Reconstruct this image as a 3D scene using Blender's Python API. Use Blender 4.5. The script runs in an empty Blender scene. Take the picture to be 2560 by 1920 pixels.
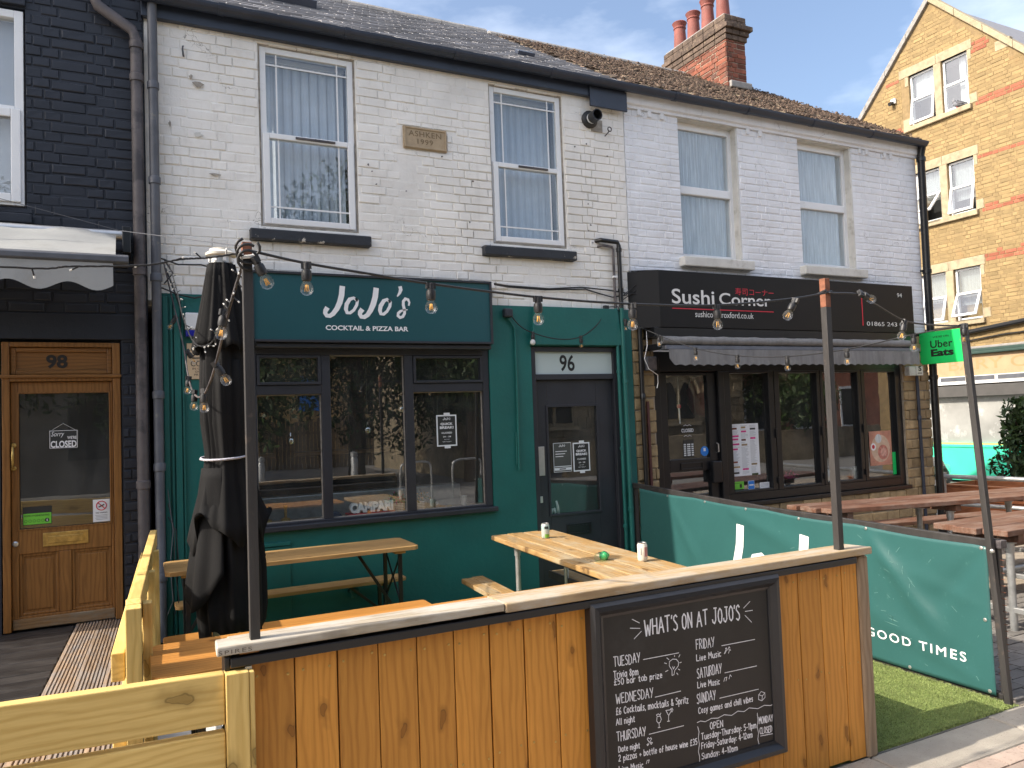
import bpy, math, random, mathutils
from mathutils import Vector, Matrix
random.seed(7)
R = random.Random(11)
S = bpy.context.scene
COL = S.collection
# ------------------------------------------------------------------ camera
YAW, PIT, ROL, CAMY, CAMZ = 0.461476, 0.043524, -0.036363, -6.3, 1.6883
_f = Vector((math.sin(YAW) * math.cos(PIT), math.cos(YAW) * math.cos(PIT), math.sin(PIT)))
_r0 = Vector((math.cos(YAW), -math.sin(YAW), 0)); _u0 = _r0.cross(_f)
_r = math.cos(ROL) * _r0 + math.sin(ROL) * _u0
_u = -math.sin(ROL) * _r0 + math.cos(ROL) * _u0
cam = bpy.data.cameras.new('camera'); cam.sensor_width = 36; cam.lens = 1923.24 / 2560 * 36
cam.clip_start = 0.05; cam.clip_end = 800
cam_o = bpy.data.objects.new('camera', cam); COL.objects.link(cam_o)
CAMP = Vector((0, CAMY, CAMZ))
cam_o.matrix_world = Matrix(((_r.x, _u.x, -_f.x, 0), (_r.y, _u.y, -_f.y, CAMY), (_r.z, _u.z, -_f.z, CAMZ), (0, 0, 0, 1)))
S.camera = cam_o
def pix(p):
    d = Vector(p) - CAMP; w = d.dot(_f)
    if w < 0.1: return (-9999, -9999, 0.1)
    return (512 + 769.3 * d.dot(_r) / w, 384 - 769.3 * d.dot(_u) / w, w)
# ------------------------------------------------------------------ light
SUN_EL, SUN_OFF = math.radians(39), math.radians(5)
SUN = Vector((-math.cos(SUN_OFF) * math.cos(SUN_EL), math.sin(SUN_OFF) * math.cos(SUN_EL), math.sin(SUN_EL)))
wd = bpy.data.worlds.new('World'); S.world = wd; wd.use_nodes = True
nt = wd.node_tree; nt.nodes.clear()
sky = nt.nodes.new('ShaderNodeTexSky'); sky.sky_type = 'NISHITA'; sky.sun_disc = False
sky.sun_elevation = SUN_EL; sky.sun_rotation = math.atan2(SUN.x, SUN.y) % (2 * math.pi)
sky.air_density = 1.0; sky.dust_density = 4.5; sky.ozone_density = 1.2
tc = nt.nodes.new('ShaderNodeTexCoord')
mp = nt.nodes.new('ShaderNodeMapping'); mp.inputs['Scale'].default_value = (1.0, 1.0, 2.6)
nz = nt.nodes.new('ShaderNodeTexNoise'); nz.inputs['Scale'].default_value = 2.3; nz.inputs['Detail'].default_value = 7; nz.inputs['Roughness'].default_value = 0.55
cr = nt.nodes.new('ShaderNodeValToRGB'); cr.color_ramp.elements[0].position = 0.40; cr.color_ramp.elements[1].position = 0.95
cr.color_ramp.elements[1].color = (0.85, 0.85, 0.85, 1)
mx = nt.nodes.new('ShaderNodeMixRGB'); mx.inputs['Color2'].default_value = (8.2, 8.5, 9.0, 1)
bg = nt.nodes.new('ShaderNodeBackground'); bg.inputs['Strength'].default_value = 0.108
wo = nt.nodes.new('ShaderNodeOutputWorld')
L = nt.links.new
L(tc.outputs['Generated'], mp.inputs['Vector']); L(mp.outputs['Vector'], nz.inputs['Vector']); L(nz.outputs['Fac'], cr.inputs['Fac'])
L(cr.outputs['Color'], mx.inputs['Fac']); L(sky.outputs['Color'], mx.inputs['Color1']); L(mx.outputs['Color'], bg.inputs['Color']); L(bg.outputs['Background'], wo.inputs['Surface'])
sd = bpy.data.lights.new('sun', 'SUN'); sd.energy = 2.5; sd.angle = math.radians(0.5); sd.color = (1.0, 0.91, 0.78)
so = bpy.data.objects.new('sun', sd); COL.objects.link(so); so.rotation_euler = (-SUN).to_track_quat('-Z', 'Y').to_euler(); so.location = SUN * 40
S.view_settings.view_transform = 'Standard'; S.view_settings.look = 'None'; S.view_settings.gamma = 1; S.view_settings.use_curve_mapping = False
S.view_settings.exposure = 1.45
S.cycles.max_bounces = 8; S.cycles.transparent_max_bounces = 16; S.cycles.caustics_reflective = False; S.cycles.caustics_refractive = False
# ------------------------------------------------------------------ mesh helpers
class MB:
    def __init__(s): s.v = []; s.f = []
    def add(s, vs, fs, M=None):
        n = len(s.v)
        s.v += [tuple(M @ Vector(p)) for p in vs] if M is not None else [tuple(p) for p in vs]
        s.f += [tuple(i + n for i in q) for q in fs]; return s
    def box(s, x0, x1, y0, y1, z0, z1, M=None):
        return s.add([(x0,y0,z0),(x1,y0,z0),(x1,y1,z0),(x0,y1,z0),(x0,y0,z1),(x1,y0,z1),(x1,y1,z1),(x0,y1,z1)],
                     [(0,3,2,1),(4,5,6,7),(0,1,5,4),(1,2,6,5),(2,3,7,6),(3,0,4,7)], M)
    def prism(s, pts, d0, d1, axis='y', M=None):   # polygon extruded along an axis
        n = len(pts); P = []
        for d in (d0, d1):
            for a, b in pts:
                P.append((a, d, b) if axis == 'y' else (d, a, b) if axis == 'x' else (a, b, d))
        return s.add(P, [tuple(range(n)), tuple(range(2*n-1, n-1, -1))] + [(i, i+n, (i+1) % n + n, (i+1) % n) for i in range(n)], M)
    def tube(s, pts, r, n=8, cap=True, M=None):
        pts = [Vector(p) for p in pts]; rings = []; up = None
        rr = r if isinstance(r, (list, tuple)) else [r]*len(pts)
        for i, p in enumerate(pts):
            t = (pts[min(i+1, len(pts)-1)] - pts[max(i-1, 0)])
            t = t.normalized() if t.length > 1e-9 else Vector((0,0,1))
            if up is None:
                up = Vector((0,0,1)) if abs(t.z) < .9 else Vector((1,0,0))
            a = (up - t*up.dot(t)); a = a.normalized() if a.length > 1e-6 else t.orthogonal().normalized(); up = a; b = t.cross(a)
            rings.append([p + (a*math.cos(2*math.pi*k/n) + b*math.sin(2*math.pi*k/n))*rr[i] for k in range(n)])
        vs = [v for q in rings for v in q]; fs = []
        for i in range(len(pts)-1):
            for k in range(n): fs.append((i*n+k, i*n+(k+1) % n, (i+1)*n+(k+1) % n, (i+1)*n+k))
        if cap: fs += [tuple(range(n-1, -1, -1)), tuple(range((len(pts)-1)*n, len(pts)*n))]
        return s.add(vs, fs, M)
    def lathe(s, prof, c=(0,0,0), n=16, M=None):   # (r, z) profile round z
        vs = []; fs = []; m = len(prof)
        for r, z in prof:
            for k in range(n):
                a = 2*math.pi*k/n; vs.append((c[0]+r*math.cos(a), c[1]+r*math.sin(a), c[2]+z))
        for i in range(m-1):
            for k in range(n): fs.append((i*n+k, i*n+(k+1) % n, (i+1)*n+(k+1) % n, (i+1)*n+k))
        fs += [tuple(range(n-1, -1, -1)), tuple(range((m-1)*n, m*n))]
        return s.add(vs, fs, M)
    def quad(s, a, b, c, d): return s.add([a, b, c, d], [(0,1,2,3)])
BASE = {}
def link(o): COL.objects.link(o); return o
def setp(o, parent):
    if parent is not None:
        o.parent = parent
        if parent.name in BASE: o.matrix_parent_inverse = Matrix.Translation(-BASE[parent.name])
def build(mb, name, mat, parent=None, bev=0, smooth=False, kind=None, label=None, seg=2):
    me = bpy.data.meshes.new(name); me.from_pydata(mb.v, [], mb.f); me.update()
    me.materials.append(mat)
    if smooth: me.shade_smooth()
    o = link(bpy.data.objects.new(name, me)); setp(o, parent)
    if bev:
        m = o.modifiers.new('edge', 'BEVEL'); m.width = bev; m.segments = seg; m.limit_method = 'ANGLE'; m.angle_limit = math.radians(40)
    if kind: o['kind'] = kind
    if label: o['label'] = label
    return o
def smooth_angle(o, deg=40):
    for p in o.data.polygons: p.use_smooth = True
    try: o.data.set_sharp_from_angle(angle=math.radians(deg))
    except Exception: pass
    return o
def thing(name, label, cat, loc=(0,0,0), group=None, world=True):
    o = link(bpy.data.objects.new(name, None)); o.location = loc; o.empty_display_size = 0.1
    o['label'] = label; o['category'] = cat
    if group: o['group'] = group
    if world: BASE[o.name] = Vector(loc)
    return o
def tag(o, label, cat, group=None, kind=None):
    o['label'] = label; o['category'] = cat
    if group: o['group'] = group
    if kind: o['kind'] = kind
    return o
def dup(o, loc=None, rotz=None, label=None, parent=None):
    c = link(o.copy())
    if parent is not None: c.parent = parent
    if loc is not None: c.location = loc
    if rotz is not None: c.rotation_euler = (0, 0, rotz)
    if label: c['label'] = label
    for ch in list(o.children): dup(ch, parent=c)
    return c
def bx(name, mat, parent, x0, x1, y0, y1, z0, z1, bev=0.003, **k):
    return build(MB().box(min(x0,x1), max(x0,x1), min(y0,y1), max(y0,y1), min(z0,z1), max(z0,z1)), name, mat, parent, bev, **k)
def obox(a, b, w, h, up=(0,0,1)):
    """a bar of w (side) by h (up) from a to b"""
    a, b = Vector(a), Vector(b); t = (b-a).normalized(); u = Vector(up); u = (u - t*u.dot(t)).normalized(); s = t.cross(u)
    vs = [p + s*(i*w/2) + u*(j*h/2) for p in (a, b) for i, j in ((-1,-1),(1,-1),(1,1),(-1,1))]
    return vs, [(0,1,2,3),(7,6,5,4),(0,4,5,1),(1,5,6,2),(2,6,7,3),(3,7,4,0)]
def ribbon(mb, pts, O, U, V, N, width=None, lift=0.0):
    """flat stroke; pts (u, v[, w]) in a plane; sharp corners start a new piece just above the last"""
    P = [Vector((p[0], p[1])) for p in pts]; W = [(p[2] if len(p) > 2 else width)/2 for p in pts]; n = len(P)
    if n < 2: return
    for k in range(1, n-1):
        a, b = P[k]-P[k-1], P[k+1]-P[k]
        if a.length > 1e-9 and b.length > 1e-9 and a.normalized().dot(b.normalized()) < .35:
            ribbon(mb, pts[:k+1], O, U, V, N, width, lift); ribbon(mb, pts[k:], O, U, V, N, width, lift + .00003); return
    l = []; r = []
    for i in range(n):
        t = P[min(i+1, n-1)] - P[max(i-1, 0)]
        if t.length < 1e-9: t = Vector((1, 0))
        t.normalize(); q = Vector((-t.y, t.x)); c = P[i]
        if i == 0: c = c - t*W[i]*.45
        if i == n-1: c = c + t*W[i]*.45
        l.append(c + q*W[i]); r.append(c - q*W[i])
    vs = [O + U*p.x + V*p.y + N*lift for p in l + r]
    mb.add(vs, [(i, i+1, n+i+1, n+i) for i in range(n-1)])
def embolden(me, d):
    """push the outline of flat lettering outwards by d"""
    use = {}
    for p in me.polygons:
        vs = list(p.vertices)
        for a, b in zip(vs, vs[1:] + vs[:1]): use.setdefault((min(a, b), max(a, b)), []).append((a, b, p.center.copy()))
    acc = {}
    for k, l in use.items():
        if len(l) != 1: continue
        a, b, c = l[0]; A, B = me.vertices[a].co, me.vertices[b].co; t = B - A
        if t.length < 1e-7: continue
        n = Vector((t.y, -t.x, 0)).normalized()
        if n.dot(c - A) > 0: n = -n
        acc.setdefault(a, []).append(n); acc.setdefault(b, []).append(n)
    for i, ns in acc.items():
        m = sum(ns, Vector((0, 0, 0)))
        if m.length < 1e-4: continue
        m.normalize(); me.vertices[i].co += m * (d / max(.55, m.dot(ns[0])))
def text(body, O, U, V, w, h, mat, parent=None, name='lettering', bold=0.0, shear=0.0, sp=1.0, fitw=True, center=False, depth=0.0015):
    cu = bpy.data.curves.new('t', 'FONT'); cu.body = body; cu.size = 1; cu.shear = shear; cu.space_character = sp; cu.space_line = 1.1
    if center: cu.align_x = 'CENTER'
    cu.resolution_u = 4
    ob = bpy.data.objects.new('t', cu); me = bpy.data.meshes.new_from_object(ob)
    if bold: embolden(me, bold)
    xs = [v.co.x for v in me.vertices]; ys = [v.co.y for v in me.vertices]
    if not xs: return None
    x0, y0 = min(xs), min(ys); sx = w/(max(xs)-x0); sy = h/(max(ys)-y0) if h else sx
    U, V, O = Vector(U), Vector(V), Vector(O); N = U.cross(V)
    for v in me.vertices: v.co = O + U*((v.co.x-x0)*sx) + V*((v.co.y-y0)*sy) + N*depth
    me.materials.clear(); me.materials.append(mat); me.name = name
    o = link(bpy.data.objects.new(name, me)); setp(o, parent)
    bpy.data.objects.remove(ob); bpy.data.curves.remove(cu)
    return o
X, Y, Z = Vector((1,0,0)), Vector((0,1,0)), Vector((0,0,1))
# ------------------------------------------------------------------ material helpers
class NT:
    def __init__(s, name):
        s.m = bpy.data.materials.new(name); s.m.use_nodes = True; s.t = s.m.node_tree; s.t.nodes.clear()
        s.out = s.n('OutputMaterial')
    def n(s, typ, **k):
        o = s.t.nodes.new('ShaderNode' + typ)
        for a, v in k.items():
            if a.startswith('i_'): o.inputs[a[2:].replace('_', ' ')].default_value = v
            else: setattr(o, a, v)
        return o
    def l(s, a, b): s.t.links.new(a, b)
    def pos(s, scale=(1,1,1), rnd=False, vec=None):
        mp = s.n('Mapping'); mp.inputs['Scale'].default_value = scale
        if vec is None:
            g = s.n('NewGeometry'); vec = g.outputs['Position']
        if rnd:
            oi = s.n('ObjectInfo'); w = s.n('TexWhiteNoise', noise_dimensions='1D'); s.l(oi.outputs['Random'], w.inputs['W'])
            sc = s.n('VectorMath', operation='SCALE'); sc.inputs['Scale'].default_value = 7.0; s.l(w.outputs['Color'], sc.inputs[0])
            ad = s.n('VectorMath', operation='ADD'); s.l(vec, ad.inputs[0]); s.l(sc.outputs[0], ad.inputs[1]); vec = ad.outputs[0]
        s.l(vec, mp.inputs['Vector']); return mp.outputs['Vector']
    def noise(s, vec, scale, detail=4, rough=.55, dist=0):
        n = s.n('TexNoise'); n.inputs['Scale'].default_value = scale; n.inputs['Detail'].default_value = detail; n.inputs['Roughness'].default_value = rough; n.inputs['Distortion'].default_value = dist
        s.l(vec, n.inputs['Vector']); return n.outputs['Fac']
    def ramp(s, fac, stops):
        r = s.n('ValToRGB'); e = r.color_ramp.elements
        while len(e) < len(stops): e.new(.5)
        for q, (p, c) in zip(e, stops): q.position = p; q.color = (*c, 1) if len(c) == 3 else c
        s.l(fac, r.inputs['Fac']); return r.outputs['Color']
    def mix(s, fac, a, b, mode='MIX'):
        m = s.n('MixRGB', blend_type=mode)
        for sock, v in ((m.inputs['Fac'], fac), (m.inputs['Color1'], a), (m.inputs['Color2'], b)):
            if hasattr(v, 'is_linked'): s.l(v, sock)
            elif isinstance(v, (int, float)): sock.default_value = v if sock.type == 'VALUE' else (v, v, v, 1)
            else: sock.default_value = (*v, 1)
        return m.outputs['Color']
    def math(s, op, a, b=0):
        m = s.n('Math', operation=op)
        for i, v in enumerate((a, b)):
            if hasattr(v, 'is_linked'): s.l(v, m.inputs[i])
            else: m.inputs[i].default_value = v
        return m.outputs[0]
    def rand(s):
        g = s.n('NewGeometry'); oi = s.n('ObjectInfo')
        return s.math('FRACT', s.math('ADD', g.outputs['Random Per Island'], oi.outputs['Random']))
    def bsdf(s, color, rough=.5, metal=0, bump=None, bstr=.3, bdist=.01, spec=.5, alpha=None, normal2=None, **k):
        b = s.n('BsdfPrincipled')
        for key, v in (('Base Color', color), ('Roughness', rough), ('Metallic', metal), ('Specular IOR Level', spec)):
            if hasattr(v, 'is_linked'): s.l(v, b.inputs[key])
            elif key == 'Base Color': b.inputs[key].default_value = (*v, 1)
            else: b.inputs[key].default_value = v
        for key, v in k.items(): b.inputs[key.replace('_', ' ')].default_value = v
        if bump is not None:
            bp = s.n('Bump'); bp.inputs['Strength'].default_value = bstr; bp.inputs['Distance'].default_value = bdist
            s.l(bump, bp.inputs['Height']); s.l(bp.outputs['Normal'], b.inputs['Normal'])
        s.l(b.outputs['BSDF'], s.out.inputs['Surface']); return s.m
def sc(c, k): return tuple(min(1, x*k) for x in c)
def plain(name, c, rough=.5, var=.12, scale=6, metal=0, bump=0, bscale=60, spec=.5, rnd=0, stretch=(1,1,1), dirt=None, **k):
    t = NT(name); v = t.pos(stretch); f = t.noise(v, scale, 5)
    col = t.ramp(f, [(.3, sc(c, 1-var)), (.7, sc(c, 1+var))])
    if rnd:
        r = t.rand(); col = t.mix(1.0, col, t.ramp(r, [(0, (1-rnd,)*3), (1, (1+rnd*.0,)*3)]), 'MULTIPLY')
    if dirt:
        dcol, dsc, lo, hi = dirt; col = t.mix(t.ramp(t.noise(t.pos(), dsc, 8, .65), [(lo, (0,0,0)), (hi, (1,1,1))]), col, dcol)
    bm = t.noise(t.pos(stretch), bscale, 4, .6) if bump else None
    return t.bsdf(col, rough, metal, bm, bump, .01, spec, **k)
def wood(name, light, dark, axis='x', rough=.6, rnd=.18, knots=.0, grain=1.0, bstr=.25, grey=None, fine=1.0, flat=None):
    """long soft figure + fine fibre + sparse knots, every board shifted by its own random offset"""
    t = NT(name); i = 'xyz'.index(axis); flat = flat or ('z' if axis == 'y' else 'y'); fi = 'xyz'.index(flat); oi_ = 3 - i - fi
    def st(a, b): q = [b, b, b]; q[i] = a; return tuple(q)
    v0 = t.pos((1,1,1), rnd=True)
    wv = t.n('TexWave', wave_type='BANDS', bands_direction='XYZ'[oi_])
    wv.inputs['Scale'].default_value = 11*grain; wv.inputs['Distortion'].default_value = 11; wv.inputs['Detail'].default_value = 2; wv.inputs['Detail Scale'].default_value = .9
    wv.inputs['Detail Roughness'].default_value = .6
    mp = t.n('Mapping'); mp.inputs['Scale'].default_value = st(.18, 1.0); t.l(v0, mp.inputs['Vector']); t.l(mp.outputs['Vector'], wv.inputs['Vector'])
    fib = t.noise(t.pos(st(1.2, 1), vec=t.pos(st(.05, 1.0), vec=v0)), 130*fine, 3, .6)
    broad = t.noise(t.pos(st(.25, 1), vec=v0), 5, 3)
    wl = t.math('SUBTRACT', 1.0, t.math('POWER', t.math('SUBTRACT', 1.0, wv.outputs['Fac']), 2.2))
    f = t.math('ADD', t.math('MULTIPLY', wl, .36), t.math('MULTIPLY', fib, .64))
    col = t.ramp(f, [(.2, dark), (.5, tuple((a+b)/2 for a, b in zip(light, dark))), (.75, light)])
    col = t.mix(.38, col, t.ramp(broad, [(.3, sc(light, .72)), (.7, sc(light, 1.12))]), 'MIX')
    r = t.rand(); col = t.mix(1.0, col, t.ramp(r, [(0, (1-rnd,)*3), (1, (1, 1, 1))]), 'MULTIPLY')
    if grey:
        col = t.mix(t.ramp(t.noise(t.pos(st(.3, 1), vec=v0), 9, 6, .7), [(.45, (0,0,0)), (.62, (1,1,1))]), col, grey)
    if knots:
        vo = t.n('TexVoronoi', feature='F1'); vo.inputs['Scale'].default_value = 3.6
        sp = t.n('SeparateXYZ'); t.l(v0, sp.inputs[0]); cb = t.n('CombineXYZ'); vo.voronoi_dimensions = '2D'
        t.l(t.math('MULTIPLY', sp.outputs[i], .55), cb.inputs[0]); t.l(t.math('MULTIPLY', sp.outputs[oi_], 1.35), cb.inputs[1]); m2 = cb
        dn = t.n('TexNoise'); dn.inputs['Scale'].default_value = 14; t.l(v0, dn.inputs['Vector'])
        ad = t.n('VectorMath', operation='MULTIPLY_ADD'); t.l(dn.outputs['Color'], ad.inputs[0]); ad.inputs[1].default_value = (.07,)*3; t.l(m2.outputs[0], ad.inputs[2])
        t.l(ad.outputs[0], vo.inputs['Vector'])
        kd = vo.outputs['Distance']
        col = t.mix(t.ramp(kd, [(.050*knots, (.8,.8,.8)), (.075*knots, (.5,.5,.5)), (.20*knots, (0,0,0))]), col, sc(dark, .5))
        col = t.mix(t.ramp(kd, [(.055*knots, (.0,.0,.0)), (.068*knots, (.7,.7,.7)), (.085*knots, (0,0,0))]), col, sc(dark, .25))
    return t.bsdf(col, rough, 0, f, bstr, .004, .35)
def glass(name, tint=(1,1,1), ior=1.75, rough=0.0, extra=0.0, dust=0.0):
    t = NT(name); tr = t.n('BsdfTransparent'); tr.inputs['Color'].default_value = (*tint, 1)
    gl = t.n('BsdfGlossy'); gl.inputs['Roughness'].default_value = rough; gl.inputs['Color'].default_value = (.95,.97,1,1)
    fr = t.n('Fresnel'); fr.inputs['IOR'].default_value = ior
    bp = t.n('Bump'); bp.inputs['Strength'].default_value = .03; bp.inputs['Distance'].default_value = .01; t.l(t.noise(t.pos(), 3.0, 2), bp.inputs['Height']); t.l(bp.outputs['Normal'], gl.inputs['Normal'])
    gb_ = t.n('NewGeometry'); f = t.math('MULTIPLY', t.math('ADD', fr.outputs['Fac'], extra), t.math('SUBTRACT', 1.0, gb_.outputs['Backfacing']))
    mx = t.n('MixShader'); t.l(f, mx.inputs['Fac']); t.l(tr.outputs[0], mx.inputs[1]); t.l(gl.outputs[0], mx.inputs[2])
    if dust:
        df = t.n('BsdfDiffuse'); df.inputs['Color'].default_value = (.5,.5,.48,1); m2 = t.n('MixShader')
        t.l(t.ramp(t.noise(t.pos((1,1,.4)), 7, 7, .65), [(.4, (dust*.25,)*3), (.8, (dust,)*3)]), m2.inputs['Fac'])
        t.l(mx.outputs[0], m2.inputs[1]); t.l(df.outputs[0], m2.inputs[2]); mx = m2
    t.l(mx.outputs[0], t.out.inputs['Surface']); return t.m
def paint_brick(name, c, stain, rough=.6, lines=None, bstr=.5):
    """thick old masonry paint: blotches, hairline cracks, flaked spots"""
    t = NT(name); p = t.pos()
    col = t.ramp(t.noise(p, 1.7, 7, .6), [(.3, sc(c, .86)), (.55, c), (.8, sc(c, 1.06))])
    col = t.mix(t.ramp(t.noise(p, 5.5, 8, .7), [(.52, (0,0,0)), (.78, (.55,.55,.55))]), col, stain)
    st = t.noise(t.pos((6, 6, .5)), 3, 6, .7)
    col = t.mix(t.ramp(st, [(.55, (0,0,0)), (.8, (.35,.35,.35))]), col, sc(stain, .7))
    r = t.rand(); col = t.mix(1.0, col, t.ramp(r, [(0, (.95,.95,.95)), (1, (1.0,1.0,1.0))]), 'MULTIPLY')
    if lines:
        n = t.noise(p, 2.6, 3, .5); vo = t.n('TexVoronoi', feature='DISTANCE_TO_EDGE'); vo.inputs['Scale'].default_value = 4.2
        dv = t.n('VectorMath', operation='MULTIPLY_ADD'); nn = t.n('TexNoise'); nn.inputs['Scale'].default_value = 6; nn.inputs['Detail'].default_value = 5; t.l(p, nn.inputs['Vector'])
        t.l(nn.outputs['Color'], dv.inputs[0]); dv.inputs[1].default_value = (.35,)*3; t.l(p, dv.inputs[2]); t.l(dv.outputs[0], vo.inputs['Vector'])
        cr_ = t.ramp(vo.outputs['Distance'], [(.0, (1,1,1)), (.012, (0,0,0))])
        k = t.mix(1.0, cr_, t.ramp(n, [(.56, (0,0,0)), (.66, (.8,.8,.8))]), 'MULTIPLY')
        col = t.mix(k, col, lines)
    h = t.math('ADD', t.math('MULTIPLY', t.noise(p, 22, 6, .65), .8), t.math('MULTIPLY', t.noise(p, 120, 3), .25))
    return t.bsdf(col, rough, 0, h, bstr, .006, .35)
def emit(name, c, k):
    t = NT(name); e = t.n('Emission'); e.inputs['Color'].default_value = (*c, 1); e.inputs['Strength'].default_value = k
    t.l(e.outputs[0], t.out.inputs['Surface']); return t.m
# ------------------------------------------------------------------ materials
m_white = paint_brick('white_masonry_paint', (.86,.84,.80), (.66,.62,.56), lines=(.16,.14,.12), bstr=.55)
m_cool = paint_brick('cool_white_masonry_paint', (.82,.835,.87), (.70,.70,.71), lines=(.2,.19,.19), bstr=.4)
m_black = paint_brick('black_masonry_paint', (.024,.028,.039), (.034,.039,.052), rough=.42, bstr=.6)
m_green = plain('green_wall_paint', (.0062,.115,.102), .5, .12, 2.5, bump=.25, bscale=25, dirt=((.03,.125,.112), 14, .62, .85))
m_teal = plain('teal_sign_paint', (.016,.080,.095), .32, .06, 2, dirt=((.05,.12,.12), 30, .7, .95))
m_char = plain('charcoal_paint', (.026,.028,.036), .4, .15, 4, bump=.1, bscale=40, dirt=((.09,.09,.10), 25, .68, .9))
m_navy = plain('navy_black_gutter_paint', (.026,.034,.055), .38, .2, 3, bump=.12, bscale=30, dirt=((.06,.065,.08), 9, .6, .85))
m_sill = plain('flaking_black_sill_paint', (.02,.022,.028), .5, .2, 5, bump=.4, bscale=30, dirt=((.5,.46,.4), 13, .61, .65))
m_upvc = plain('white_window_plastic', (.78,.79,.80), .3, .04, 3, dirt=((.55,.53,.48), 12, .6, .9))
m_oldframe = plain('old_white_frame_paint', (.62,.61,.57), .5, .1, 6, bump=.3, bscale=40, dirt=((.36,.34,.29), 10, .55, .8))
m_seal = plain('mortar_seal', (.33,.30,.26), .9, .3, 20, bump=.6, bscale=60)
m_glass = glass('shop_window_glass', (.95,.97,.96), 2.1, extra=.04, dust=.05)
m_wglass = glass('upper_window_glass', (.93,.96,.98), 1.8, extra=.04, dust=.05)
m_yglass = glass('sky_lit_window_glass', (.93,.96,.97), 1.9, extra=.09, dust=.05)
m_bulbglass = glass('bulb_glass', (.97,.97,.97), 1.5, extra=.03, dust=.10)
m_bottle = glass('bottle_plastic', (.85,.93,.87), 1.5, extra=.03, dust=.08)
m_green_plastic = plain('green_label_plastic', (.02,.35,.10), .3)
m_blind = plain('blind_fabric', (.50,.54,.585), .8, .06, 9)
m_net = plain('net_curtain', (.62,.64,.64), .9, .24, 8, stretch=(6,6,.4))  # vertical streaks put fold shading into the colour
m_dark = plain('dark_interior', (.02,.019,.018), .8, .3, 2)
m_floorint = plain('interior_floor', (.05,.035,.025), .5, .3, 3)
m_stone_tan = plain('tan_carved_stone', (.40,.31,.205), .8, .1, 20, bump=.35, bscale=160)
m_slate = plain('grey_slate', (.34,.335,.35), .6, .12, 7, bump=.2, bscale=45, rnd=.28, dirt=((.40,.39,.37), 20, .55, .85))
m_tile = plain('mossy_tile', (.17,.115,.09), .9, .35, 9, bump=.9, bscale=70, rnd=.5, dirt=((.20,.17,.11), 18, .45, .65))
m_moss = plain('dry_moss', (.155,.105,.075), 1, .45, 30, bump=1, bscale=200, rnd=.5, dirt=((.24,.145,.05), 5, .62, .78))
m_lead = plain('lead_and_cement', (.26,.25,.24), .8, .2, 12, bump=.5, bscale=60)
m_red = plain('red_brick', (.27,.088,.052), .85, .3, 14, bump=.5, bscale=110, rnd=.55, dirt=((.10,.065,.055), 7, .5, .72))
m_soot = plain('sooty_brick', (.12,.085,.065), .9, .35, 12, bump=.6, bscale=90, rnd=.4, dirt=((.26,.20,.13), 16, .55, .75))
m_mortar = plain('mortar', (.33,.28,.22), .95, .2, 20, bump=.5, bscale=120)
m_ymortar = plain('yellow_wall_mortar', (.24,.17,.085), .95, .2, 8, bump=.4, bscale=80)
m_yellow = plain('yellow_brick', (.31,.22,.10), .85, .12, 4, bump=.3, bscale=90, rnd=.26, dirt=((.28,.17,.075), 3.2, .56, .78))
m_band = plain('red_band_brick', (.36,.115,.065), .85, .15, 9, bump=.3, bscale=90, rnd=.35)
m_dress = plain('weathered_stone_dressing', (.36,.30,.20), .9, .15, 7, bump=.4, bscale=50, dirt=((.22,.18,.12), 6, .5, .75))
m_split = plain('split_face_stone', (.43,.31,.165), .9, .22, 9, bump=1.0, bscale=36, rnd=.38, dirt=((.23,.16,.085), 8, .5, .75))
m_pot = plain('terracotta_pot', (.21,.065,.052), .75, .2, 6, bump=.2, bscale=40, dirt=((.20,.11,.10), 5, .5, .8))
m_blackmet = plain('black_metal', (.0085,.009,.011), .32, .2, 8, dirt=((.03,.03,.034), 20, .68, .95))
m_black_pl = plain('black_plastic', (.017,.017,.019), .45, .2, 12, bump=.15, bscale=90)
m_pipe_grey = plain('worn_grey_pipe_paint', (.085,.09,.105), .5, .2, 7, bump=.15, bscale=30, dirt=((.18,.165,.15), 12, .62, .72))
m_pipe_brown = plain('worn_brown_grey_pipe_paint', (.095,.083,.085), .55, .22, 9, bump=.2, bscale=30, dirt=((.045,.04,.045), 7, .5, .6))
m_post = plain('weathered_black_post_paint', (.030,.028,.028), .5, .3, 9, bump=.3, bscale=50, stretch=(1,1,.2), dirt=((.10,.075,.06), 13, .6, .75))
m_rust = plain('rusty_bare_steel', (.20,.075,.040), .75, .35, 30, bump=.4, bscale=90)
m_galv = plain('galvanised_steel', (.42,.43,.43), .42, .2, 14, metal=.65, bump=.15, bscale=60)
m_steel = plain('brushed_steel', (.55,.55,.55), .35, .08, 20, metal=.8)
m_brass = plain('old_brass', (.48,.33,.11), .38, .25, 30, metal=.8, bump=.2, bscale=60)
m_fabric = plain('black_umbrella_cloth', (.010,.010,.0105), .85, spec=.15, var=.2, scale=5, bump=.25, bscale=220, dirt=((.020,.019,.018), 7, .6, .9))
m_awn = plain('grey_awning_cloth', (.19,.19,.192), .75, .16, 5, bump=.2, bscale=150, stretch=(4,4,.5), dirt=((.30,.30,.29), 8, .55, .85))
m_awn98 = plain('pale_awning_cloth', (.31,.315,.31), .75, .1, 3, bump=.2, bscale=120, dirt=((.25,.25,.235), 6, .5, .8))
m_vinyl = plain('green_vinyl_banner', (.028,.100,.098), .34, .07, 2, bump=.12, bscale=14, dirt=((.07,.18,.16), 26, .62, .9))
m_white_print = plain('white_print', (.82,.82,.84), .5, .02)
m_chalk = plain('chalk_pen', (.74,.75,.79), .8, .12, 60)
m_board = plain('chalkboard', (.012,.012,.0125), .5, .3, 4, bump=.05, dirt=((.035,.035,.036), 5, .55, .9))
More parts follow.
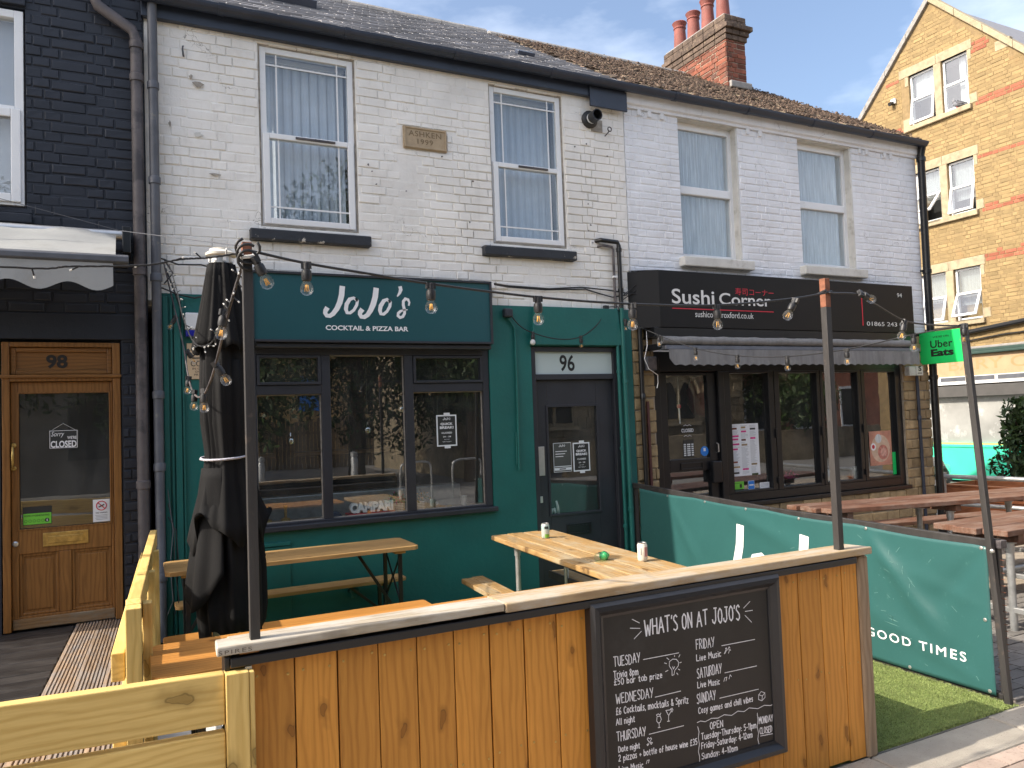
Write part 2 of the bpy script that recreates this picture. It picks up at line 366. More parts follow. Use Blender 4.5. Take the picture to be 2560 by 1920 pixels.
m_frame_blk = plain('black_moulded_frame', (.016,.017,.021), .3, .15, 5)
m_signblk = plain('black_sign_panel', (.010,.0098,.0105), .45, .1, 3, spec=.25)
m_redprint = plain('red_print', (.55,.02,.045), .5, .05)
m_blackprint = plain('black_print', (.012,.012,.012), .5, .05)
m_paper = plain('white_paper', (.74,.76,.78), .6, .04, 8)
m_posterblk = plain('black_poster', (.022,.024,.024), .5, .1)
m_greenprint = plain('lime_label', (.16,.55,.05), .5, .05)
m_blueprint = plain('blue_label', (.02,.19,.62), .5, .06)
m_ubergreen = plain('bright_green_sign', (.012,.60,.135), .4, .04)
m_aqua = plain('aqua_green_shop_paint', (.055,.66,.40), .45, .06, 2)
m_redsign = plain('red_plinth', (.42,.015,.03), .45)
m_pink = plain('pink_petals', (.6,.05,.22), .7, .3, 40)
m_orange = plain('orange_petals', (.75,.30,.03), .7, .3, 40)
m_leaf = plain('green_leaf', (.055,.10,.025), .55, .4, 4, rnd=.5)
m_leaf2 = plain('tree_leaf', (.045,.085,.018), .55, .4, 3, rnd=.55)
m_bark = plain('bark', (.09,.065,.045), .9, .3, 9, bump=.8)
m_turf_base = plain('artificial_turf_backing', (.15,.20,.05), .95, .3, 60, bump=.5, bscale=200)
m_turf = plain('artificial_turf_blades', (.27,.33,.10), .7, .3, 9, rnd=.45)
m_kerb = plain('pale_kerb_concrete', (.34,.305,.255), .9, .14, 6, bump=.6, bscale=120, dirt=((.16,.13,.10), 90, .60, .68))
m_pave = plain('pinkish_paving', (.40,.31,.255), .9, .2, 5, bump=.5, bscale=110, rnd=.2, dirt=((.20,.15,.12), 50, .55, .75))
m_paver = plain('grey_block_paver', (.21,.195,.18), .9, .22, 9, bump=.5, bscale=110, rnd=.35)
m_asphalt = plain('asphalt', (.20,.193,.183), .9, .2, 2, bump=.6, bscale=150, dirt=((.24,.23,.215), .8, .4, .7))
m_conc = plain('terrace_concrete', (.22,.21,.19), .9, .2, 4, bump=.4, bscale=60)
m_eps = plain('white_base_block', (.62,.62,.60), .6, .06)
w_fence = wood('stained_fence_pine', (.68,.31,.056), (.43,.165,.024), 'z', rough=.5, rnd=.24, knots=.62)
w_counter = wood('bleached_counter_timber', (.44,.38,.29), (.19,.15,.10), 'x', flat='z', rough=.8, rnd=.1, knots=.7, bstr=.6, grey=(.42,.39,.34))
w_counter2 = wood('worn_tan_counter_timber', (.42,.31,.18), (.22,.14,.07), 'x', flat='z', rough=.8, rnd=.1, knots=.7, bstr=.5, grey=(.40,.35,.28))
w_yellow = wood('treated_yellow_pine', (.72,.515,.185), (.47,.295,.075), 'x', rough=.6, rnd=.12, knots=1.0)
w_yellow_y = wood('treated_yellow_pine_rail', (.72,.515,.185), (.47,.295,.075), 'y', flat='x', rough=.6, rnd=.12, knots=.8)
w_yellow_z = wood('treated_yellow_pine_post', (.72,.515,.185), (.47,.295,.075), 'z', rough=.6, rnd=.14, knots=.9)
w_orange = wood('varnished_orange_pine', (.56,.26,.065), (.33,.125,.025), 'x', flat='z', rough=.38, rnd=.12, knots=.7)
w_tan = wood('worn_varnished_pine', (.50,.31,.125), (.31,.165,.055), 'x', flat='z', rough=.5, rnd=.12, knots=.5)
w_rough = wood('rough_scaffold_board', (.42,.26,.10), (.20,.10,.035), 'y', rough=.75, rnd=.15, knots=.6, bstr=.7, grey=(.36,.28,.17))
w_redtab = wood('red_brown_stained_timber', (.185,.088,.055), (.10,.043,.026), 'x', flat='z', rough=.55, rnd=.18, bstr=.4, grey=(.20,.135,.105))
w_planter = wood('cedar_planter_boards', (.42,.155,.065), (.24,.075,.028), 'y', rough=.5, rnd=.15, bstr=.4)
w_oak = wood('varnished_oak', (.27,.125,.036), (.12,.048,.013), 'z', rough=.38, rnd=.05, bstr=.2)
w_oak_x = wood('varnished_oak_rail', (.27,.125,.036), (.12,.048,.013), 'x', rough=.38, rnd=.05, bstr=.2)
w_oak_old = wood('weathered_oak', (.23,.135,.06), (.095,.05,.02), 'x', rough=.6, rnd=.05, bstr=.4, grey=(.20,.165,.12))
w_deckdark = wood('dark_wet_decking', (.030,.027,.027), (.012,.011,.011), 'x', flat='z', rough=.45, rnd=.25, bstr=.5, grey=(.045,.042,.041))
w_deck = wood('grooved_decking', (.36,.26,.18), (.17,.115,.075), 'y', rough=.8, rnd=.3, bstr=.6, grey=(.24,.215,.20))
w_bar = wood('bar_counter', (.30,.18,.09), (.16,.09,.04), 'x', flat='z', rough=.3)
# ------------------------------------------------------------------ brickwork
def units(mat, n=5, bu=.035, bv=.11, jit=.02, name='brick'):
    out = []
    for k in range(n):
        q = random.Random(100 + k + len(mat.name)); rings = []
        for y, a, b in ((1, 0, 0), (.42, 0, 0), (.10, .42, .42), (0, 1, 1)):
            P = [(-.5+a*bu, -.5+b*bv), (.5-a*bu, -.5+b*bv), (.5-a*bu, .5-b*bv), (-.5+a*bu, .5-b*bv)]
            rings.append([(x+q.uniform(-jit, jit)*.4*(1 if y < 1 else 0), y + (q.uniform(-.12, .12) if y == 0 else 0), z+q.uniform(-jit, jit)*1.5*(1 if y < 1 else 0)) for x, z in P])
        vs = [p for r in rings for p in r]; fs = [(12,13,14,15)]
        for r in range(3):
            for i in range(4): fs.append((r*4+i, r*4+(i+1) % 4, (r+1)*4+(i+1) % 4, (r+1)*4+i))
        me = bpy.data.meshes.new(name); me.from_pydata(vs, [], fs); me.materials.append(mat); me.update(); out.append((me, vs, fs))
    return out
def lay(u0, u1, v0, v1, course=.0767, ln=.225, joint=.010, header=.5, off=0.0, bond='flemish', q=R, wob=.004):
    out = []; i = 0; v = v0
    while v < v1 - .02:
        h = min(course, v1 - v); u = u0 - q.uniform(0, .02) - (ln*.75 if i % 2 else 0) + off - ln*2; k = i
        while u < u1:
            w = ln if (bond == 'stretcher' or k % 2 == 0) else ln*header
            if bond == 'random': w = ln*q.uniform(.6, 1.25)
            a, b = max(u, u0), min(u+w, u1)
            if b - a > .03: out.append(((a+b)/2 , v + h/2 + q.uniform(-wob, wob), b-a-joint, h-joint, q.uniform(-wob, wob)))
            u += w; k += 1
        v += course; i += 1
    return out
def cut(bricks, holes, joint=.01):
    for (a, b, c, d) in holes:
        nxt = []
        for br in bricks:
            u, v, w, h = br[:4]
            if v+h/2 <= c+.012 or v-h/2 >= d-.012 or u+w/2 <= a or u-w/2 >= b: nxt.append(br); continue
            if v - h/2 < c and v < c or v + h/2 > d and v > d:   # mostly above / below: keep
                nv0, nv1 = (v-h/2, min(v+h/2, c-.004)) if v < c else (max(v-h/2, d+.004), v+h/2)
                if nv1-nv0 > .02: nxt.append((u, (nv0+nv1)/2, w, nv1-nv0, br[4]))
                continue
            if u-w/2 < a-.025: nxt.append(((u-w/2+a-.003)/2, v, a-.003-(u-w/2), h, br[4]))
            if u+w/2 > b+.025: nxt.append(((u+w/2+b+.003)/2, v, u+w/2-b-.003, h, br[4]))
        bricks = nxt
    return bricks
def brickwork(bricks, un, O, U, N, parent, mat, depth=.022, proud=.012, limit=300, name='brick', stuff='remaining_bricks', jd=.004, tilt=.006, nzs=0):
    """the largest ones in view singly, sharing meshes; the rest joined"""
    O, U, N = Vector(O), Vector(U), Vector(N); rows = []
    Rm = Matrix((U, -N, Z)).transposed().to_4x4()
    for br in bricks:
        u, v, w, h = br[:4]; c = O + U*u + Z*v
        a = pix(c - U*w/2); b = pix(c + U*w/2); t = pix(c + Z*h/2); s = pix(c - Z*h/2); m = pix(c)
        vis = -12 < m[0] < 1036 and -8 < m[1] < 776
        area = abs(a[0]-b[0])*math.hypot(t[0]-s[0], t[1]-s[1]) if vis else -1
        rows.append((area, c, w, h))
    rows.sort(key=lambda q: -q[0]); mb = MB()
    for i, (ar, c, w, h) in enumerate(rows):
        me, vs, fs = R.choice(un); T = Matrix.Translation(c + N*(proud + R.uniform(-jd, jd) + nzs*mathutils.noise.noise(c*1.6)))
        Mx = T @ Rm @ Matrix.Rotation(R.uniform(-tilt, tilt), 4, 'Y') @ Matrix.Diagonal((w, depth, h, 1))
        if i < limit and ar > 0:
            o = link(bpy.data.objects.new(name, me)); o.parent = parent; o.matrix_basis = Mx
        else: mb.add(vs, fs, Mx)
    if mb.v: build(mb, stuff, mat, parent, kind='stuff')
def wall_holes(mb, O, U, N, u0, u1, v0, v1, holes, reveal=.12):
    O, U, N = Vector(O), Vector(U), Vector(N)
    us = sorted({u0, u1, *[h[0] for h in holes], *[h[1] for h in holes]}); vs = sorted({v0, v1, *[h[2] for h in holes], *[h[3] for h in holes]})
    us = [u for u in us if u0 <= u <= u1]; vs = [v for v in vs if v0 <= v <= v1]
    P = lambda u, v, d=0: O + U*u + Z*v - N*d
    for a, b in zip(us, us[1:]):
        for c, d in zip(vs, vs[1:]):
            mu, mv = (a+b)/2, (c+d)/2
            if any(h[0] < mu < h[1] and h[2] < mv < h[3] for h in holes): continue
            mb.quad(P(a,c), P(b,c), P(b,d), P(a,d))
    for a, b, c, d in holes:
        r = reveal
        mb.quad(P(a,c), P(a,d), P(a,d,r), P(a,c,r)); mb.quad(P(b,d), P(b,c), P(b,c,r), P(b,d,r))
        mb.quad(P(a,d), P(b,d), P(b,d,r), P(a,d,r)); mb.quad(P(b,c), P(a,c), P(a,c,r), P(b,c,r))
def frame_mb(x0, x1, z0, z1, y0, y1, w, wb=None, wt=None):
    wb = w if wb is None else wb; wt = w if wt is None else wt
    return MB().box(x0, x0+w, y0, y1, z0, z1).box(x1-w, x1, y0, y1, z0, z1).box(x0+w, x1-w, y0, y1, z0, z0+wb).box(x0+w, x1-w, y0, y1, z1-wt, z1)
def pane(parent, x0, x1, z0, z1, y, mat=None, name='pane'):
    return build(MB().box(x0, x1, y, y+.006, z0, z1), name, mat or m_glass, parent)
# ------------------------------------------------------------------ the setting
def struct(mb, name, mat, **k):
    o = build(mb, name, mat, **k); o['kind'] = 'structure'; return o
struct(MB().box(-120, 120, -120, 160, -.6, -.06), 'ground', m_asphalt)
struct(MB().box(-8, 9.4, -3.64, .3, -.059, -.012), 'terrace_floor', m_conc)
pv = struct(MB().box(-8, 30, -6.9, -3.93, -.059, -.012), 'pavement', m_mortar)
kb = struct(MB().box(-8, 30, -3.93, -3.64, -.059, -.03), 'kerb', m_mortar)
for i in range(9):                                  # kerb slabs end to end
    x0 = .4 + i*.92
    o = bx('kerb_stone', m_kerb, kb, x0, x0+.914, -3.926, -3.652+R.uniform(-.006,.006), -.05, R.uniform(-.003,.003), .012)
n = 0                                               # paving bricks beside the kerb, laid in rows
pm = MB().box(-.5, .5, -.5, .5, -.5, .5); pme = bpy.data.meshes.new('paving_brick'); pme.from_pydata(pm.v, [], pm.f); pme.materials.append(m_pave)
for j in range(9):
    for i in range(16):
        x = 1.2 + i*.212 + (j % 2)*.106; y = -3.983 - j*.106
        o = link(bpy.data.objects.new('paving_brick', pme)); o.parent = pv; o.location = (x, y, -.035 + R.uniform(-.002,.002)); o.scale = (.204, .098, .06)
ft = struct(MB().box(4.40, 9.4, -3.64, -.02, -.011, -.006), 'sushi_terrace_floor', m_mortar)
pm2 = bpy.data.meshes.new('block_paver'); pm2.from_pydata(pm.v, [], pm.f); pm2.materials.append(m_paver)
for j in range(24):                                 # herringbone block paving by the banner
    for i in range(14):
        a = 4.5 + i*.1*1.0 + (j % 2)*.0; 
        cx, cy = 4.52 + i*.205 + (j % 4)*.051, -3.56 + j*.102
        if i*24 + j > 300 or cx > 7.2: continue
        o = link(bpy.data.objects.new('block_paver', pm2)); o.parent = ft; o.location = (cx, cy, -.02 + R.uniform(-.002,.002)); o.scale = (.196, .094, .06); o.rotation_euler = (0, 0, 0)
# artificial grass
tb = struct(MB().box(.12, 4.345, -3.63, -.06, -.011, .004), 'artificial_grass_mat', m_turf_base)
mb = MB(); q = random.Random(5)
for i in range(78000):
    if i < 68000: x, y = q.uniform(3.0, 4.36), q.uniform(-3.655, -2.3)
    else: x, y = q.uniform(.15, 3.1), q.uniform(-3.6, -.1)
    if x < 3.22 and y < -3.6: continue
    a = q.uniform(0, 6.28); h = q.uniform(.007, .014); w = .0019; lx, ly = q.uniform(-.008, .008), q.uniform(-.008, .008)
    dx, dy = math.cos(a)*w, math.sin(a)*w
    mb.v += [(x-dx, y-dy, .003), (x+dx, y+dy, .003), (x+lx, y+ly, h)]; k = len(mb.v); mb.f.append((k-3, k-2, k-1))
g = build(mb, 'artificial_grass', m_turf, kind='stuff')
# ------------------------------------------------------------------ house 96: white upper brick, green shopfront
HJ = thing('terraced_house', 'white painted brick house with green ground floor between black house and sushi house', 'house', (2.3, 0, 0))
WA, WB = (.955, 1.75, 3.285, 4.785), (3.0, 3.783, 3.285, 4.785)
mb = MB(); wall_holes(mb, (0, .006, 0), X, -Y, .13, 4.497, 2.66, 4.93, [WA, WB], .16)
wJ = build(mb, 'wall', m_white, HJ)
un_w = units(m_white)
PL = (2.150, 2.570, 4.062, 4.270)
br = cut(lay(.21, 4.492, 2.705, 4.86, joint=.007), [WA, WB, PL])
brickwork(br, un_w, (0, .006, 0), X, -Y, wJ, m_white, proud=.0085, jd=.0018, nzs=.013, tilt=.010)
# rear and hidden sides so the house is solid
build(MB().box(.13, 4.49, 2.65, 6.2, 0, 4.9).box(.13, 4.49, .30, 2.64, 2.66, 4.9), 'rear_body', m_white, HJ)
# green render
SH = (.852, 2.905, .862, 2.345); DO = (3.335, 4.30, 0, 2.345)
mb = MB(); wall_holes(mb, (0, -.012, 0), X, -Y, .205, 4.47, 0, 2.715, [SH, DO], .20)
mb.quad((.205,-.012,2.715), (4.47,-.012,2.715), (4.47,.01,2.715), (.205,.01,2.715)); mb.quad((4.47,-.012,0), (4.47,.01,0), (4.47,.01,2.715), (4.47,-.012,2.715))
gw = build(mb, 'green_wall', m_green, HJ)
mb = MB()
for a, b, d in ((.225,.262,.020), (.275,.292,.028), (.300,.345,.036), (.352,.366,.026)): mb.box(a, b, -.012-d, -.0115, .05, 2.69)
build(mb, 'pilaster_moulding', m_green, gw, .004)
build(MB().prism([(3.315,2.352),(4.335,2.352),(4.285,2.712),(3.375,2.712)], -.062, -.010), 'door_hood', m_green, HJ, .006)
bx('access_hatch', m_green, HJ, .77, 1.117, -.022, -.010, .16, .742, .003); bx('hatch_rail', m_green, HJ, .75, 1.12, -.034, -.011, .748, .778, .004)
# flat stone plaque
pq = bx('stone_plaque', m_stone_tan, HJ, 2.157, 2.564, -.018, .0055, 4.068, 4.265, .006)
build(frame_mb(2.165, 2.556, 4.075, 4.258, -.026, -.0175, .014), 'raised_edge', m_stone_tan, pq, .003)
m_carve = plain('carved_letter_shadow_stone', (.20,.145,.085), .9, .1, 20)
text('ASHKEN', (2.205, -.0185, 4.178), X, Z, .305, .050, m_carve, pq, bold=.012, sp=1.1)
text('1999', (2.285, -.0185, 4.112), X, Z, .145, .047, m_carve, pq, bold=.012, sp=1.1)
def fleck(x, z, w, h, mat, name, y=-.0125, seed=1):
    q = random.Random(seed); n = 11; P = [(x + w/2*math.cos(a)*q.uniform(.5,1.15), z + h/2*math.sin(a)*q.uniform(.5,1.15)) for a in [2*math.pi*k/n for k in range(n)]]
    build(MB().prism(P, y-.001, y+.004), name, mat, wJ if x < 4.49 else wS_)
wS_ = wJ
for k, (x, z, w, h) in enumerate(((.505,4.36,.085,.05), (.455,4.41,.03,.04), (.500,3.96,.07,.045), (.30,4.02,.02,.05), (.62,3.66,.12,.02))): fleck(x, z, w, h, m_seal if k != 2 else m_oldframe, 'flaked_patch', seed=k)
for k in range(16): fleck(R.uniform(1.8,2.95) if k < 8 else R.uniform(3.85,4.4), R.uniform(2.8,4.6), R.uniform(.012,.026), R.uniform(.010,.020), m_pipe_brown, 'nail_hole', seed=30+k)
def upper_window(parent, x0, x1, z0, z1, zm, back=True):
    w = build(frame_mb(x0, x1, z0, z1, .028, .085, .048), 'window', m_upvc, parent, .004)
    build(frame_mb(x0-.016, x1+.016, z0-.012, z1+.016, .022, .05, .016), 'seal', m_seal, w)
    bx('transom', m_upvc, w, x0+.048, x1-.048, .028, .085, zm-.022, zm+.026, .004)
    build(frame_mb(x0+.012, x1-.012, z0+.012, zm+.018, .006, .0275, .052, .05, .045), 'sash', m_upvc, w, .006)
    mb = MB().box(x0+.27, x1-.17, -.006, .0055, zm-.012, zm+.006); mb.box((x0+x1)/2+.05-.004, (x0+x1)/2+.05+.004, -.009, -.0055, zm-.014, zm+.008)
    build(mb, 'trickle_vent', m_pipe_brown, w, .002)
    a0, a1, b0, b1 = x0+.048, x1-.048, zm+.026, z1-.048
    c0, c1, d0, d1 = x0+.064, x1-.064, z0+.062, zm-.027
    pane(w, a0, a1, b0, b1, .045, m_wglass); pane(w, c0, c1, d0, d1, .0285, m_wglass)
    for xx in (a0+.085, a1-.085): bx('glazing_bar', m_upvc, w, xx-.006, xx+.006, .0405, .0445, b0, b1, 0)
    bx('glazing_bar', m_upvc, w, a0, a1, .0365, .0403, b1-.100, b1-.086, 0)
    for xx in (c0+.072, c1-.072): bx('glazing_bar', m_upvc, w, xx-.006, xx+.006, .0240, .0280, d0, d1, 0)
    bx('glazing_bar', m_upvc, w, c0, c1, .0200, .0238, d0+.085, d0+.098, 0)
    n = 9; sw = (x1-x0-.1)/n
    me = None
    for i in range(n):
        xc = x0+.05+sw*(i+.5)
        if me is None:
            s = sw*.52; mb = MB()
            P = [(-s, .02), (-s*.5, .004), (0, -.002), (s*.5, .0), (s, -.014)]
            for (ax, ay), (b_, by) in zip(P, P[1:]): mb.quad((ax,ay,z0+.06), (b_,by,z0+.06), (b_,by,z1-.05), (ax,ay,z1-.05))
            o = build(mb, 'blind_slat', m_blind, w, smooth=True); me = o.data
        else: o = link(bpy.data.objects.new('blind_slat', me)); o.parent = w
        o.location = (xc, .19 + R.uniform(-.004,.004), 0); o.rotation_euler = (0, 0, R.uniform(-.09, .09))
    bx('blind_rail', m_upvc, w, x0+.04, x1-.04, .16, .21, z1-.06, z1-.02, .004)
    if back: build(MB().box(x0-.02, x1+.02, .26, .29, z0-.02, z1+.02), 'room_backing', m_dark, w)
    return w
wA = upper_window(HJ, .971, 1.735, 3.300, 4.768, 4.037); wB = upper_window(HJ, 3.015, 3.768, 3.300, 4.768, 4.037)
for w, a, b in ((wA, .862, 1.836), (wB, 2.876, 3.848)): bx('sill', m_sill, w, a, b, -.065, .02, 3.163, 3.252, .010)
# shop window
sw_ = MB().box(.855,.892,.0,.07,.905,2.335).box(2.842,2.903,.0,.07,.905,2.335).box(.892,2.842,.0,.07,.866,.922).box(.892,2.842,.0,.07,2.255,2.335)
sw_.box(1.398,1.472,.0,.07,.922,2.255).box(2.110,2.186,.0,.07,.922,2.255)
shopw = build(sw_, 'shop_window', m_char, HJ, .004)
for a, b in ((.892,1.398), (2.186,2.842)):
    bx('transom', m_char, shopw, a, b, .004, .07, 1.936, 2.012, .004)
    build(frame_mb(a+.003, b-.003, 2.014, 2.252, -.012, .03, .022), 'vent_sash', m_char, shopw, .003)
    pane(shopw, a+.025, b-.025, 2.036, 2.23, .02); pane(shopw, a, b, .922, 1.936, .05)
pane(shopw, 1.472, 2.110, .922, 2.255, .05)
mb = MB()
for a, b, c, d in ((.892,1.398,.922,1.936), (1.472,2.110,.922,2.255), (2.186,2.842,.922,1.936)): 
    f = frame_mb(a, b, c, d, .038, .0495, .007); mb.add(f.v, f.f)
build(mb, 'putty_edge', m_seal, shopw)
bx('sill', m_char, shopw, .80, 2.925, -.065, .0, .862, .904, .006)
mb = MB().box(.845,2.895,-.10,-.014,2.300,2.345); build(mb, 'fascia_roll', m_char, shopw, .012)
# door 96
dr = build(frame_mb(3.340, 4.295, .0, 2.340, .0, .09, .045, .08, .045), 'door', m_char, HJ, .004)
bx('transom', m_char, dr, 3.385, 4.25, .0, .09, 2.030, 2.082, .004)
build(MB().box(3.385,4.25,.03,.04,2.082,2.295), 'fanlight', plain('frosted_fanlight', (.50,.58,.57), .25, .06, 1.2), dr)
text('96', (3.660, .0295, 2.110), X, Z, .165, .158, m_blackprint, dr, bold=.02)
build(MB().box(3.388,3.515,.045,.085,.08,2.028).box(4.060,4.247,.045,.085,.08,2.028).box(3.515,4.060,.045,.085,1.775,2.028).box(3.515,4.060,.045,.085,.08,.765), 'door_leaf', m_char, dr, .003)
build(frame_mb(3.497, 4.078, .747, 1.793, .035, .0445, .022), 'glazing_bead', m_char, dr, .003)
pane(dr, 3.515, 4.060, .765, 1.775, .06)
bx('push_plate', m_steel, dr, 3.402, 3.466, .039, .0445, 1.136, 1.407, .002); bx('lock_plate', m_steel, dr, 3.388, 3.432, .040, .0445, .885, .945, .002)
build(frame_mb(3.678, 3.947, .560, .664, .034, .0445, .018), 'letterbox', m_blackmet, dr, .003); bx('letterbox_flap', m_blackmet, dr, 3.698, 3.927, .038, .0445, .580, .644, .002)
# interior behind the shop glass
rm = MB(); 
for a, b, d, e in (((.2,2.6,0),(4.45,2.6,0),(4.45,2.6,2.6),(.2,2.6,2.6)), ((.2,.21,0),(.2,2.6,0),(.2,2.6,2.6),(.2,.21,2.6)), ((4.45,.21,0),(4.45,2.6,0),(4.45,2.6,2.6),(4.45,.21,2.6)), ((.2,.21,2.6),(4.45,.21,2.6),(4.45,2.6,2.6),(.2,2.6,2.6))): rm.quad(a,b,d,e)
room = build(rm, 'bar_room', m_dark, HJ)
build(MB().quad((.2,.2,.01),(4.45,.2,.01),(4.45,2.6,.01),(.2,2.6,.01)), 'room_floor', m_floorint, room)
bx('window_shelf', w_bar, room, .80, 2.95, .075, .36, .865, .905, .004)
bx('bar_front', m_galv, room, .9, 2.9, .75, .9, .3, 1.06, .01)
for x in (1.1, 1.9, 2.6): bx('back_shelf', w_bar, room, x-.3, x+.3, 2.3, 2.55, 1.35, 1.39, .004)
# roof
RK = .6346
def rz(y): return 4.955 + (y + .12)*RK
roofJ = build(MB().add([(.1,-.06,rz(-.06)-.05),(4.497,-.06,rz(-.06)-.05),(4.497,3.0,rz(3)-.05),(.1,3.0,rz(3)-.05),(.1,6.1,rz(-.1)-.05),(4.497,6.1,rz(-.1)-.05)], [(0,1,2,3),(3,2,5,4),(0,4,3),(1,2,5)]), 'roof', m_slate, HJ)
def roofing(parent, un, mat, x0, x1, expo, wid, name, limit=300, thick=.012, jz=.004, y0=-.13, rand=0.0):
    cs = math.cos(math.atan(RK)); sn = math.sin(math.atan(RK)); rows = []
    nrow = int((3.0 - y0)/cs/expo); al = Vector((0, cs, sn)); nn = Vector((0, -sn, cs))
    for j in range(nrow):
        x = x0 - (wid/2 if j % 2 else 0)
        while x < x1:
            a, b = max(x, x0), min(x+wid*R.uniform(1-rand, 1+rand), x1)
            if b-a > .03:
                c = Vector(((a+b)/2, y0, rz(y0))) + al*(expo*(j+.62)); rows.append((c, b-a-.004))
            x += wid
    sc_ = []
    for c, w in rows:
        p = pix(c); sc_.append((-p[2] if -5 < p[0] < 1030 and -5 < p[1] < 770 else -999, c, w))
    sc_.sort(key=lambda q: -q[0]); mb = MB()
    Rm = Matrix((X, -nn, al)).transposed().to_4x4()
    for i, (k, c, w) in enumerate(sc_):
        me, vs, fs = R.choice(un)
        M_ = Matrix.Translation(c + nn*(.018 + R.uniform(-jz, jz))) @ Rm @ Matrix.Rotation(-.075 + R.uniform(-.006,.006)*(1+rand*40), 4, 'X') @ Matrix.Rotation(R.uniform(-.004,.004)*(1+rand*40), 4, 'Y') @ Matrix.Diagonal((w, thick*1.6, expo*1.32, 1))
        if i < limit and k > -900:
            o = link(bpy.data.objects.new(name, me)); o.parent = parent; o.matrix_basis = M_
        else: mb.add(vs, fs, M_)
    build(mb, 'remaining_' + name + 's', mat, parent, kind='stuff')
un_sl = units(m_slate, 4, .01, .01, .01, 'slate')
roofing(roofJ, un_sl, m_slate, .1, 4.44, .165, .25, 'slate', jz=.0015)
def ridge(parent, mat, x0, x1, r=.11):
    k = 0; x = x0
    while x < x1 - .05:
        b = min(x+.33, x1); pts = [(3.0 + r*math.cos(a)*1.1, rz(3) - .05 + r*.9*math.sin(a)) for a in [math.pi*i/8 for i in range(9)]]
        build(MB().prism([(p[0], p[1]+R.uniform(-.003,.003)) for p in pts], x+.004, b-.004, 'x'), 'ridge_tile', mat, parent); x = b
ridge(roofJ, m_lead, .1, 4.44)
# rooflight and slate vent
al = Vector((0, 1, RK)).normalized(); nn = Vector((0, -RK, 1)).normalized()
Rr = Matrix((X, al, nn)).transposed().to_4x4(); Rr.translation = Vector((1.30, 1.12, rz(1.12)))
rl = build(MB().box(-.39,.39,0,.07,.02,.10,M=Rr).box(-.39,.39,1.05,1.12,.02,.10,M=Rr).box(-.39,-.32,.07,1.05,.02,.10,M=Rr).box(.32,.39,.07,1.05,.02,.10,M=Rr), 'rooflight', m_navy, roofJ, .006)
build(MB().box(-.32,.32,.07,1.05,.06,.068,M=Rr), 'rooflight_pane', m_wglass, rl); build(MB().box(-.32,.32,.07,1.05,.03,.034,M=Rr), 'rooflight_blind', m_upvc, rl)
Rr2 = Matrix((X, al, nn)).transposed().to_4x4(); Rr2.translation = Vector((3.74, .62, rz(.62)))
build(MB().box(-.10,.10,0,.09,.02,.06,M=Rr2), 'slate_vent', m_navy, roofJ, .008)
# fascia and gutter
fj = bx('fascia', m_navy, HJ, .11, 4.49, -.055, .0, 4.806, 4.945, .004)
bx('fascia_end_box', m_navy, fj, 4.06, 4.498, -.075, -.056, 4.70, 4.90, .006)
def gutter(parent, x0, x1, name='gutter'):
    pts = [(-.115 + .062*math.cos(a), 4.952 + .062*math.sin(a)) for a in [math.pi + math.pi*i/10 for i in range(11)]]
    inn = [(-.115 + .055*math.cos(a), 4.955 + .055*math.sin(a)) for a in [2*math.pi - math.pi*i/10 for i in range(11)]]
    g = build(MB().prism(pts + inn, x0, x1, 'x'), name, m_navy, parent)
    x = x0 + .55
    while x < x1 - .1:
        build(MB().prism([(-.115 + .068*math.cos(a), 4.953 + .068*math.sin(a)) for a in [math.pi + math.pi*i/10 for i in range(11)]], x, x+.045, 'x'), 'gutter_union', m_navy, g); x += .98
    return g
gutter(HJ, .10, 4.50)
# ------------------------------------------------------------------ house 94: sushi restaurant
HS = thing('terraced_house', 'end house with cool white upper brick, mossy roof and yellow stone shopfront', 'house', (6.7, 0, 0))
WC, WD = (5.185, 5.995, 3.285, 4.768), (6.905, 7.775, 3.285, 4.768)
mb = MB(); wall_holes(mb, (0, .006, 0), X, -Y, 4.502, 8.955, 2.3, 4.93, [WC, WD], .20)
mb.quad((8.955,.006,0), (8.955,6.2,0), (8.955,6.2,4.93), (8.955,.006,4.93)); mb.add([(8.955,.0,4.93),(8.955,6.1,4.93),(8.955,3.0,6.85)], [(0,1,2)])
wS = build(mb, 'wall', m_cool, HS)
un_c = units(m_cool, 5, .05, .16)
brickwork(cut(lay(4.502, 8.95, 2.55, 4.80, joint=.006), [WC, WD]), un_c, (0, .006, 0), X, -Y, wS, m_cool, proud=.006, jd=.001, nzs=.006)
build(MB().box(4.51, 8.94, 3.05, 6.2, 0, 4.9).box(4.51, 8.94, .45, 3.04, 2.6, 4.9), 'rear_body', m_cool, HS)
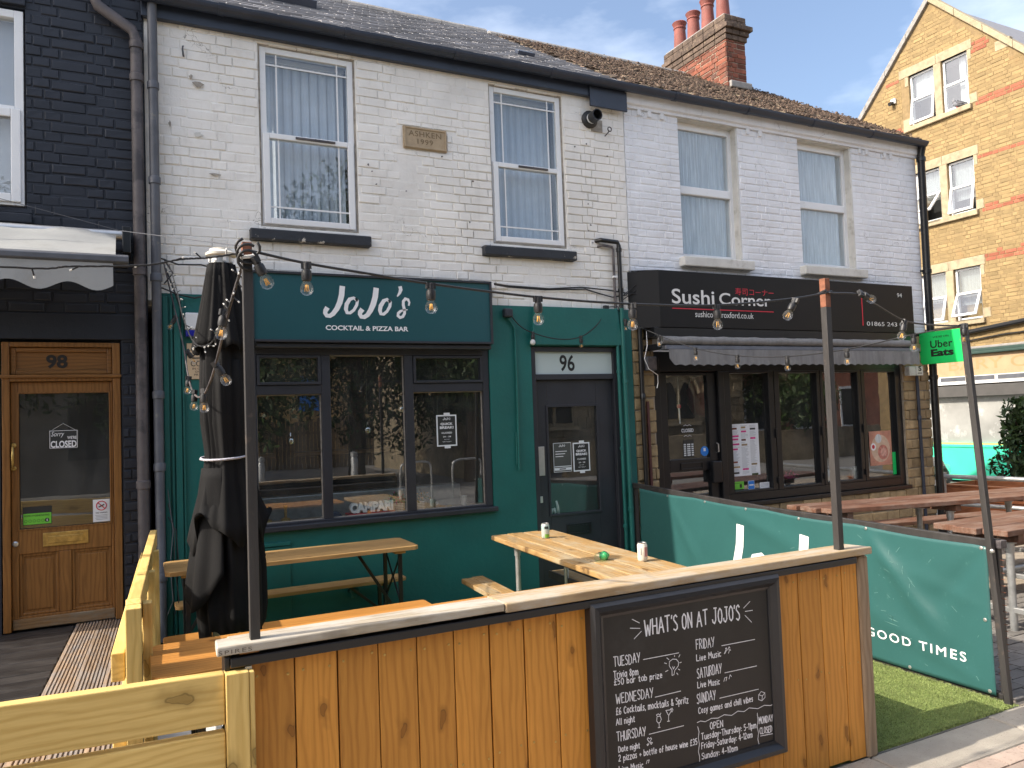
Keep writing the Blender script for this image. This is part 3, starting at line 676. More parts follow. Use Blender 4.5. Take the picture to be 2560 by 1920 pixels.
# moulded eaves course with little blocks
build(MB().prism([(.0,4.775),(-.02,4.775),(-.022,4.80),(-.045,4.815),(-.05,4.84),(-.05,4.93),(.0,4.93)], 4.502, 8.955, 'x'), 'eaves_cornice', m_cool, wS)
for x in (4.66, 4.79, 4.95, 6.12, 6.30, 7.90, 8.02, 8.34, 8.45): bx('cornice_block', m_cool, wS, x, x+.045, -.022, .0, 4.715, 4.774, .004)
def old_window(x0, x1, z0, z1, zm):
    w = build(frame_mb(x0, x1, z0, z1, .085, .14, .055, .05, .075), 'window', m_upvc, HS, .005)
    bx('transom', m_upvc, w, x0+.055, x1-.055, .075, .14, zm-.045, zm+.045, .01)
    pane(w, x0+.055, x1-.055, zm+.045, z1-.075, .11, m_wglass); pane(w, x0+.055, x1-.055, z0+.05, zm-.045, .11, m_wglass)
    mb = MB(); k = 90; x = [x0+.05+(x1-x0-.1)*i/k for i in range(k+1)]; y = [.140 + .018*math.sin(i*1.75) + .006*math.sin(i*.61+1) for i in range(k+1)]
    for i in range(k): mb.quad((x[i],y[i],z0+.03),(x[i+1],y[i+1],z0+.03),(x[i+1],y[i+1],z1-.05),(x[i],y[i],z1-.05))
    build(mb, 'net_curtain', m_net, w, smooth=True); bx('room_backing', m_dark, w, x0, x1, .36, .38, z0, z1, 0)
    build(MB().box(x1-.012, x1+.012, .004, .2, z0, z1).box(x0-.02, x1+.012, .002, .2, z1-.002, z1+.02), 'reveal_lining', m_oldframe, w, .003)
    bx('sill', m_oldframe, w, x0-.06, x1+.10, -.085, .10, z0-.115, z0-.012, .012)
    return w
old_window(5.185, 5.985, 3.300, 4.765, 4.035); old_window(6.905, 7.765, 3.300, 4.765, 4.035)
# split-face stone piers and plinth
SD = (4.735, 8.48, .68, 2.5); 
mb = MB(); wall_holes(mb, (0, .006, 0), X, -Y, 4.472, 8.955, -.1, 2.56, [(4.735, 8.475, .70, 2.6), (4.80, 5.60, .10, .7)], .16)
st = build(mb, 'stone_wall', m_mortar, HS)
un_st = units(m_split, 8, .05, .10, .05, 'stone'); 
sb = cut(lay(4.475, 8.95, -.05, 2.53, .118, .30, .008, .5, 0, 'random'), [(4.735, 8.475, .70, 2.6), (4.79, 5.61, .10, .72)])
brickwork(sb, un_st, (0, .006, 0), X, -Y, st, m_split, depth=.05, proud=.022, name='stone', stuff='remaining_stones', jd=.009)
# folding shopfront
sf = MB().box(4.74,4.83,.03,.14,.0,2.5).box(8.375,8.475,.03,.14,.70,2.5).box(5.60,8.375,.03,.14,.70,.79).box(4.83,8.375,.03,.14,2.10,2.5).box(4.70,8.50,-.03,.14,.655,.70)
shopf = build(sf, 'shopfront', m_blackmet, HS, .004)
WX = [(5.745, 6.29), (6.45, 7.03), (7.13, 7.70), (7.82, 8.36)]
for i, (a, b) in enumerate(WX):
    a0 = (5.66 if i == 0 else (WX[i-1][1]+a)/2+.004); b0 = (8.372 if i == 3 else (b+WX[i+1][0])/2-.004)
    build(MB().box(a0, a, .02, .10, .792, 2.10).box(b, b0, .02, .10, .792, 2.10).box(a, b, .02, .10, .792, .82).box(a, b, .02, .10, 2.075, 2.10), 'folding_leaf', m_blackmet, shopf, .005)
    pane(shopf, a, b, .82, 2.075, .07)
    if i < 3: build(MB().box(b0-.012, b0+.018, .0, .0195, 1.36, 1.46).box(b0-.012, b0+.018, .0, .0195, .86, .93), 'hinge', m_blackmet, shopf, .003)
dl = build(MB().box(4.835,4.925,.05,.11,.05,2.09).box(5.455,5.57,.05,.11,.05,2.09).box(4.925,5.455,.05,.11,1.065,1.195).box(4.925,5.455,.05,.11,2.06,2.09).box(4.925,5.455,.05,.11,.05,.2), 'entrance_door', m_blackmet, shopf, .005)
build(MB().box(5.575, 5.655, .01, .12, 0, 2.10), 'door_post', m_blackmet, shopf, .006)
pane(shopf, 4.925, 5.455, 1.195, 2.06, .08); pane(shopf, 4.925, 5.455, .2, 1.065, .08)
build(frame_mb(5.055, 5.345, 1.085, 1.155, .038, .0495, .012), 'letterbox', m_blackmet, dl, .003)
bx('key_cover', m_blackmet, dl, 5.44, 5.56, -.01, .0495, .93, 1.155, .01)
build(MB().tube([(5.545,.045,1.24),(5.545,.02,1.25),(5.545,.02,1.33),(5.545,.045,1.34)], .006), 'door_handle', m_steel, dl)
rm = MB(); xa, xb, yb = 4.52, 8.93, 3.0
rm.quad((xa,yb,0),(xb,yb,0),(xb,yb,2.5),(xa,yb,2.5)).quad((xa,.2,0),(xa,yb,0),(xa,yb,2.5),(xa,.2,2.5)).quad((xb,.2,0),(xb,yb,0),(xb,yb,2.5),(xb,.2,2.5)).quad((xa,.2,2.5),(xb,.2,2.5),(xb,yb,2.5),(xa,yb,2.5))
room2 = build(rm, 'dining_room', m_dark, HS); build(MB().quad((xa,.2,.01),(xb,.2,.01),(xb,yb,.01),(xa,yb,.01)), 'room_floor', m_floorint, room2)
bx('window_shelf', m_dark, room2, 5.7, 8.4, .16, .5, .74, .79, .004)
# roof
roofS = build(MB().add([(4.503,-.06,rz(-.06)-.05),(9.0,-.06,rz(-.06)-.05),(9.0,3.0,rz(3)-.05),(4.503,3.0,rz(3)-.05),(4.503,6.1,rz(-.1)-.05),(9.0,6.1,rz(-.1)-.05)], [(0,1,2,3),(3,2,5,4),(0,4,3),(1,2,5)]), 'roof', m_tile, HS)
un_t = units(m_tile, 6, .03, .03, .06, 'roof_tile')
roofing(roofS, un_t, m_tile, 4.44, 9.03, .10, .165, 'roof_tile', thick=.018, jz=.008, rand=.05)
ridge(roofS, m_lead, 4.44, 9.04, .10)
mb = MB(); cs = math.cos(math.atan(RK)); al3 = Vector((0, cs, math.sin(math.atan(RK)))); nn3 = Vector((0, -al3.z, al3.y)); q = random.Random(3)
for i in range(5200):
    x = 4.5 + 4.5*q.random(); s = q.random()*3.65
    if q.random() > .75 + .25*math.sin(x*2.1+s*3): continue
    c = Vector((x, -.10, rz(-.10))) + al3*s + nn3*(.028+q.uniform(-.006,.012)); r = q.uniform(.006, .022)*(1.6 if q.random() < .04 else 1)
    pts = [c + Vector((r*1.5*math.cos(a)*q.uniform(.6,1.2), 0, 0)) + al3*(r*math.sin(a)*q.uniform(.6,1.2)) for a in (0, 1.25, 2.5, 3.77, 5.0)] + [c + nn3*r*.9]
    k = len(mb.v); mb.v += [tuple(p) for p in pts]; mb.f += [(k+j, k+(j+1) % 5, k+5) for j in range(5)]
build(mb, 'moss', m_moss, roofS, kind='stuff')
gutter(HS, 4.50, 8.99)
# chimney
ch = build(MB().box(7.775, 8.140, 2.005, 3.395, 5.9, 7.28), 'chimney', m_mortar, HS)
un_r = units(m_red, 6, .04, .11, .03); un_s = units(m_soot, 6, .04, .11, .03)
bl = lay(-3.40, -2.0, 6.05, 7.04, .0735, .225, .009); bf = lay(7.77, 8.145, 6.05, 7.04, .0735, .225, .009)
brickwork(bl, un_r, (7.775,0,0), -Y, -X, ch, m_red, depth=.03, proud=.010, limit=150)
brickwork(bf, un_r, (0,2.005,0), X, -Y, ch, m_red, depth=.03, proud=.010, limit=60)
brickwork(lay(-3.40,-2.0,6.05,7.04,.0735,.225,.009), un_r, (8.14,0,0), -Y, X, ch, m_red, depth=.03, proud=.010, limit=0)
for z0, z1, d in ((7.045,7.115,.022), (7.118,7.19,.045), (7.193,7.262,.085), (7.266,7.335,.018), (7.338,7.41,.016)):
    x0, x1, y0, y1 = 7.77-d*.5, 8.145+d, 2.0-d, 3.40+d*.4
    n = 6
    for i in range(n):
        a = y0 + (y1-y0)*i/n; bx('cap_brick', m_soot, ch, x0, x0+.12, a+.004, y0+(y1-y0)*(i+1)/n-.004, z0+R.uniform(-.003,.003), z1, .008)
    bx('cap_brick', m_soot, ch, x0+.124, (x0+x1)/2+.03, y0, y0+.11, z0, z1, .008); bx('cap_brick', m_soot, ch, (x0+x1)/2+.036, x1, y0, y0+.11, z0, z1, .008)
    bx('cap_core', m_soot, ch, x0+.11, x1-.01, y0+.10, y1-.01, z0+.004, z1-.004, 0)
bx('chimney_flaunching', m_lead, ch, 7.78, 8.13, 2.02, 3.38, 7.405, 7.44, .02); bx('chimney_foot', m_lead, ch, 7.80, 8.20, 1.95, 2.02, 6.33, 6.43, .015)
for yy in (2.22, 2.55, 2.88, 3.21):
    tall = 1.0 if yy > 2.6 else 1.08
    o = build(MB().lathe([(.105,0),(.105,.02),(.088,.36*tall),(.100,.37*tall),(.100,.385*tall),(.090,.395*tall),(.112,.45*tall),(.118,.46*tall),(.105,.475*tall),(.085,.475*tall),(.075,.30)], (7.955, yy, 7.42), 20), 'chimney_pot', m_pot, ch)
    smooth_angle(o, 35)
# ------------------------------------------------------------------ house 98: black
HB = thing('terraced_house', 'black painted brick house with varnished wooden door at far left', 'house', (-1.5, 0, 0))
WN = (-1.45, -.635, 3.285, 4.72); DB = (-.80, -.055, .33, 2.36)
mb = MB(); wall_holes(mb, (0, .004, 0), X, -Y, -3.0, .128, 0, 5.6, [WN, DB], .16)
wb = build(mb, 'wall', m_black, HB)
un_b = units(m_black, 5, .05, .15)
bb = cut(lay(-3.0, .126, 2.55, 5.5), [WN]) + cut(lay(-.05, .126, .34, 2.54), []) + lay(-3, -.82, 0, 2.54)
brickwork(bb, un_b, (0, .004, 0), X, -Y, wb, m_black, proud=.0085)
bx('door_lintel_band', m_black, wb, -.86, .127, -.014, .003, 2.36, 2.545, .006)
w = build(frame_mb(-1.44, -.647, 3.300, 4.700, .0, .09, .055), 'window', m_upvc, HB, .004)
bx('transom', m_upvc, w, -1.385, -.702, .0, .09, 3.96, 4.01, .004); build(frame_mb(-1.42, -.665, 3.32, 3.985, -.018, -.0005, .06), 'sash', m_upvc, w, .006)
pane(w, -1.385, -.702, 4.01, 4.645, .04, m_wglass); pane(w, -1.36, -.725, 3.38, 3.925, .02, m_wglass)
bx('roller_blind', plain('pale_roller_blind', (.60,.575,.56), .9, .05), w, -1.38, -.70, .10, .105, 3.33, 4.68, 0); bx('window_shadow_lintel', m_black, w, -1.5, -.63, -.03, .003, 4.735, 4.83, .004)
bx('step_sill', m_black, HB, -1.6, -.60, -.04, .003, 3.17, 3.24, .008)
d = build(MB().box(-.792,-.745,-.005,.10,.345,2.338).box(-.112,-.062,-.005,.10,.345,2.338).box(-.745,-.112,-.005,.10,2.305,2.338).box(-.745,-.112,-.005,.10,2.062,2.11), 'front_door', w_oak, HB, .005)
bx('transom_panel', w_oak_x, d, -.745, -.112, .04, .06, 2.11, 2.305, 0); build(frame_mb(-.742, -.115, 2.112, 2.303, .02, .0395, .032), 'panel_moulding', w_oak_x, d, .006)
bx('weather_bar', w_oak_x, d, -.80, -.055, -.025, -.0055, 2.085, 2.108, .005)
text('98', (-.530, .0385, 2.155), X, Z, .132, .098, plain('number_brown', (.010,.007,.005), .5), d, bold=.035)
leaf = build(MB().box(-.743,-.702,.03,.075,.35,2.06).box(-.132,-.114,.03,.075,.35,2.06).box(-.702,-.132,.03,.075,1.985,2.06).box(-.702,-.132,.03,.075,.865,1.03).box(-.702,-.132,.03,.075,.35,.44).box(-.462,-.386,.03,.075,.44,.865), 'door_leaf', w_oak, d, .004)
for a, b in ((-.702,-.462), (-.386,-.132)):
    bx('door_panel', w_oak, leaf, a, b, .05, .065, .44, .865, 0); build(frame_mb(a, b, .44, .865, .040, .0495, .02), 'panel_bead', w_oak, leaf, .005); bx('raised_field', w_oak, leaf, a+.038, b-.038, .043, .0498, .478, .827, .005)
bx('bottom_rail_board', w_oak_old, leaf, -.74, -.116, .018, .0295, .352, .425, .006)
pane(d, -.702, -.132, 1.03, 1.985, .055); build(frame_mb(-.705, -.129, 1.027, 1.988, .025, .0295, .010), 'glazing_bead', w_oak, leaf, .002)
bx('letter_plate', m_brass, leaf, -.558, -.279, .020, .0295, .905, 1.0, .003); bx('letter_flap', m_brass, leaf, -.525, -.31, .014, .0198, .925, .975, .003)
build(MB().tube([(-.728,.03,1.615),(-.728,-.015,1.605),(-.728,-.022,1.54),(-.728,-.015,1.475),(-.728,.03,1.465)], [.008,.007,.009,.007,.008], 10), 'door_handle', m_brass, leaf, smooth=True)
for z in (1.62, 1.46): build(MB().lathe([(.017,0),(.017,.008),(.012,.012)], M=Matrix.Translation((-.728,.03,z)) @ Matrix.Rotation(math.pi/2, 4, 'X')), 'handle_rose', m_brass, leaf)
build(MB().lathe([(.019,0),(.019,.006),(.010,.010)], M=Matrix.Translation((-.722,.03,.94)) @ Matrix.Rotation(math.pi/2, 4, 'X')), 'lock_cylinder', m_steel, leaf)
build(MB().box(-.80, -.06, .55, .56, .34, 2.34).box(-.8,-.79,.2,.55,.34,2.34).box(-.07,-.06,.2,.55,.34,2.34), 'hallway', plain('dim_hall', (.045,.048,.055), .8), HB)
build(MB().box(-3, .12, .6, 6.2, 0, 5.6), 'rear_body', m_black, HB); bx('upper_gutter', m_navy, HB, -3, .13, -.14, .0, 5.5, 5.62, .01)
# ------------------------------------------------------------------ yellow brick gable across the side street
HY = thing('gabled_building', 'tall yellow brick gabled building with red brick bands and stone windows', 'building', (18, 4.4, 0))
XF = 16.0; PAIR = ((7.965, 9.13), (5.70, 6.86), (3.42, 4.53))
def yp(y): return -y    # u runs towards the camera
holes = []
for z0, z1 in PAIR: holes += [(-5.01, -4.405, z0, z1), (-4.225, -3.640, z0, z1)]
mb = MB(); wall_holes(mb, (XF, 0, 0), -Y, -X, -8.2, 1.2, 2.7, 7.0, [h for h in holes if h[3] < 7.0], .16)
APEX = (4.40, 10.62); 
def gz(y): return APEX[1] - abs(y - APEX[0])*1.06
# gable upper part in vertical strips so that the top windows stay open
ys = sorted({-1.2, 8.2, 4.40, 5.01, 4.405, 4.225, 3.640}); ys = [y for y in ys if gz(y) > 7.0 - 1e-6 or y in (-1.2, 8.2)]
def strip(ya, yb, z0a, z0b, fa, fb): mb.quad((XF,yb,z0b), (XF,ya,z0a), (XF,ya,fa), (XF,yb,fb))
yl, yr = APEX[0] - (APEX[1]-7.0)/1.06, APEX[0] + (APEX[1]-7.0)/1.06
seq = [yl, 3.640, 4.225, 4.40, 4.405, 5.01, yr]
for a, b in zip(seq, seq[1:]):
    m_ = (a+b)/2
    if 3.64 < m_ < 4.225 or 4.405 < m_ < 5.01: strip(a, b, 7.0, 7.0, 7.965, 7.965); strip(a, b, 9.13, 9.13, gz(a), gz(b))
    else: strip(a, b, 7.0, 7.0, gz(a), gz(b))
for a, b, c, d_ in holes[:2]:
    for p in (a, b): mb.quad((XF,-p,c), (XF,-p,d_), (XF+.16,-p,d_), (XF+.16,-p,c))
    mb.quad((XF,-a,d_), (XF,-b,d_), (XF+.16,-b,d_), (XF+.16,-a,d_))
wy = build(mb, 'wall', m_ymortar, HY)
un_y = units(m_yellow, 6, .035, .09, .02); un_rb = units(m_band, 4, .035, .09, .02)
raw = lay(-8.2, 1.2, 2.72, 10.6, .0805, .232, .010)
surr = []
for z0, z1 in PAIR: surr += [(-5.24, -3.53, z1-.02, z1+.205), (-5.13, -3.52, z0-.13, z0), (-5.2, -5.01, z0, z1), (-3.64, -3.55, z1-.2, z1), (-4.405, -4.225, z0, z1), (-5.01, -3.64, z0, z1), (-3.66, -3.46, z0-.0, z0+.20), (-5.25, -5.0, z0, z0+.2)]
raw = cut(raw, surr); raw = [b for b in raw if b[1]+b[3]/2 < gz(-b[0]) - .16]
BANDS = ((9.04, 9.20), (7.86, 8.0), (6.72, 6.86), (5.60, 5.74), (4.60, 4.77))
isb = lambda b: any(z0 < b[1] < z1 for z0, z1 in BANDS)
brickwork([b for b in raw if not isb(b)], un_y, (XF,0,0), -Y, -X, wy, m_yellow, depth=.03, proud=.006, jd=.002)
brickwork([b for b in raw if isb(b)], un_rb, (XF,0,0), -Y, -X, wy, m_band, depth=.03, proud=.007, limit=120, name='red_brick', stuff='remaining_red_bricks', jd=.002)
def opened(w, ya, yb, z0, z1, ang):
    """a white sash, hinged along its top and pushed out"""
    T = Matrix.Translation((XF+.05, 0, z1)) @ Matrix.Rotation(ang, 4, 'Y') @ Matrix.Translation((-XF-.05, 0, -z1))
    f = MB(); t = .052
    for a, b, c, d in ((ya, yb, z0, z0+t), (ya, yb, z1-t, z1), (ya, ya+t, z0+t, z1-t), (yb-t, yb, z0+t, z1-t)): f.box(XF+.02, XF+.06, a, b, c, d, M=T)
    s = build(f, 'open_sash' if ang else 'sash', m_upvc, w, .005)
    build(MB().box(XF+.036, XF+.042, ya+t, yb-t, z0+t, z1-t, M=T), 'pane', m_yglass, w)
ANG = {(0,0): .16, (0,1): 0, (1,0): .75, (1,1): .22, (2,0): .28, (2,1): .42}
for i, (z0, z1) in enumerate(PAIR):
    for j, (ya, yb) in enumerate(((4.405, 5.01), (3.640, 4.225))):
        zm = z0 + (z1-z0)*.50; f = MB(); t = .045
        for a, b, c, d in ((ya, ya+t, z0, z1), (yb-t, yb, z0, z1), (ya+t, yb-t, z0, z0+t), (ya+t, yb-t, z1-t, z1), (ya+t, yb-t, zm-.03, zm+.03)): f.box(XF+.06, XF+.12, a, b, c, d)
        w = build(f, 'window', m_upvc, HY, .005)
        build(MB().box(XF+.09, XF+.096, ya+t, yb-t, zm+.03, z1-t), 'pane', m_yglass, w)
        opened(w, ya+.02, yb-.02, z0+.015, zm+.025, ANG[(i, j)])
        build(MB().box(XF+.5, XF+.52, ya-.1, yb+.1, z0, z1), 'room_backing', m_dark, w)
        if i == 0 and j == 0: build(MB().box(XF+.2, XF+.204, ya+.03, yb-.03, zm+.0, z1), 'roller_blind', m_net, w)
        elif i == 0:
            for c0, c1 in ((ya+.16, ya+.30),): build(MB().box(XF+.2, XF+.215, c0, c1, z0+.03, z1-.03), 'curtain', m_net, w)
        else:
            zl = z0 + (z1-z0)*(.42 if j == 0 else .3); sl = MB(); k = int((z1-zl)/.026)
            for s_ in range(k): sl.add([(XF+.19, ya+.03, z1-.03-s_*.026), (XF+.19, yb-.03, z1-.03-s_*.026), (XF+.205, yb-.03, z1-.05-s_*.026), (XF+.205, ya+.03, z1-.05-s_*.026)], [(0,1,2,3)])
            build(sl, 'venetian_blind', m_net, w)
    g = R.uniform(-.003, .003)
    lin = build(MB().box(XF-.012, XF+.1, 4.335, 5.24, z1, z1+.20), 'stone_lintel', m_dress, HY, .008); build(MB().box(XF-.012, XF+.1, 3.53, 4.330, z1, z1+.20), 'stone_lintel', m_dress, HY, .008)
    build(MB().box(XF-.012, XF+.14, 4.232, 4.398, z0, z1-.002), 'stone_mullion', m_dress, HY, .008)
    for a, b in ((5.015, 5.10), (3.555, 3.635)): build(MB().box(XF-.010, XF+.1, a, b, z1-.22, z1-.003), 'stone_jamb_block', m_dress, HY, .006)
    build(MB().box(XF-.011, XF+.1, 3.475, 3.635, z0, z0+.20), 'stone_jamb_block', m_dress, HY, .006); build(MB().box(XF-.011, XF+.1, 5.015, 5.19, z0, z0+.20), 'stone_jamb_block', m_dress, HY, .006)
    build(MB().box(XF-.075, XF+.12, 3.585, 5.155, z0-.115, z0-.003), 'stone_sill', m_dress, HY, .012)
for s in (-1, 1):     # gable coping stones, slates and roof planes behind
    n = 9; Lg = 5.2
    for k in range(n):
        d0, d1 = Lg*k/n, Lg*(k+1)/n - .006
        pts = [(APEX[0]+s*d, APEX[1]-1.06*d+o) for d, o in ((d0, .10), (d1, .10), (d1, -.06), (d0, -.06))]
        build(MB().prism(pts, XF-.07, XF+.22, 'x'), 'coping_stone', m_dress if s < 0 else m_lead, HY, .01)
rfY = MB(); 
for s in (-1, 1): rfY.quad((XF+.2, APEX[0], APEX[1]-.05), (XF+9, APEX[0], APEX[1]-.05), (XF+9, APEX[0]+s*5, APEX[1]-5.35), (XF+.2, APEX[0]+s*5, APEX[1]-5.35))
build(rfY, 'roof', m_slate, HY)
build(MB().box(XF+.25, XF+9, -1.15, 8.15, 0, 5.6), 'rear_body', m_ymortar, HY)
build(MB().box(XF+1.4, XF+1.9, 5.55, 6.0, 9.0, 10.2), 'chimney', m_red, HY, .01); build(MB().lathe([(.11,0),(.09,.4),(.12,.46),(.1,.5)], (XF+1.6, 5.75, 10.2), 14), 'chimney_pot', m_pot, HY)
bx('kneeler_stone', m_dress, HY, XF-.012, XF+.1, 2.75, 3.05, 8.82, 9.02, .006)
# side wing with a slate roof at the right edge
build(MB().box(XF-.15, XF+8, -6, .95, 0, 6.9), 'side_wing', m_ymortar, HY); build(MB().add([(XF-.4,-6,6.9),(XF-.4,1.2,6.9),(XF+4,1.2,11.2),(XF+4,-6,11.2)], [(0,1,2,3)]), 'wing_roof', m_slate, HY)
# shopfront at its foot
sh = build(MB().box(XF-.03, XF+.2, -1.2, 8.2, 0, .70).box(XF-.02, XF+.2, -1.2, 8.2, .80, .806), 'shop_base', m_aqua, HY)
build(MB().box(XF-.05, XF+.2, -1.2, 8.2, .70, .76), 'base_ledge', m_aqua, HY, .01); build(MB().box(XF-.03, XF+.1, -1.2, 8.2, .763, .80), 'yellow_strip', plain('yellow_strip', (.62,.55,.15), .5), HY)
build(MB().box(XF+.06, XF+.07, -1.2, 8.2, .80, 2.0), 'covered_window', plain('plastic_sheeted_glass', (.30,.30,.285), .22, .22, 1.4, bump=.5, bscale=5, stretch=(1,1,1), dirt=((.52,.52,.50), 3.5, .55, .7)), HY)
build(MB().box(XF-.10, XF+.1, -1.2, 8.2, 1.78, 2.02), 'dark_shutter_box', plain('dark_shutter', (.07,.066,.062), .6), HY, .01)
build(MB().box(XF-.12, XF+.1, -1.2, 8.2, 2.045, 2.10), 'white_rail', m_upvc, HY, .006)
vb = build(MB().box(XF-.08, XF+.1, -1.2, 8.2, 2.105, 2.225), 'vent_rail', m_oldframe, HY, .004)
for k in range(11): build(MB().box(XF-.088, XF-.0805, -.9+k*.62, -.9+k*.62+.55, 2.12, 2.205), 'vent_grille', m_pipe_grey, vb)
fas = build(MB().box(XF-.06, XF+.15, -1.2, 8.2, 2.23, 2.66), 'shop_fascia', plain('faded_tan_fascia', (.42,.29,.17), .8, .1, 3, dirt=((.34,.22,.12), 5, .5, .8)), HY)
m_ghost = plain('ghost_letters', (.34,.25,.12), .8, .1)
text('BARY C', (XF-.061, 4.42, 2.345), -Y, Z, 1.62, .235, m_ghost, fas, bold=.01)
build(MB().prism([(XF-.16,2.76),(XF-.16,2.73),(XF-.10,2.67),(XF+.1,2.67),(XF+.1,2.80),(XF-.12,2.80)], -1.2, 8.2, 'y') if False else MB().box(XF-.15, XF+.1, -1.2, 8.2, 2.665, 2.72).box(XF-.11, XF+.1, -1.2, 8.2, 2.72, 2.78), 'shop_cornice', plain('dark_green_cornice', (.02,.05,.04), .5), HY, .01)
build(MB().box(XF-.08, XF+.1, -1.2, 8.2, 2.781, 2.83), 'lead_flashing', m_lead, HY, .01)
build(MB().tube([(XF-.07, 6.5, 2.92), (XF-.07, 4.2, 3.12), (XF-.07, 2.0, 3.32), (XF-.07, -1.2, 3.55)], .05, 10), 'sloping_pipe', m_blackmet, HY)
build(MB().tube([(XF-.04, 5.2, 2.86), (XF-.04, 4.1, 2.95), (XF-.04, 3.3, 3.02), (XF-.04, 1.0, 3.08)], .016, 6), 'wall_cable', m_blackmet, HY)
# ------------------------------------------------------------------ drainpipes and wall fittings
def pipe(name, label, mat, pts, r, collars=(), group='drainpipes on the house fronts', cat='drainpipe', cr=1.22):
    p = thing(name, label, cat, pts[-1], group)
    smooth_angle(build(MB().tube(pts, r, 14), 'pipe', mat, p))
    for c in collars:
        smooth_angle(build(MB().lathe([(r*1.02,-.03),(r*cr,-.028),(r*cr,.022),(r*1.02,.03)], c, 14), 'collar', mat, p))
    return p
pipe('drainpipe', 'brownish grey drainpipe with a diagonal bend, on the black house', m_pipe_brown, [(-.195,-.07,5.55),(-.195,-.07,4.86),(-.175,-.07,4.81),(.05,-.07,4.67),(.074,-.07,4.60),(.077,-.07,2.5),(.079,-.07,.34)], .040, [(.075,-.07,4.56),(.076,-.07,4.31),(.078,-.07,2.86),(.079,-.07,1.3)])
p = pipe('drainpipe', 'straight grey drainpipe at the white brick wall edge beside the black house', m_pipe_grey, [(.186,-.075,4.92),(.186,-.075,2.0),(.188,-.075,.22),(.186,-.12,.15)], .034, [(.186,-.075,4.27),(.186,-.075,3.55),(.186,-.075,2.82),(.187,-.075,1.95),(.188,-.075,1.42),(.188,-.075,.62)])
p = pipe('drainpipe', 'long black corner drainpipe at the right end of the sushi house', m_blackmet, [(8.965,-.10,4.92),(8.965,-.07,4.80),(8.972,-.055,3.4),(8.985,-.05,0)], .045, [(8.965,-.07,4.75),(8.972,-.055,3.33),(8.98,-.05,2.0),(8.985,-.05,.46)])
for z in (3.33, .46): build(MB().box(8.86, 8.965, -.055, -.04, z-.012, z+.012), 'bracket', m_blackmet, p)
pipe('drainpipe', 'thin dark pipe on the yellow stone pier left of the corner drainpipe', m_navy, [(8.675,-.045,2.12),(8.69,-.045,0)], .020, [(8.68,-.045,1.5)])
pipe('waste_pipe', 'dark narrow pipe on the stone pilaster beside the sushi door', m_blackmet, [(4.545,-.05,2.55),(4.552,-.05,0)], .024, [(4.55,-.05,1.85)])
pipe('waste_pipe', 'reddish brown flat pipe on the stone pilaster beside the sushi door', plain('maroon_pipe_paint', (.075,.022,.020), .5), [(4.612,-.04,1.80),(4.618,-.04,0)], .017, [])
p = thing('waste_pipe', 'black elbow pipe that turns green below, right of the dark door', 'pipe', (4.33, -.06, 0), 'drainpipes on the house fronts')
smooth_angle(build(MB().tube([(4.10,.0,3.382),(4.13,-.05,3.385),(4.32,-.055,3.375),(4.335,-.055,3.34),(4.337,-.055,2.72)], .022, 12), 'upper_pipe', m_blackmet, p))
smooth_angle(build(MB().tube([(4.337,-.055,2.72),(4.345,-.055,1.4),(4.35,-.055,0)], .024, 12), 'lower_pipe', m_green, p))
for z in (3.30, 2.9): build(MB().lathe([(.023,-.02),(.028,-.018),(.028,.018),(.023,.02)], (4.336,-.055,z), 12), 'collar', m_blackmet, p)
for z in (2.0, .76): build(MB().lathe([(.024,-.02),(.031,-.018),(.031,.018),(.024,.02)], (4.345,-.055,z), 12), 'collar', m_green, p)
p = thing('waste_pipe', 'thinner pipe running down beside the black elbow pipe, green on the lower wall', 'pipe', (4.28, -.05, 0), 'drainpipes on the house fronts')
smooth_angle(build(MB().tube([(4.12,.0,3.33),(4.15,-.045,3.335),(4.262,-.045,3.325),(4.272,-.045,3.30),(4.275,-.045,2.72)], .013, 10), 'upper_pipe', m_pipe_brown, p))
smooth_angle(build(MB().tube([(4.275,-.045,2.72),(4.283,-.045,1.4),(4.285,-.045,0)], .016, 10), 'lower_pipe', m_green, p))
for z in (2.1, 1.35, .6): build(MB().lathe([(.016,-.016),(.022,-.014),(.022,.014),(.016,.016)], (4.28,-.045,z), 10), 'collar', m_green, p)
bx('pipe_union', m_upvc, p, 4.255, 4.30, -.065, -.03, 3.02, 3.04, .003)
p = thing('cable_conduit', 'green painted conduit running down from the wall box between window and door', 'conduit', (3.16,-.03,1.2))
build(MB().tube([(3.095,-.03,2.60),(3.12,-.03,2.57),(3.166,-.03,2.50),(3.168,-.03,2.0),(3.160,-.03,1.21)], .011, 8), 'conduit_pipe', m_green, p); build(MB().tube([(3.145,-.025,1.55),(3.142,-.025,1.26)], .006, 6), 'clip_strip', m_green, p)
p = thing('junction_box', 'small dark grey junction box high on green wall', 'box', (3.09,-.04,2.64)); bx('box_body', m_char, p, 3.05, 3.135, -.075, -.013, 2.60, 2.68, .012); bx('box_lid', m_char, p, 3.06, 3.125, -.082, -.0755, 2.61, 2.67, .005)
p = thing('meter_box', 'weathered grey service box on the stone pilaster', 'box', (4.65,-.05,2.17)); bx('box_body', m_pipe_grey, p, 4.596, 4.712, -.085, -.02, 2.105, 2.245, .006); bx('box_lid', m_pipe_brown, p, 4.60, 4.708, -.092, -.0855, 2.12, 2.235, .003)
p = thing('alarm_box', 'pale wall box with a bold letter S near the corner drainpipe', 'box', (8.6,-.05,2.07)); bx('box_body', m_oldframe, p, 8.485, 8.60, -.09, -.02, 2.02, 2.135, .008); bx('box_cover', m_oldframe, p, 8.603, 8.725, -.10, -.02, 2.02, 2.135, .008)
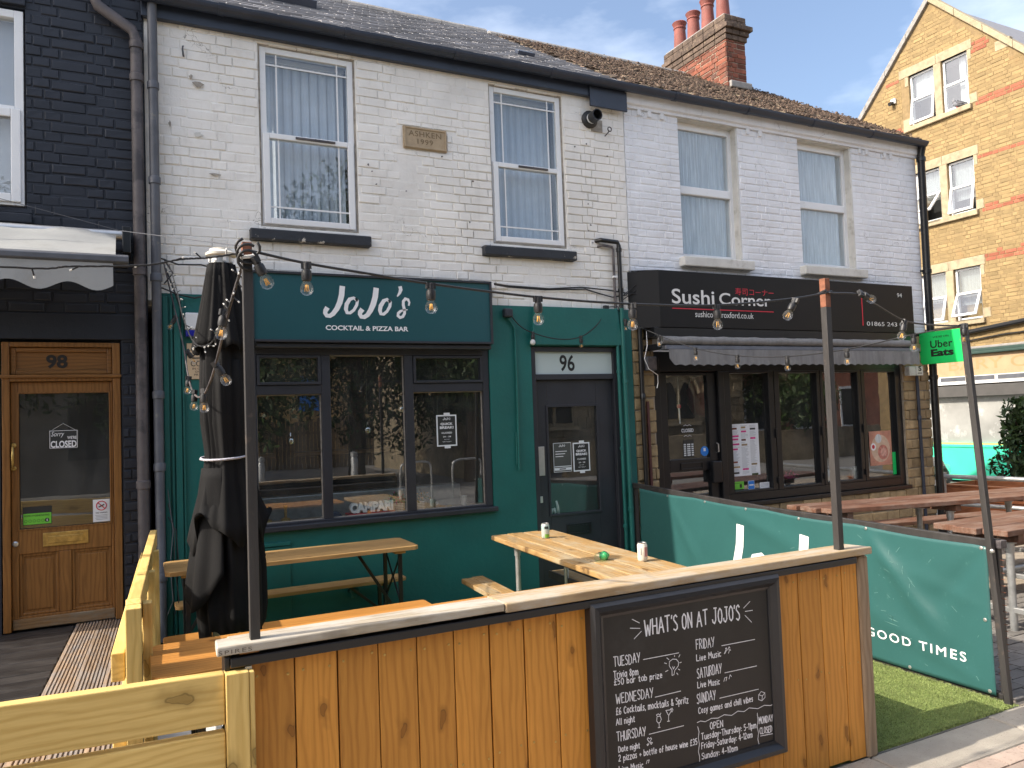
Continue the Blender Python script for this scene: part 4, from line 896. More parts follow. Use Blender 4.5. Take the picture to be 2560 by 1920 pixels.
text('S', (8.635,-.1005,2.075), X, Z, .055, .065, m_blackprint, p, bold=.03); bx('strip_print', m_blackprint, p, 8.62, 8.70, -.1013, -.1003, 2.045, 2.055, 0)
p = thing('boiler_flue', 'round black boiler flue with white ring high on white wall', 'flue', (4.083,0,4.58))
T = Matrix.Translation((4.083,-.01,4.585)) @ Matrix.Rotation(math.pi/2, 4, 'X')
smooth_angle(build(MB().lathe([(.085,-.01),(.088,.012),(.070,.03),(.055,.034)], M=T), 'collar', m_black_pl, p)); smooth_angle(build(MB().lathe([(.052,.03),(.052,.060)], M=T), 'white_ring', m_upvc, p))
smooth_angle(build(MB().lathe([(.056,.060),(.056,.15),(.048,.15),(.048,.07)], M=T), 'flue_tube', m_black_pl, p))
bx('patched_mortar', m_seal, HJ, 4.10, 4.235, -.012, .004, 4.475, 4.60, .03)
p = thing('eye_bolt', 'rusty eye bolt in the white wall beside the flue', 'bolt', (4.29,0,4.49)); build(MB().tube([(4.262,.0,4.448),(4.276,-.03,4.468),(4.286,-.045,4.485)], .006, 6), 'shank', m_pipe_brown, p)
build(MB().tube([(4.29+.022*math.cos(a), -.05, 4.505+.022*math.sin(a)) for a in [i*.7-1.8 for i in range(10)]], .006, 6), 'eye', m_pipe_brown, p)
p = thing('wall_hook', 'grey iron hook on white wall left of the left upper window', 'hook', (.405,0,4.6)); build(MB().tube([(.405,.0,4.565),(.400,-.03,4.57),(.396,-.035,4.60),(.399,-.03,4.63),(.404,-.015,4.64)], [.008,.008,.007,.007,.005], 6), 'hook_bar', m_pipe_grey, p)
# wall cables
p = thing('wall_cable', 'slack black cables strung across the white wall above the door', 'cable', (3.5,-.02,2.85))
for k, pts in enumerate(([(2.93,-.13,2.89),(3.1,-.03,2.895),(3.55,-.03,2.885),(3.9,-.03,2.915),(4.2,-.03,2.90),(4.45,-.03,2.875),(4.70,-.10,2.87)], [(2.93,-.13,2.88),(3.12,-.022,2.885),(3.5,-.022,2.875),(3.95,-.022,2.90),(4.12,-.022,2.86),(4.25,-.04,2.83),(4.42,-.04,2.86)], [(4.36,-.03,2.80),(4.55,-.06,2.93),(4.68,-.12,3.04)], [(4.36,-.03,2.84),(4.55,-.06,2.985),(4.69,-.12,3.07)])):
    build(MB().tube(pts, .007 if k < 2 else .004, 6), 'cable', m_black_pl, p)
p = thing('wall_cable', 'tangle of black cables at the left corner of the white wall', 'cable', (.3,-.03,2.85))
for pts in ([(.22,-.05,2.97),(.34,-.05,2.93),(.5,-.04,2.94),(.8,-.03,2.86)], [(.22,-.05,2.75),(.33,-.07,2.70),(.45,-.05,2.68),(.62,-.03,2.73),(.85,-.03,2.72)], [(.25,-.05,2.9),(.31,-.06,2.72),(.35,-.06,2.60),(.345,-.05,2.45)], [(.24,-.04,2.97),(.30,-.06,2.86),(.24,-.05,2.78)]):
    build(MB().tube(pts, .006, 6), 'cable', m_black_pl, p)
p = thing('loose_cable', 'loose white cable looping over the stone pilaster box', 'cable', (4.6,-.08,2.1)); build(MB().tube([(4.62,-.06,2.50),(4.60,-.09,2.35),(4.56,-.09,2.22),(4.60,-.10,2.12),(4.72,-.08,2.06),(4.735,-.06,1.98),(4.72,-.06,1.93)], .004, 6), 'cable', m_upvc, p)
p = thing('loose_cable', 'thin dark cables hanging beside the grey drainpipe near the ground', 'cable', (.27,-.1,.5))
for k in range(3): build(MB().tube([(.24,-.06,1.25-k*.1),(.27+.01*k,-.10,.95),(.245+.03*k,-.12,.7),(.26+.04*k,-.14,.45),(.22+.05*k,-.13,.35)], .0035, 5), 'cable', m_black_pl if k else m_pipe_grey, p)
# alarm + plaque beside the umbrella
p = thing('alarm_box', 'white and blue burglar alarm box half hidden by the umbrella', 'alarm', (.46,-.05,2.47)); bx('upper_case', m_upvc, p, .378, .555, -.085, -.014, 2.435, 2.565, .010); bx('lower_case', plain('deep_blue_plastic', (.01,.012,.30), .3), p, .380, .553, -.083, -.014, 2.383, 2.434, .008)
p = thing('wall_sign', 'tan wall plaque with black lettering half hidden by the umbrella', 'sign', (.48,-.02,2.2)); pl = bx('plaque_board', plain('tan_plaque', (.62,.46,.29), .6, .04), p, .389, .60, -.024, -.013, 2.066, 2.338, .002)
build(MB().prism([(.425,2.235),(.435,2.235),(.497,2.325),(.56,2.235),(.57,2.235),(.50,2.335),(.494,2.335)], -.0262, -.0245), 'triangle_mark', m_blackprint, p); bx('rule', m_blackprint, p, .42, .575, -.0262, -.0245, 2.222, 2.230, 0)
text('CO', (.415,-.0245,2.163), X, Z, .075, .042, m_blackprint, p, depth=.0006)
for t_, z, x0, w_ in (('IN C', 2.138, .425, .055), ('ON', 2.115, .444, .035), ('PR', 2.092, .438, .03)): text(t_, (x0,-.0245,z), X, Z, w_, .014, m_blackprint, p, depth=.0006)
# ------------------------------------------------------------------ shop signs
t = thing('shop_sign', 'dark teal sign board with white cocktail bar lettering over the wide window', 'sign', (1.87,-.1,2.62))
pn = bx('sign_panel', m_teal, t, .86, 2.885, -.118, -.015, 2.362, 2.888, .002)
build(frame_mb(.846, 2.900, 2.345, 2.905, -.135, -.012, .020), 'sign_frame', m_char, t, .003)
JOJO = [
[(1.561,2.799,0.045),(1.554,2.734,0.045),(1.537,2.672,0.045),(1.512,2.621,0.041),(1.480,2.579,0.037),(1.453,2.561,0.034),(1.428,2.564,0.034),(1.417,2.584,0.035),(1.421,2.604,0.038),(1.432,2.622,0.040)],
[(1.681,2.695,0.025),(1.654,2.714,0.025),(1.620,2.703,0.032),(1.593,2.661,0.034),(1.586,2.620,0.033),(1.596,2.591,0.030),(1.620,2.590,0.025),(1.652,2.615,0.024),(1.677,2.657,0.025),(1.684,2.695,0.024),(1.668,2.710,0.014)],
[(1.844,2.796,0.046),(1.835,2.731,0.047),(1.816,2.668,0.047),(1.791,2.615,0.042),(1.765,2.577,0.037),(1.737,2.559,0.035),(1.712,2.561,0.035),(1.701,2.582,0.036),(1.704,2.599,0.039),(1.718,2.617,0.042)],
[(1.961,2.693,0.026),(1.936,2.713,0.026),(1.907,2.699,0.033),(1.879,2.656,0.036),(1.871,2.618,0.033),(1.880,2.590,0.031),(1.902,2.587,0.026),(1.933,2.613,0.024),(1.958,2.655,0.026),(1.964,2.693,0.025),(1.950,2.708,0.014)],
[(2.053,2.821,0.032),(2.058,2.800,0.032),(2.047,2.771,0.025),(2.026,2.742,0.010)],
[(2.124,2.668,0.015),(2.130,2.693,0.018),(2.120,2.717,0.025),(2.096,2.723,0.028),(2.077,2.701,0.026),(2.076,2.670,0.026),(2.084,2.635,0.026),(2.085,2.599,0.025),(2.069,2.571,0.025),(2.044,2.562,0.026),(2.026,2.577,0.026),(2.029,2.598,0.025),(2.049,2.616,0.022),(2.082,2.629,0.013),(2.112,2.631,0.006)],
]
mb = MB()
for k, s_ in enumerate(JOJO): ribbon(mb, s_, Vector((0,0,0)), X, Z, -Y, lift=.1195 + k*.0002)
build(mb, 'script_lettering', m_white_print, pn)
text('COCKTAIL & PIZZA BAR', (1.418,-.119,2.446), X, Z, .695, .040, m_white_print, pn, bold=.028, depth=.0008)
t = thing('shop_sign', 'black restaurant sign with white and red lettering over the grey awning', 'sign', (6.6,-.2,2.8))
pn = build(MB().box(4.693, 8.468, -.20, -.10, 2.527, 3.094), 'sign_panel', m_signblk, t, .003)
build(MB().add([(4.693,-.20,2.527),(4.693,-.20,3.094),(4.46,.0,3.094),(4.46,.0,2.527),(4.46,.0,3.11),(8.47,.0,3.11),(8.468,-.20,3.0945),(4.693,-.2,3.0945)], [(0,1,2,3),(7,6,5,4)]), 'sign_cheek', m_signblk, t); build(MB().box(4.62, 8.44, -.19, -.0, 2.43, 2.526), 'awning_housing', m_blackmet, t, .005)
m_silver = plain('silver_white_lettering', (.72,.72,.71), .45)
text('Sushi', (4.843,-.2003,2.765), X, Z, .545, .150, m_silver, pn, bold=.012); text('Corner', (5.452,-.2003,2.772), X, Z, .71, .125, m_silver, pn, bold=.012)
text('寿司コーナー', (5.672,-.2003,2.882), X, Z, .54, .075, m_redprint, pn)
bx('red_rule', m_redprint, pn, 4.846, 6.20, -.2025, -.2008, 2.712, 2.722, 0); bx('red_bar', m_redprint, pn, 7.57, 7.584, -.2025, -.2008, 2.60, 3.0, 0)
text('sushicorneroxford.co.uk', (5.130,-.2003,2.636), X, Z, .78, .062, m_silver, pn); text('01865 243 01', (7.641,-.2003,2.600), X, Z, .66, .048, m_silver, pn); text('94', (8.189,-.2003,2.950), X, Z, .085, .050, m_silver, pn)
# awnings
def awning(label, x0, x1, y, roll, bar, val, mat, amp, lam, fold=None):
    t = thing('awning', label, 'awning', ((x0+x1)/2, y, roll[0]), 'rolled shop awnings'); q = random.Random(4); mb = MB(); n = 60; m = 12; rr = (roll[1]-roll[0])/2; zc = (roll[1]+roll[0])/2
    vs = []; fs = []
    for i in range(n+1):
        x = x0 + (x1-x0)*i/n
        for k in range(m):
            a = 2*math.pi*k/m; r = rr*(1 + .10*math.sin(x*23 + a*2)*math.sin(x*7+a) )
            vs.append((x, y + .02 + r*1.2*math.cos(a), zc + r*math.sin(a)))
    for i in range(n):
        for k in range(m): fs.append((i*m+k, i*m+(k+1) % m, (i+1)*m+(k+1) % m, (i+1)*m+k))
    fs += [tuple(range(m)), tuple(range(n*m, (n+1)*m))]
    build(mb.add(vs, fs), 'rolled_cloth', mat, t, smooth=True)
    smooth_angle(build(MB().prism([(y-.045,bar[0]),(y-.03,bar[1]),(y+.04,bar[1]),(y+.045,bar[0])], x0+.02, x1+.06, 'x'), 'front_bar', m_pipe_grey, t, .008))
    mb = MB(); n = 180; top = []; bot = []
    for i in range(n+1):
        x = x0 + .05 + (x1-x0-.03)*i/n; edge = max(0, 1-(x-x0-.05)/.10)**2*.06
        zb = val[0] + edge + amp*abs(math.sin(math.pi*(x-x0)/lam)); w_ = .006*math.sin(x*19)
        top.append((x, y-.048+w_*.3, val[1])); bot.append((x, y-.050+w_ - .004*math.sin(x*7), zb))
    k = len(top)
    mb.add(top+bot, [(i, i+1, k+i+1, k+i) for i in range(k-1)]); mb.add([(a, b+.004, c) for a, b, c in top+bot], [(i, k+i, k+i+1, i+1) for i in range(k-1)])
    build(mb, 'valance', mat, t, smooth=True)
    return t
ta = awning('dark grey rolled awning with scalloped edge above the sushi windows', 4.60, 8.27, -.32, (2.335,2.425), (2.288,2.332), (2.128,2.29), m_awn, .016, .118)
for x in (4.62, 8.2): bx('awning_arm', m_blackmet, ta, x, x+.05, -.30, .02, 2.30, 2.36, .004)
ta = thing('awning', 'pale grey awning partly unrolled over the black house', 'awning', (-1.2,-.3,3.0), 'rolled shop awnings')
mb = MB(); n = 24; rows = []
prof = [(-.17,3.12),(-.22,3.11),(-.28,3.04),(-.36,2.97),(-.44,2.93),(-.49,2.885),(-.52,2.87)]
vs = [(-3.0 + 2.925*i/n, yy + .012*math.sin(i*1.3+j), zz + .010*math.sin(i*.9 + j*1.7)*(1 if 0 < j < 6 else 0)) for i in range(n+1) for j, (yy, zz) in enumerate(prof)]
m = len(prof); build(MB().add(vs, [(i*m+j, (i+1)*m+j, (i+1)*m+j+1, i*m+j+1) for i in range(n) for j in range(m-1)]), 'cloth', m_awn98, ta, smooth=True)
smooth_angle(build(MB().prism([(-.60,2.82),(-.60,2.855),(-.575,2.872),(-.52,2.872),(-.51,2.85),(-.51,2.815),(-.58,2.805)], -3, .004, 'x'), 'front_bar', m_pipe_grey, ta, .005))
mb = MB(); n = 120; top = []; bot = []
for i in range(n+1):
    x = -3 + 2.91*i/n; top.append((x,-.585,2.81)); bot.append((x,-.59+.008*math.sin(x*11), 2.650 + .028*math.cos(2*math.pi*(x+.02)/.33)))
mb.add(top+bot, [(i, i+1, n+1+i+1, n+1+i) for i in range(n)]); build(mb, 'valance', m_awn98, ta, smooth=True)
smooth_angle(build(MB().tube([(-3,-.2,3.09),(-.01,-.2,3.09)], .035, 14), 'roller_tube', m_steel, ta)); bx('end_bracket', m_blackmet, ta, -.035, .02, -.28, .0, 2.95, 3.14, .006); bx('folding_arm', m_blackmet, ta, -.30, .0, -.50, -.44, 2.80, 2.84, .006)
# projecting green delivery sign
t = thing('projecting_sign', 'bright green delivery sign sticking out beside the corner drainpipe', 'sign', (8.84,-.3,2.35))
bx('sign_board', m_ubergreen, t, 8.815, 8.840, -.563, -.005, 2.157, 2.552, .003); bx('sign_bracket', m_blackmet, t, 8.82, 8.835, -.004, .02, 2.2, 2.5, .002)
O = (8.8145, 0, 0)
text("WE'RE ON", (8.8145,-.185,2.470), -Y, Z, .205, .024, m_blackprint, t, bold=.01, depth=.0008); text('Uber', (8.8145,-.150,2.350), -Y, Z, .285, .092, m_blackprint, t, bold=.012, depth=.0008); text('Eats', (8.8145,-.153,2.245), -Y, Z, .290, .090, m_blackprint, t, bold=.045, depth=.0008)
# ------------------------------------------------------------------ front fence of the terrace
FN = thing('terrace_fence', 'stained plank fence with timber counter top, facing the pavement', 'fence', (1.7,-3.65,0))
x = .335
while x < 3.13:
    b = min(x + .137, 3.132); o = bx('plank', w_fence, FN, x, b, -3.662, -3.640+R.uniform(-.001,.001), R.uniform(.004,.02), .934 - R.uniform(0,.006), .0025)
    for xx in (x+.022, b-.022):
        for zz in (.885, .45): build(MB().lathe([(.0045,0),(.0045,.0015),(.002,.002)], M=Matrix.Translation((xx+R.uniform(-.006,.006), -3.6622, zz+R.uniform(-.012,.012))) @ Matrix.Rotation(math.pi/2, 4, 'X'), n=8), 'screw', m_brass, o)
    x = b + R.uniform(.003, .0065)
bx('dark_backing', m_post, FN, .34, 3.13, -3.638, -3.60, .03, .93, .002)
bx('rear_boards', m_post, FN, .40, 3.12, -3.400, -3.382, .05, .905, .003); bx('inner_shelf', m_post, FN, .40, 3.12, -3.598, -3.402, .885, .905, .003); bx('side_box', w_fence, FN, 2.72, 3.19, -3.380, -2.95, .02, .56, .004)  # rear boards, shelf and box are unseen, added for their shadow on the grass
bx('steel_rail', m_blackmet, FN, .272, 3.092, -3.704, -3.663, .9345, .9635, .003); bx('end_plate', m_blackmet, FN, .255, .2715, -3.69, -3.60, .86, .966, .003); bx('upper_rail', m_post, FN, .27, 3.15, -3.655, -3.57, .936, .968, .003)
bx('corner_post', wood('weathered_corner_post', (.40,.30,.20), (.22,.15,.09), 'z', rough=.8, knots=.7, bstr=.6), FN, 3.136, 3.204, -3.675, -3.60, .0, .958, .012)
def slab(name, mat, pts, z0, z1, bev=.005): return build(MB().prism(pts, z0, z1, 'z'), name, mat, FN, bev)
c = slab('counter_top', w_counter, [(.231,-3.700),(1.230,-3.700),(1.222,-3.572),(.274,-3.572),(.274,-3.590),(.236,-3.592)], .974, 1.0035)
m_carve2 = plain('stencil_ink', (.13,.11,.09), .9)
text('SPIRES', (.2365,-3.7003,.9795), X, Z, .100, .0125, m_carve2, c, depth=.0004, sp=1.25)
bx('packer', w_orange, FN, .30, .36, -3.69, -3.61, .9685, .9738, .001)
slab('counter_top', w_counter2, [(1.2335,-3.703),(3.205,-3.700),(3.170,-3.566),(1.226,-3.545)], .967, 1.002)
def post(label, x, y, z0, z1, w, rust, grp='posts carrying the string lights'):
    t = thing('light_post', label, 'post', (x, y, z0), grp)
    bx('post_shaft', m_post, t, x-w/2, x+w/2, y-w/2, y+w/2, z0, z1-rust, .002); bx('rusty_tip', m_rust, t, x-w/2, x+w/2, y-w/2, y+w/2, z1-rust+.0005, z1, .002); return t
po = post('black steel post on the counter beside the closed umbrella', .352, -3.655, 1.0035, 2.298, .031, .045)
build(MB().tube([(.335,-3.675,2.245),(.37,-3.68,2.25),(.372,-3.635,2.25),(.334,-3.635,2.245),(.334,-3.676,2.255)], .006, 6), 'cable_tie', m_upvc, po)
po = post('rust-tipped post on the counter in front of the black restaurant sign', 3.025, -3.66, 1.002, 2.306, .034, .14)
build(MB().tube([(3.004,-3.682,2.235),(3.046,-3.682,2.24),(3.046,-3.638,2.24),(3.004,-3.638,2.235),(3.004,-3.684,2.245)], .006, 6), 'cable_tie', m_black_pl, po)
# ------------------------------------------------------------------ chalkboard
CB = thing('chalkboard', 'large black framed chalkboard listing weekly events, fixed to fence', 'chalkboard', (2.09,-3.7,.15))
x0, x1, z0, z1 = 1.594, 2.583, .166, .948
for pts, (a, b) in (([(-3.664,0),(-3.705,0),(-3.722,.012),(-3.724,.030),(-3.712,.044),(-3.703,.050),(-3.699,.062),(-3.690,.064),(-3.664,.064)], (0,0)),):
    def member(p0, p1, inn):   # mitred moulding from p0 to p1, inn = inward direction
        p0, p1, inn = Vector(p0), Vector(p1), Vector(inn); t = (p1-p0).normalized(); n = len(pts); vs = []
        for base, s in ((p0, 1), (p1, -1)):
            for yy, d in pts: q_ = base + inn*d + t*(d*s); vs.append((q_.x, yy, q_.z))
        f = [tuple(range(n)), tuple(range(2*n-1, n-1, -1))] + [(i, i+n, (i+1) % n + n, (i+1) % n) for i in range(n)]
        smooth_angle(build(MB().add(vs, f), 'frame_moulding', m_frame_blk, CB), 30)
    member((x0,0,z1), (x1,0,z1), (0,0,-1)); member((x1,0,z0), (x0,0,z0), (0,0,1)); member((x0,0,z0), (x0,0,z1), (1,0,0)); member((x1,0,z1), (x1,0,z0), (-1,0,0))
bd = bx('board_panel', m_board, CB, x0+.05, x1-.05, -3.694, -3.664, z0+.05, z1-.05, 0)
BOARD_TEXT=[
("WHAT'S ON AT JOJO'S",1.856,0.786,2.358,0.777,0.063,1.7),
('TUESDAY',1.7,0.688,1.826,0.686,0.038,1),
('Trivia 8pm',1.697,0.644,1.814,0.638,0.027,1),
('£50 bar tab prize',1.699,0.617,1.931,0.604,0.024,1),
('WEDNESDAY',1.704,0.543,1.883,0.536,0.038,1),
('£6 Cocktails, mocktails & Spritz',1.702,0.502,2.059,0.479,0.027,1),
('All night',1.7,0.461,1.788,0.458,0.024,1),
('THURSDAY',1.7,0.398,1.838,0.393,0.036,1),
('Date night',1.706,0.355,1.807,0.35,0.022,1),
('2 pizzas + bottle of house wine £35',1.705,0.32,2.095,0.302,0.024,1),
('Live Music',1.705,0.278,1.819,0.271,0.023,1),
('FRIDAY',2.114,0.688,2.21,0.685,0.04,1),
('Live Music',2.113,0.64,2.244,0.638,0.026,1),
('SATURDAY',2.112,0.569,2.243,0.567,0.041,1),
('Live Music',2.112,0.53,2.23,0.524,0.025,1),
('SUNDAY',2.105,0.467,2.204,0.466,0.039,1),
('Cosy games and chill vibes',2.11,0.424,2.409,0.416,0.025,1),
('OPEN',2.168,0.348,2.236,0.345,0.028,1),
('Tuesday-Thursday: 5-11pm',2.119,0.315,2.42,0.301,0.026,1),
('Friday-Saturday: 4-12am',2.118,0.278,2.396,0.266,0.025,1),
('Sunday: 4-10pm',2.117,0.236,2.31,0.229,0.025,1),
('MONDAY',2.439,0.314,2.519,0.311,0.029,1),
('CLOSED',2.441,0.27,2.511,0.266,0.027,1),
]
BOARD_LINES=[
[(1.842,0.693),(2.022,0.69)],
[(1.892,0.534),(2.023,0.534)],
[(1.855,0.394),(2.03,0.392)],
[(2.25,0.682),(2.438,0.679)],
[(2.26,0.566),(2.441,0.564)],
[(2.226,0.466),(2.445,0.463)],
[(2.1,0.39),(2.117,0.393),(2.143,0.385),(2.177,0.392),(2.211,0.386),(2.246,0.393),(2.287,0.382),(2.322,0.393),(2.357,0.384),(2.386,0.394),(2.436,0.381),(2.473,0.388),(2.509,0.38),(2.538,0.384)],
[(2.102,0.373),(2.108,0.351),(2.103,0.326),(2.107,0.3),(2.1,0.271),(2.105,0.249),(2.104,0.226)],
[(2.431,0.363),(2.433,0.331),(2.427,0.305),(2.433,0.277),(2.427,0.252),(2.434,0.223)],
[(1.796,0.861),(1.831,0.841)],
[(1.785,0.827),(1.833,0.819)],
[(1.802,0.782),(1.839,0.807)],
[(2.382,0.822),(2.42,0.846)],
[(2.39,0.807),(2.433,0.806)],
[(2.389,0.79),(2.425,0.755)],
[(2.443,0.262),(2.514,0.257)],
[(1.983,0.626),(1.98,0.631),(1.97,0.646),(1.972,0.663),(1.989,0.67),(2.008,0.666),(2.018,0.653),(2.016,0.638),(2.003,0.627),(1.997,0.623),(1.992,0.606),(1.982,0.605),(1.983,0.626)],
[(1.987,0.64),(1.99,0.629),(1.997,0.638)],
[(1.999,0.684),(1.999,0.678)],
[(2.027,0.682),(2.02,0.673)],
[(1.959,0.68),(1.97,0.671)],
[(1.946,0.662),(1.957,0.657)],
[(1.95,0.626),(1.963,0.629)],
[(2.023,0.649),(2.033,0.65)],
[(2.015,0.625),(2.023,0.62)],
[(2.006,0.611),(2.012,0.603)],
[(1.897,0.453),(1.895,0.438),(1.902,0.429),(1.912,0.43),(1.918,0.441),(1.913,0.455),(1.899,0.455),(1.895,0.463),(1.904,0.465),(1.913,0.459),(1.917,0.466)],
[(1.906,0.429),(1.906,0.411),(1.9,0.411),(1.911,0.41)],
[(1.943,0.471),(1.974,0.468),(1.956,0.448),(1.943,0.471)],
[(1.956,0.448),(1.954,0.426),(1.948,0.426),(1.96,0.425)],
[(1.966,0.472),(1.975,0.474),(1.979,0.466),(1.974,0.459),(1.968,0.462)],
[(1.854,0.362),(1.845,0.377),(1.849,0.382),(1.855,0.376),(1.862,0.379),(1.866,0.373),(1.854,0.362)],
[(1.846,0.351),(1.842,0.356),(1.846,0.358),(1.85,0.356),(1.852,0.358),(1.846,0.351)],
[(1.863,0.352),(1.858,0.36),(1.863,0.362),(1.865,0.358),(1.87,0.359),(1.863,0.352)],
[(2.262,0.646),(2.273,0.662),(2.27,0.668),(2.277,0.668),(2.278,0.661),(2.265,0.646)],
[(2.283,0.658),(2.291,0.671),(2.296,0.664)],
[(2.286,0.644),(2.294,0.66),(2.299,0.654)],
[(2.253,0.531),(2.259,0.545),(2.271,0.546),(2.265,0.531)],
[(2.282,0.536),(2.289,0.553),(2.296,0.544)],
[(1.835,0.282),(1.84,0.294),(1.85,0.294),(1.845,0.283)],
[(2.444,0.439),(2.465,0.43),(2.461,0.41),(2.442,0.419),(2.444,0.439),(2.459,0.45),(2.48,0.441),(2.48,0.421),(2.461,0.41)],
[(2.465,0.43),(2.48,0.441)],
]

GL = {
'A':"0,0 1.8,6 3.6,0|.7,2.2 2.9,2.2",'B':"0,0 0,6 2.2,5.8 2.6,4.6 1.8,3.4 0,3.1|1.8,3.3 3,2.2 2.6,.6 0,0",'C':"3,5 2,6 .8,5.4 0,3 .6,.8 1.8,0 3,.8",'D':"0,0 0,6 1.8,5.6 3,3.6 2.6,1 1.2,0 0,0",
'E':"2.6,6 0,6 0,0 2.7,0|0,3.1 2.2,3.2",'F':"2.8,6 0,6 0,0|0,3.2 2.2,3.2",'G':"3,5 1.8,6 .5,5 0,3 .7,.6 2,0 3,1.2 3,2.6 1.8,2.6",'H':"0,0 0,6|3,0 3,6|0,3 3,3.1",'I':"0.4,0 0.4,6",'J':"2.4,6 2.4,1.2 1.4,0 .2,.6 0,1.6|1.2,6 3.2,6",
'L':"0,6 0,0 2.6,0",'M':"0,0 .2,6 1.8,2.4 3.4,6 3.7,0",'N':"0,0 0,6 2.8,0 2.8,6",'O':"1.5,6 .4,5 0,3 .4,.9 1.5,0 2.6,1 3,3 2.6,5 1.5,6",'P':"0,0 0,6 2,5.8 2.8,4.4 2,3 0,2.8",'R':"0,0 0,6 2,5.8 2.7,4.5 1.9,3.1 0,2.9|1,3 2.9,0",
'S':"2.6,5.2 1.6,6 .4,5.4 .2,4.2 1.3,3.2 2.5,2.2 2.5,.8 1.3,0 0,.7",'T':"0,6 3.4,6|1.7,6 1.7,0",'U':"0,6 .1,1.4 1.2,0 2.4,.8 2.7,6|2.7,2 2.8,0",'W':"0,6 1,0 2.1,4 3.2,0 4.3,6",'Y':"0,6 1.4,3|3,6 1.0,0",
'a':"2.4,3.6 1.2,4 .1,2.6 .3,.6 1.2,0 2.4,1.2 2.5,3.8 2.6,0",'b':"0,6 0,0|0,2.8 1.2,4 2.3,2.6 1.8,.4 0,.2",'c':"2.2,3.4 1,4 0,2 .8,.1 2.2,.5",'d':"2.4,6 2.4,0|2.4,2.8 1.2,4 0,2 .9,0 2.4,.9",'e':"0,2 2.3,2.3 1.8,3.8 .8,3.9 0,2 .8,.1 2.2,.5",'f':"2,5.8 1,5.6 .9,0|0,3.4 1.8,3.4",
'g':"2.4,3.6 1.1,4 0,2.4 .8,.3 2.3,1.2|2.4,3.8 2.4,-1 1.2,-2 0,-1.4",'h':"0,6 0,0|0,2.6 1.2,4 2.2,3 2.2,0",'i':".3,3.8 .3,0|.3,5 .4,5.3",'k':"0,6 0,0|2.1,3.8 .1,1.8 2.2,0",'l':".3,6 .3,.4 .8,0",'m':"0,0 0,4|0,2.8 1.1,4 1.8,3 1.8,0|1.8,2.8 2.9,4 3.6,3 3.6,0",'n':"0,0 0,4|0,2.6 1.2,4 2.2,3 2.2,0",'o':"1.2,4 .2,3.2 0,1.6 1,0 2.1,.8 2.3,2.6 1.2,4",
'p':"0,4 0,-2|0,2.8 1.2,4 2.3,2.6 1.8,.4 0,.3",'r':"0,0 0,4|0,2.4 .8,3.7 1.8,3.9",'s':"2,3.5 1,4 .2,3 1.8,1.4 1.4,.1 0,.4",'t':"1,5.6 .9,.5 2,.1|0,3.9 2,4",'u':"0,4 .1,.8 1.1,0 2.2,1.2|2.2,4 2.3,0",'v':"0,4 1.1,0 2.2,4",'w':"0,4 .8,0 1.7,3 2.6,0 3.4,4",'y':"0,4 1.2,.6|2.4,4 .5,-2",'z':"0,4 2.2,4 0,0 2.3,0",
'0':"1.3,6 .2,5 0,2.6 .7,.2 1.6,0 2.5,1.2 2.7,3.6 2,5.7 1.3,6",'1':"0,5 .9,6 .9,0",'2':"0,4.8 1,6 2.3,5.4 2.2,3.8 0,0 2.6,0",'3':"0,5.5 1.3,6 2.3,5 1.9,3.6 .9,3.1 2.2,2.6 2.4,1 1.2,0 0,.6",'4':"1.8,0 1.8,6|1.6,6 0,2 2.7,2",'5':"2.4,6 .4,6 .2,3.4 1.6,3.6 2.4,2 1.6,.2 0,.3",'6':"2,6 .5,4 0,1.8 .8,0 2.1,.6 2.3,2.2 1.2,3.1 .1,2",'8':"1.3,3.2 .3,4.6 1.3,6 2.3,4.8 1.3,3.2 .1,1.6 1.2,0 2.5,1.4 1.3,3.2",
'£':"2.6,5 1.7,6 .8,5 .9,1 0,0 2.7,0|0,2.9 2,3",'&':"2.8,0 .6,4.4 1.2,5.9 2,5 1,3 0,1.4 .9,0 2,.6 2.8,2.4",'+':"0,2.4 2.4,2.4|1.2,3.7 1.2,1",'-':"0,2.6 1.8,2.6",':':".2,.4 .3,.9|.2,2.8 .3,3.3",',':".4,.4 .1,-.9","'":".3,6 .1,4.8",
}
def chalk(body, xa, za, xb, zb, h, wt, k0):
    adv = 0; strokes = []
    for ch in body:
        if ch == ' ': adv += 2.6; continue
        g = GL.get(ch)
        if g is None: continue
        P = [[tuple(float(v) for v in p.split(',')) for p in s.split()] for s in g.split('|')]
        w_ = max(p[0] for s in P for p in s); j = R.uniform(-.25, .25)
        for s in P: strokes.append([(adv + p[0] + R.uniform(-.09,.09), p[1] + j + R.uniform(-.09,.09)) for p in s])
        adv += w_ + 1.15
    sx = (xb-xa)/max(adv-1.15, 1); sl = (zb-za)/(xb-xa); mb = MB()
    for k, s in enumerate(strokes): ribbon(mb, [(xa + p[0]*sx, za + sl*p[0]*sx + p[1]*h/6) for p in s], Vector((0,0,0)), X, Z, -Y, width=.0037*wt, lift=3.6943 + (k % 5)*.0001 + k0)
    build(mb, 'chalk_writing', m_chalk, bd)
for i, a in enumerate(BOARD_TEXT): chalk(*a, 0)
mb = MB()
for k, s in enumerate(BOARD_LINES): ribbon(mb, s, Vector((0,0,0)), X, Z, -Y, width=.0028, lift=3.6943 + (k % 7)*.0001)
build(mb, 'chalk_drawings', m_chalk, bd)
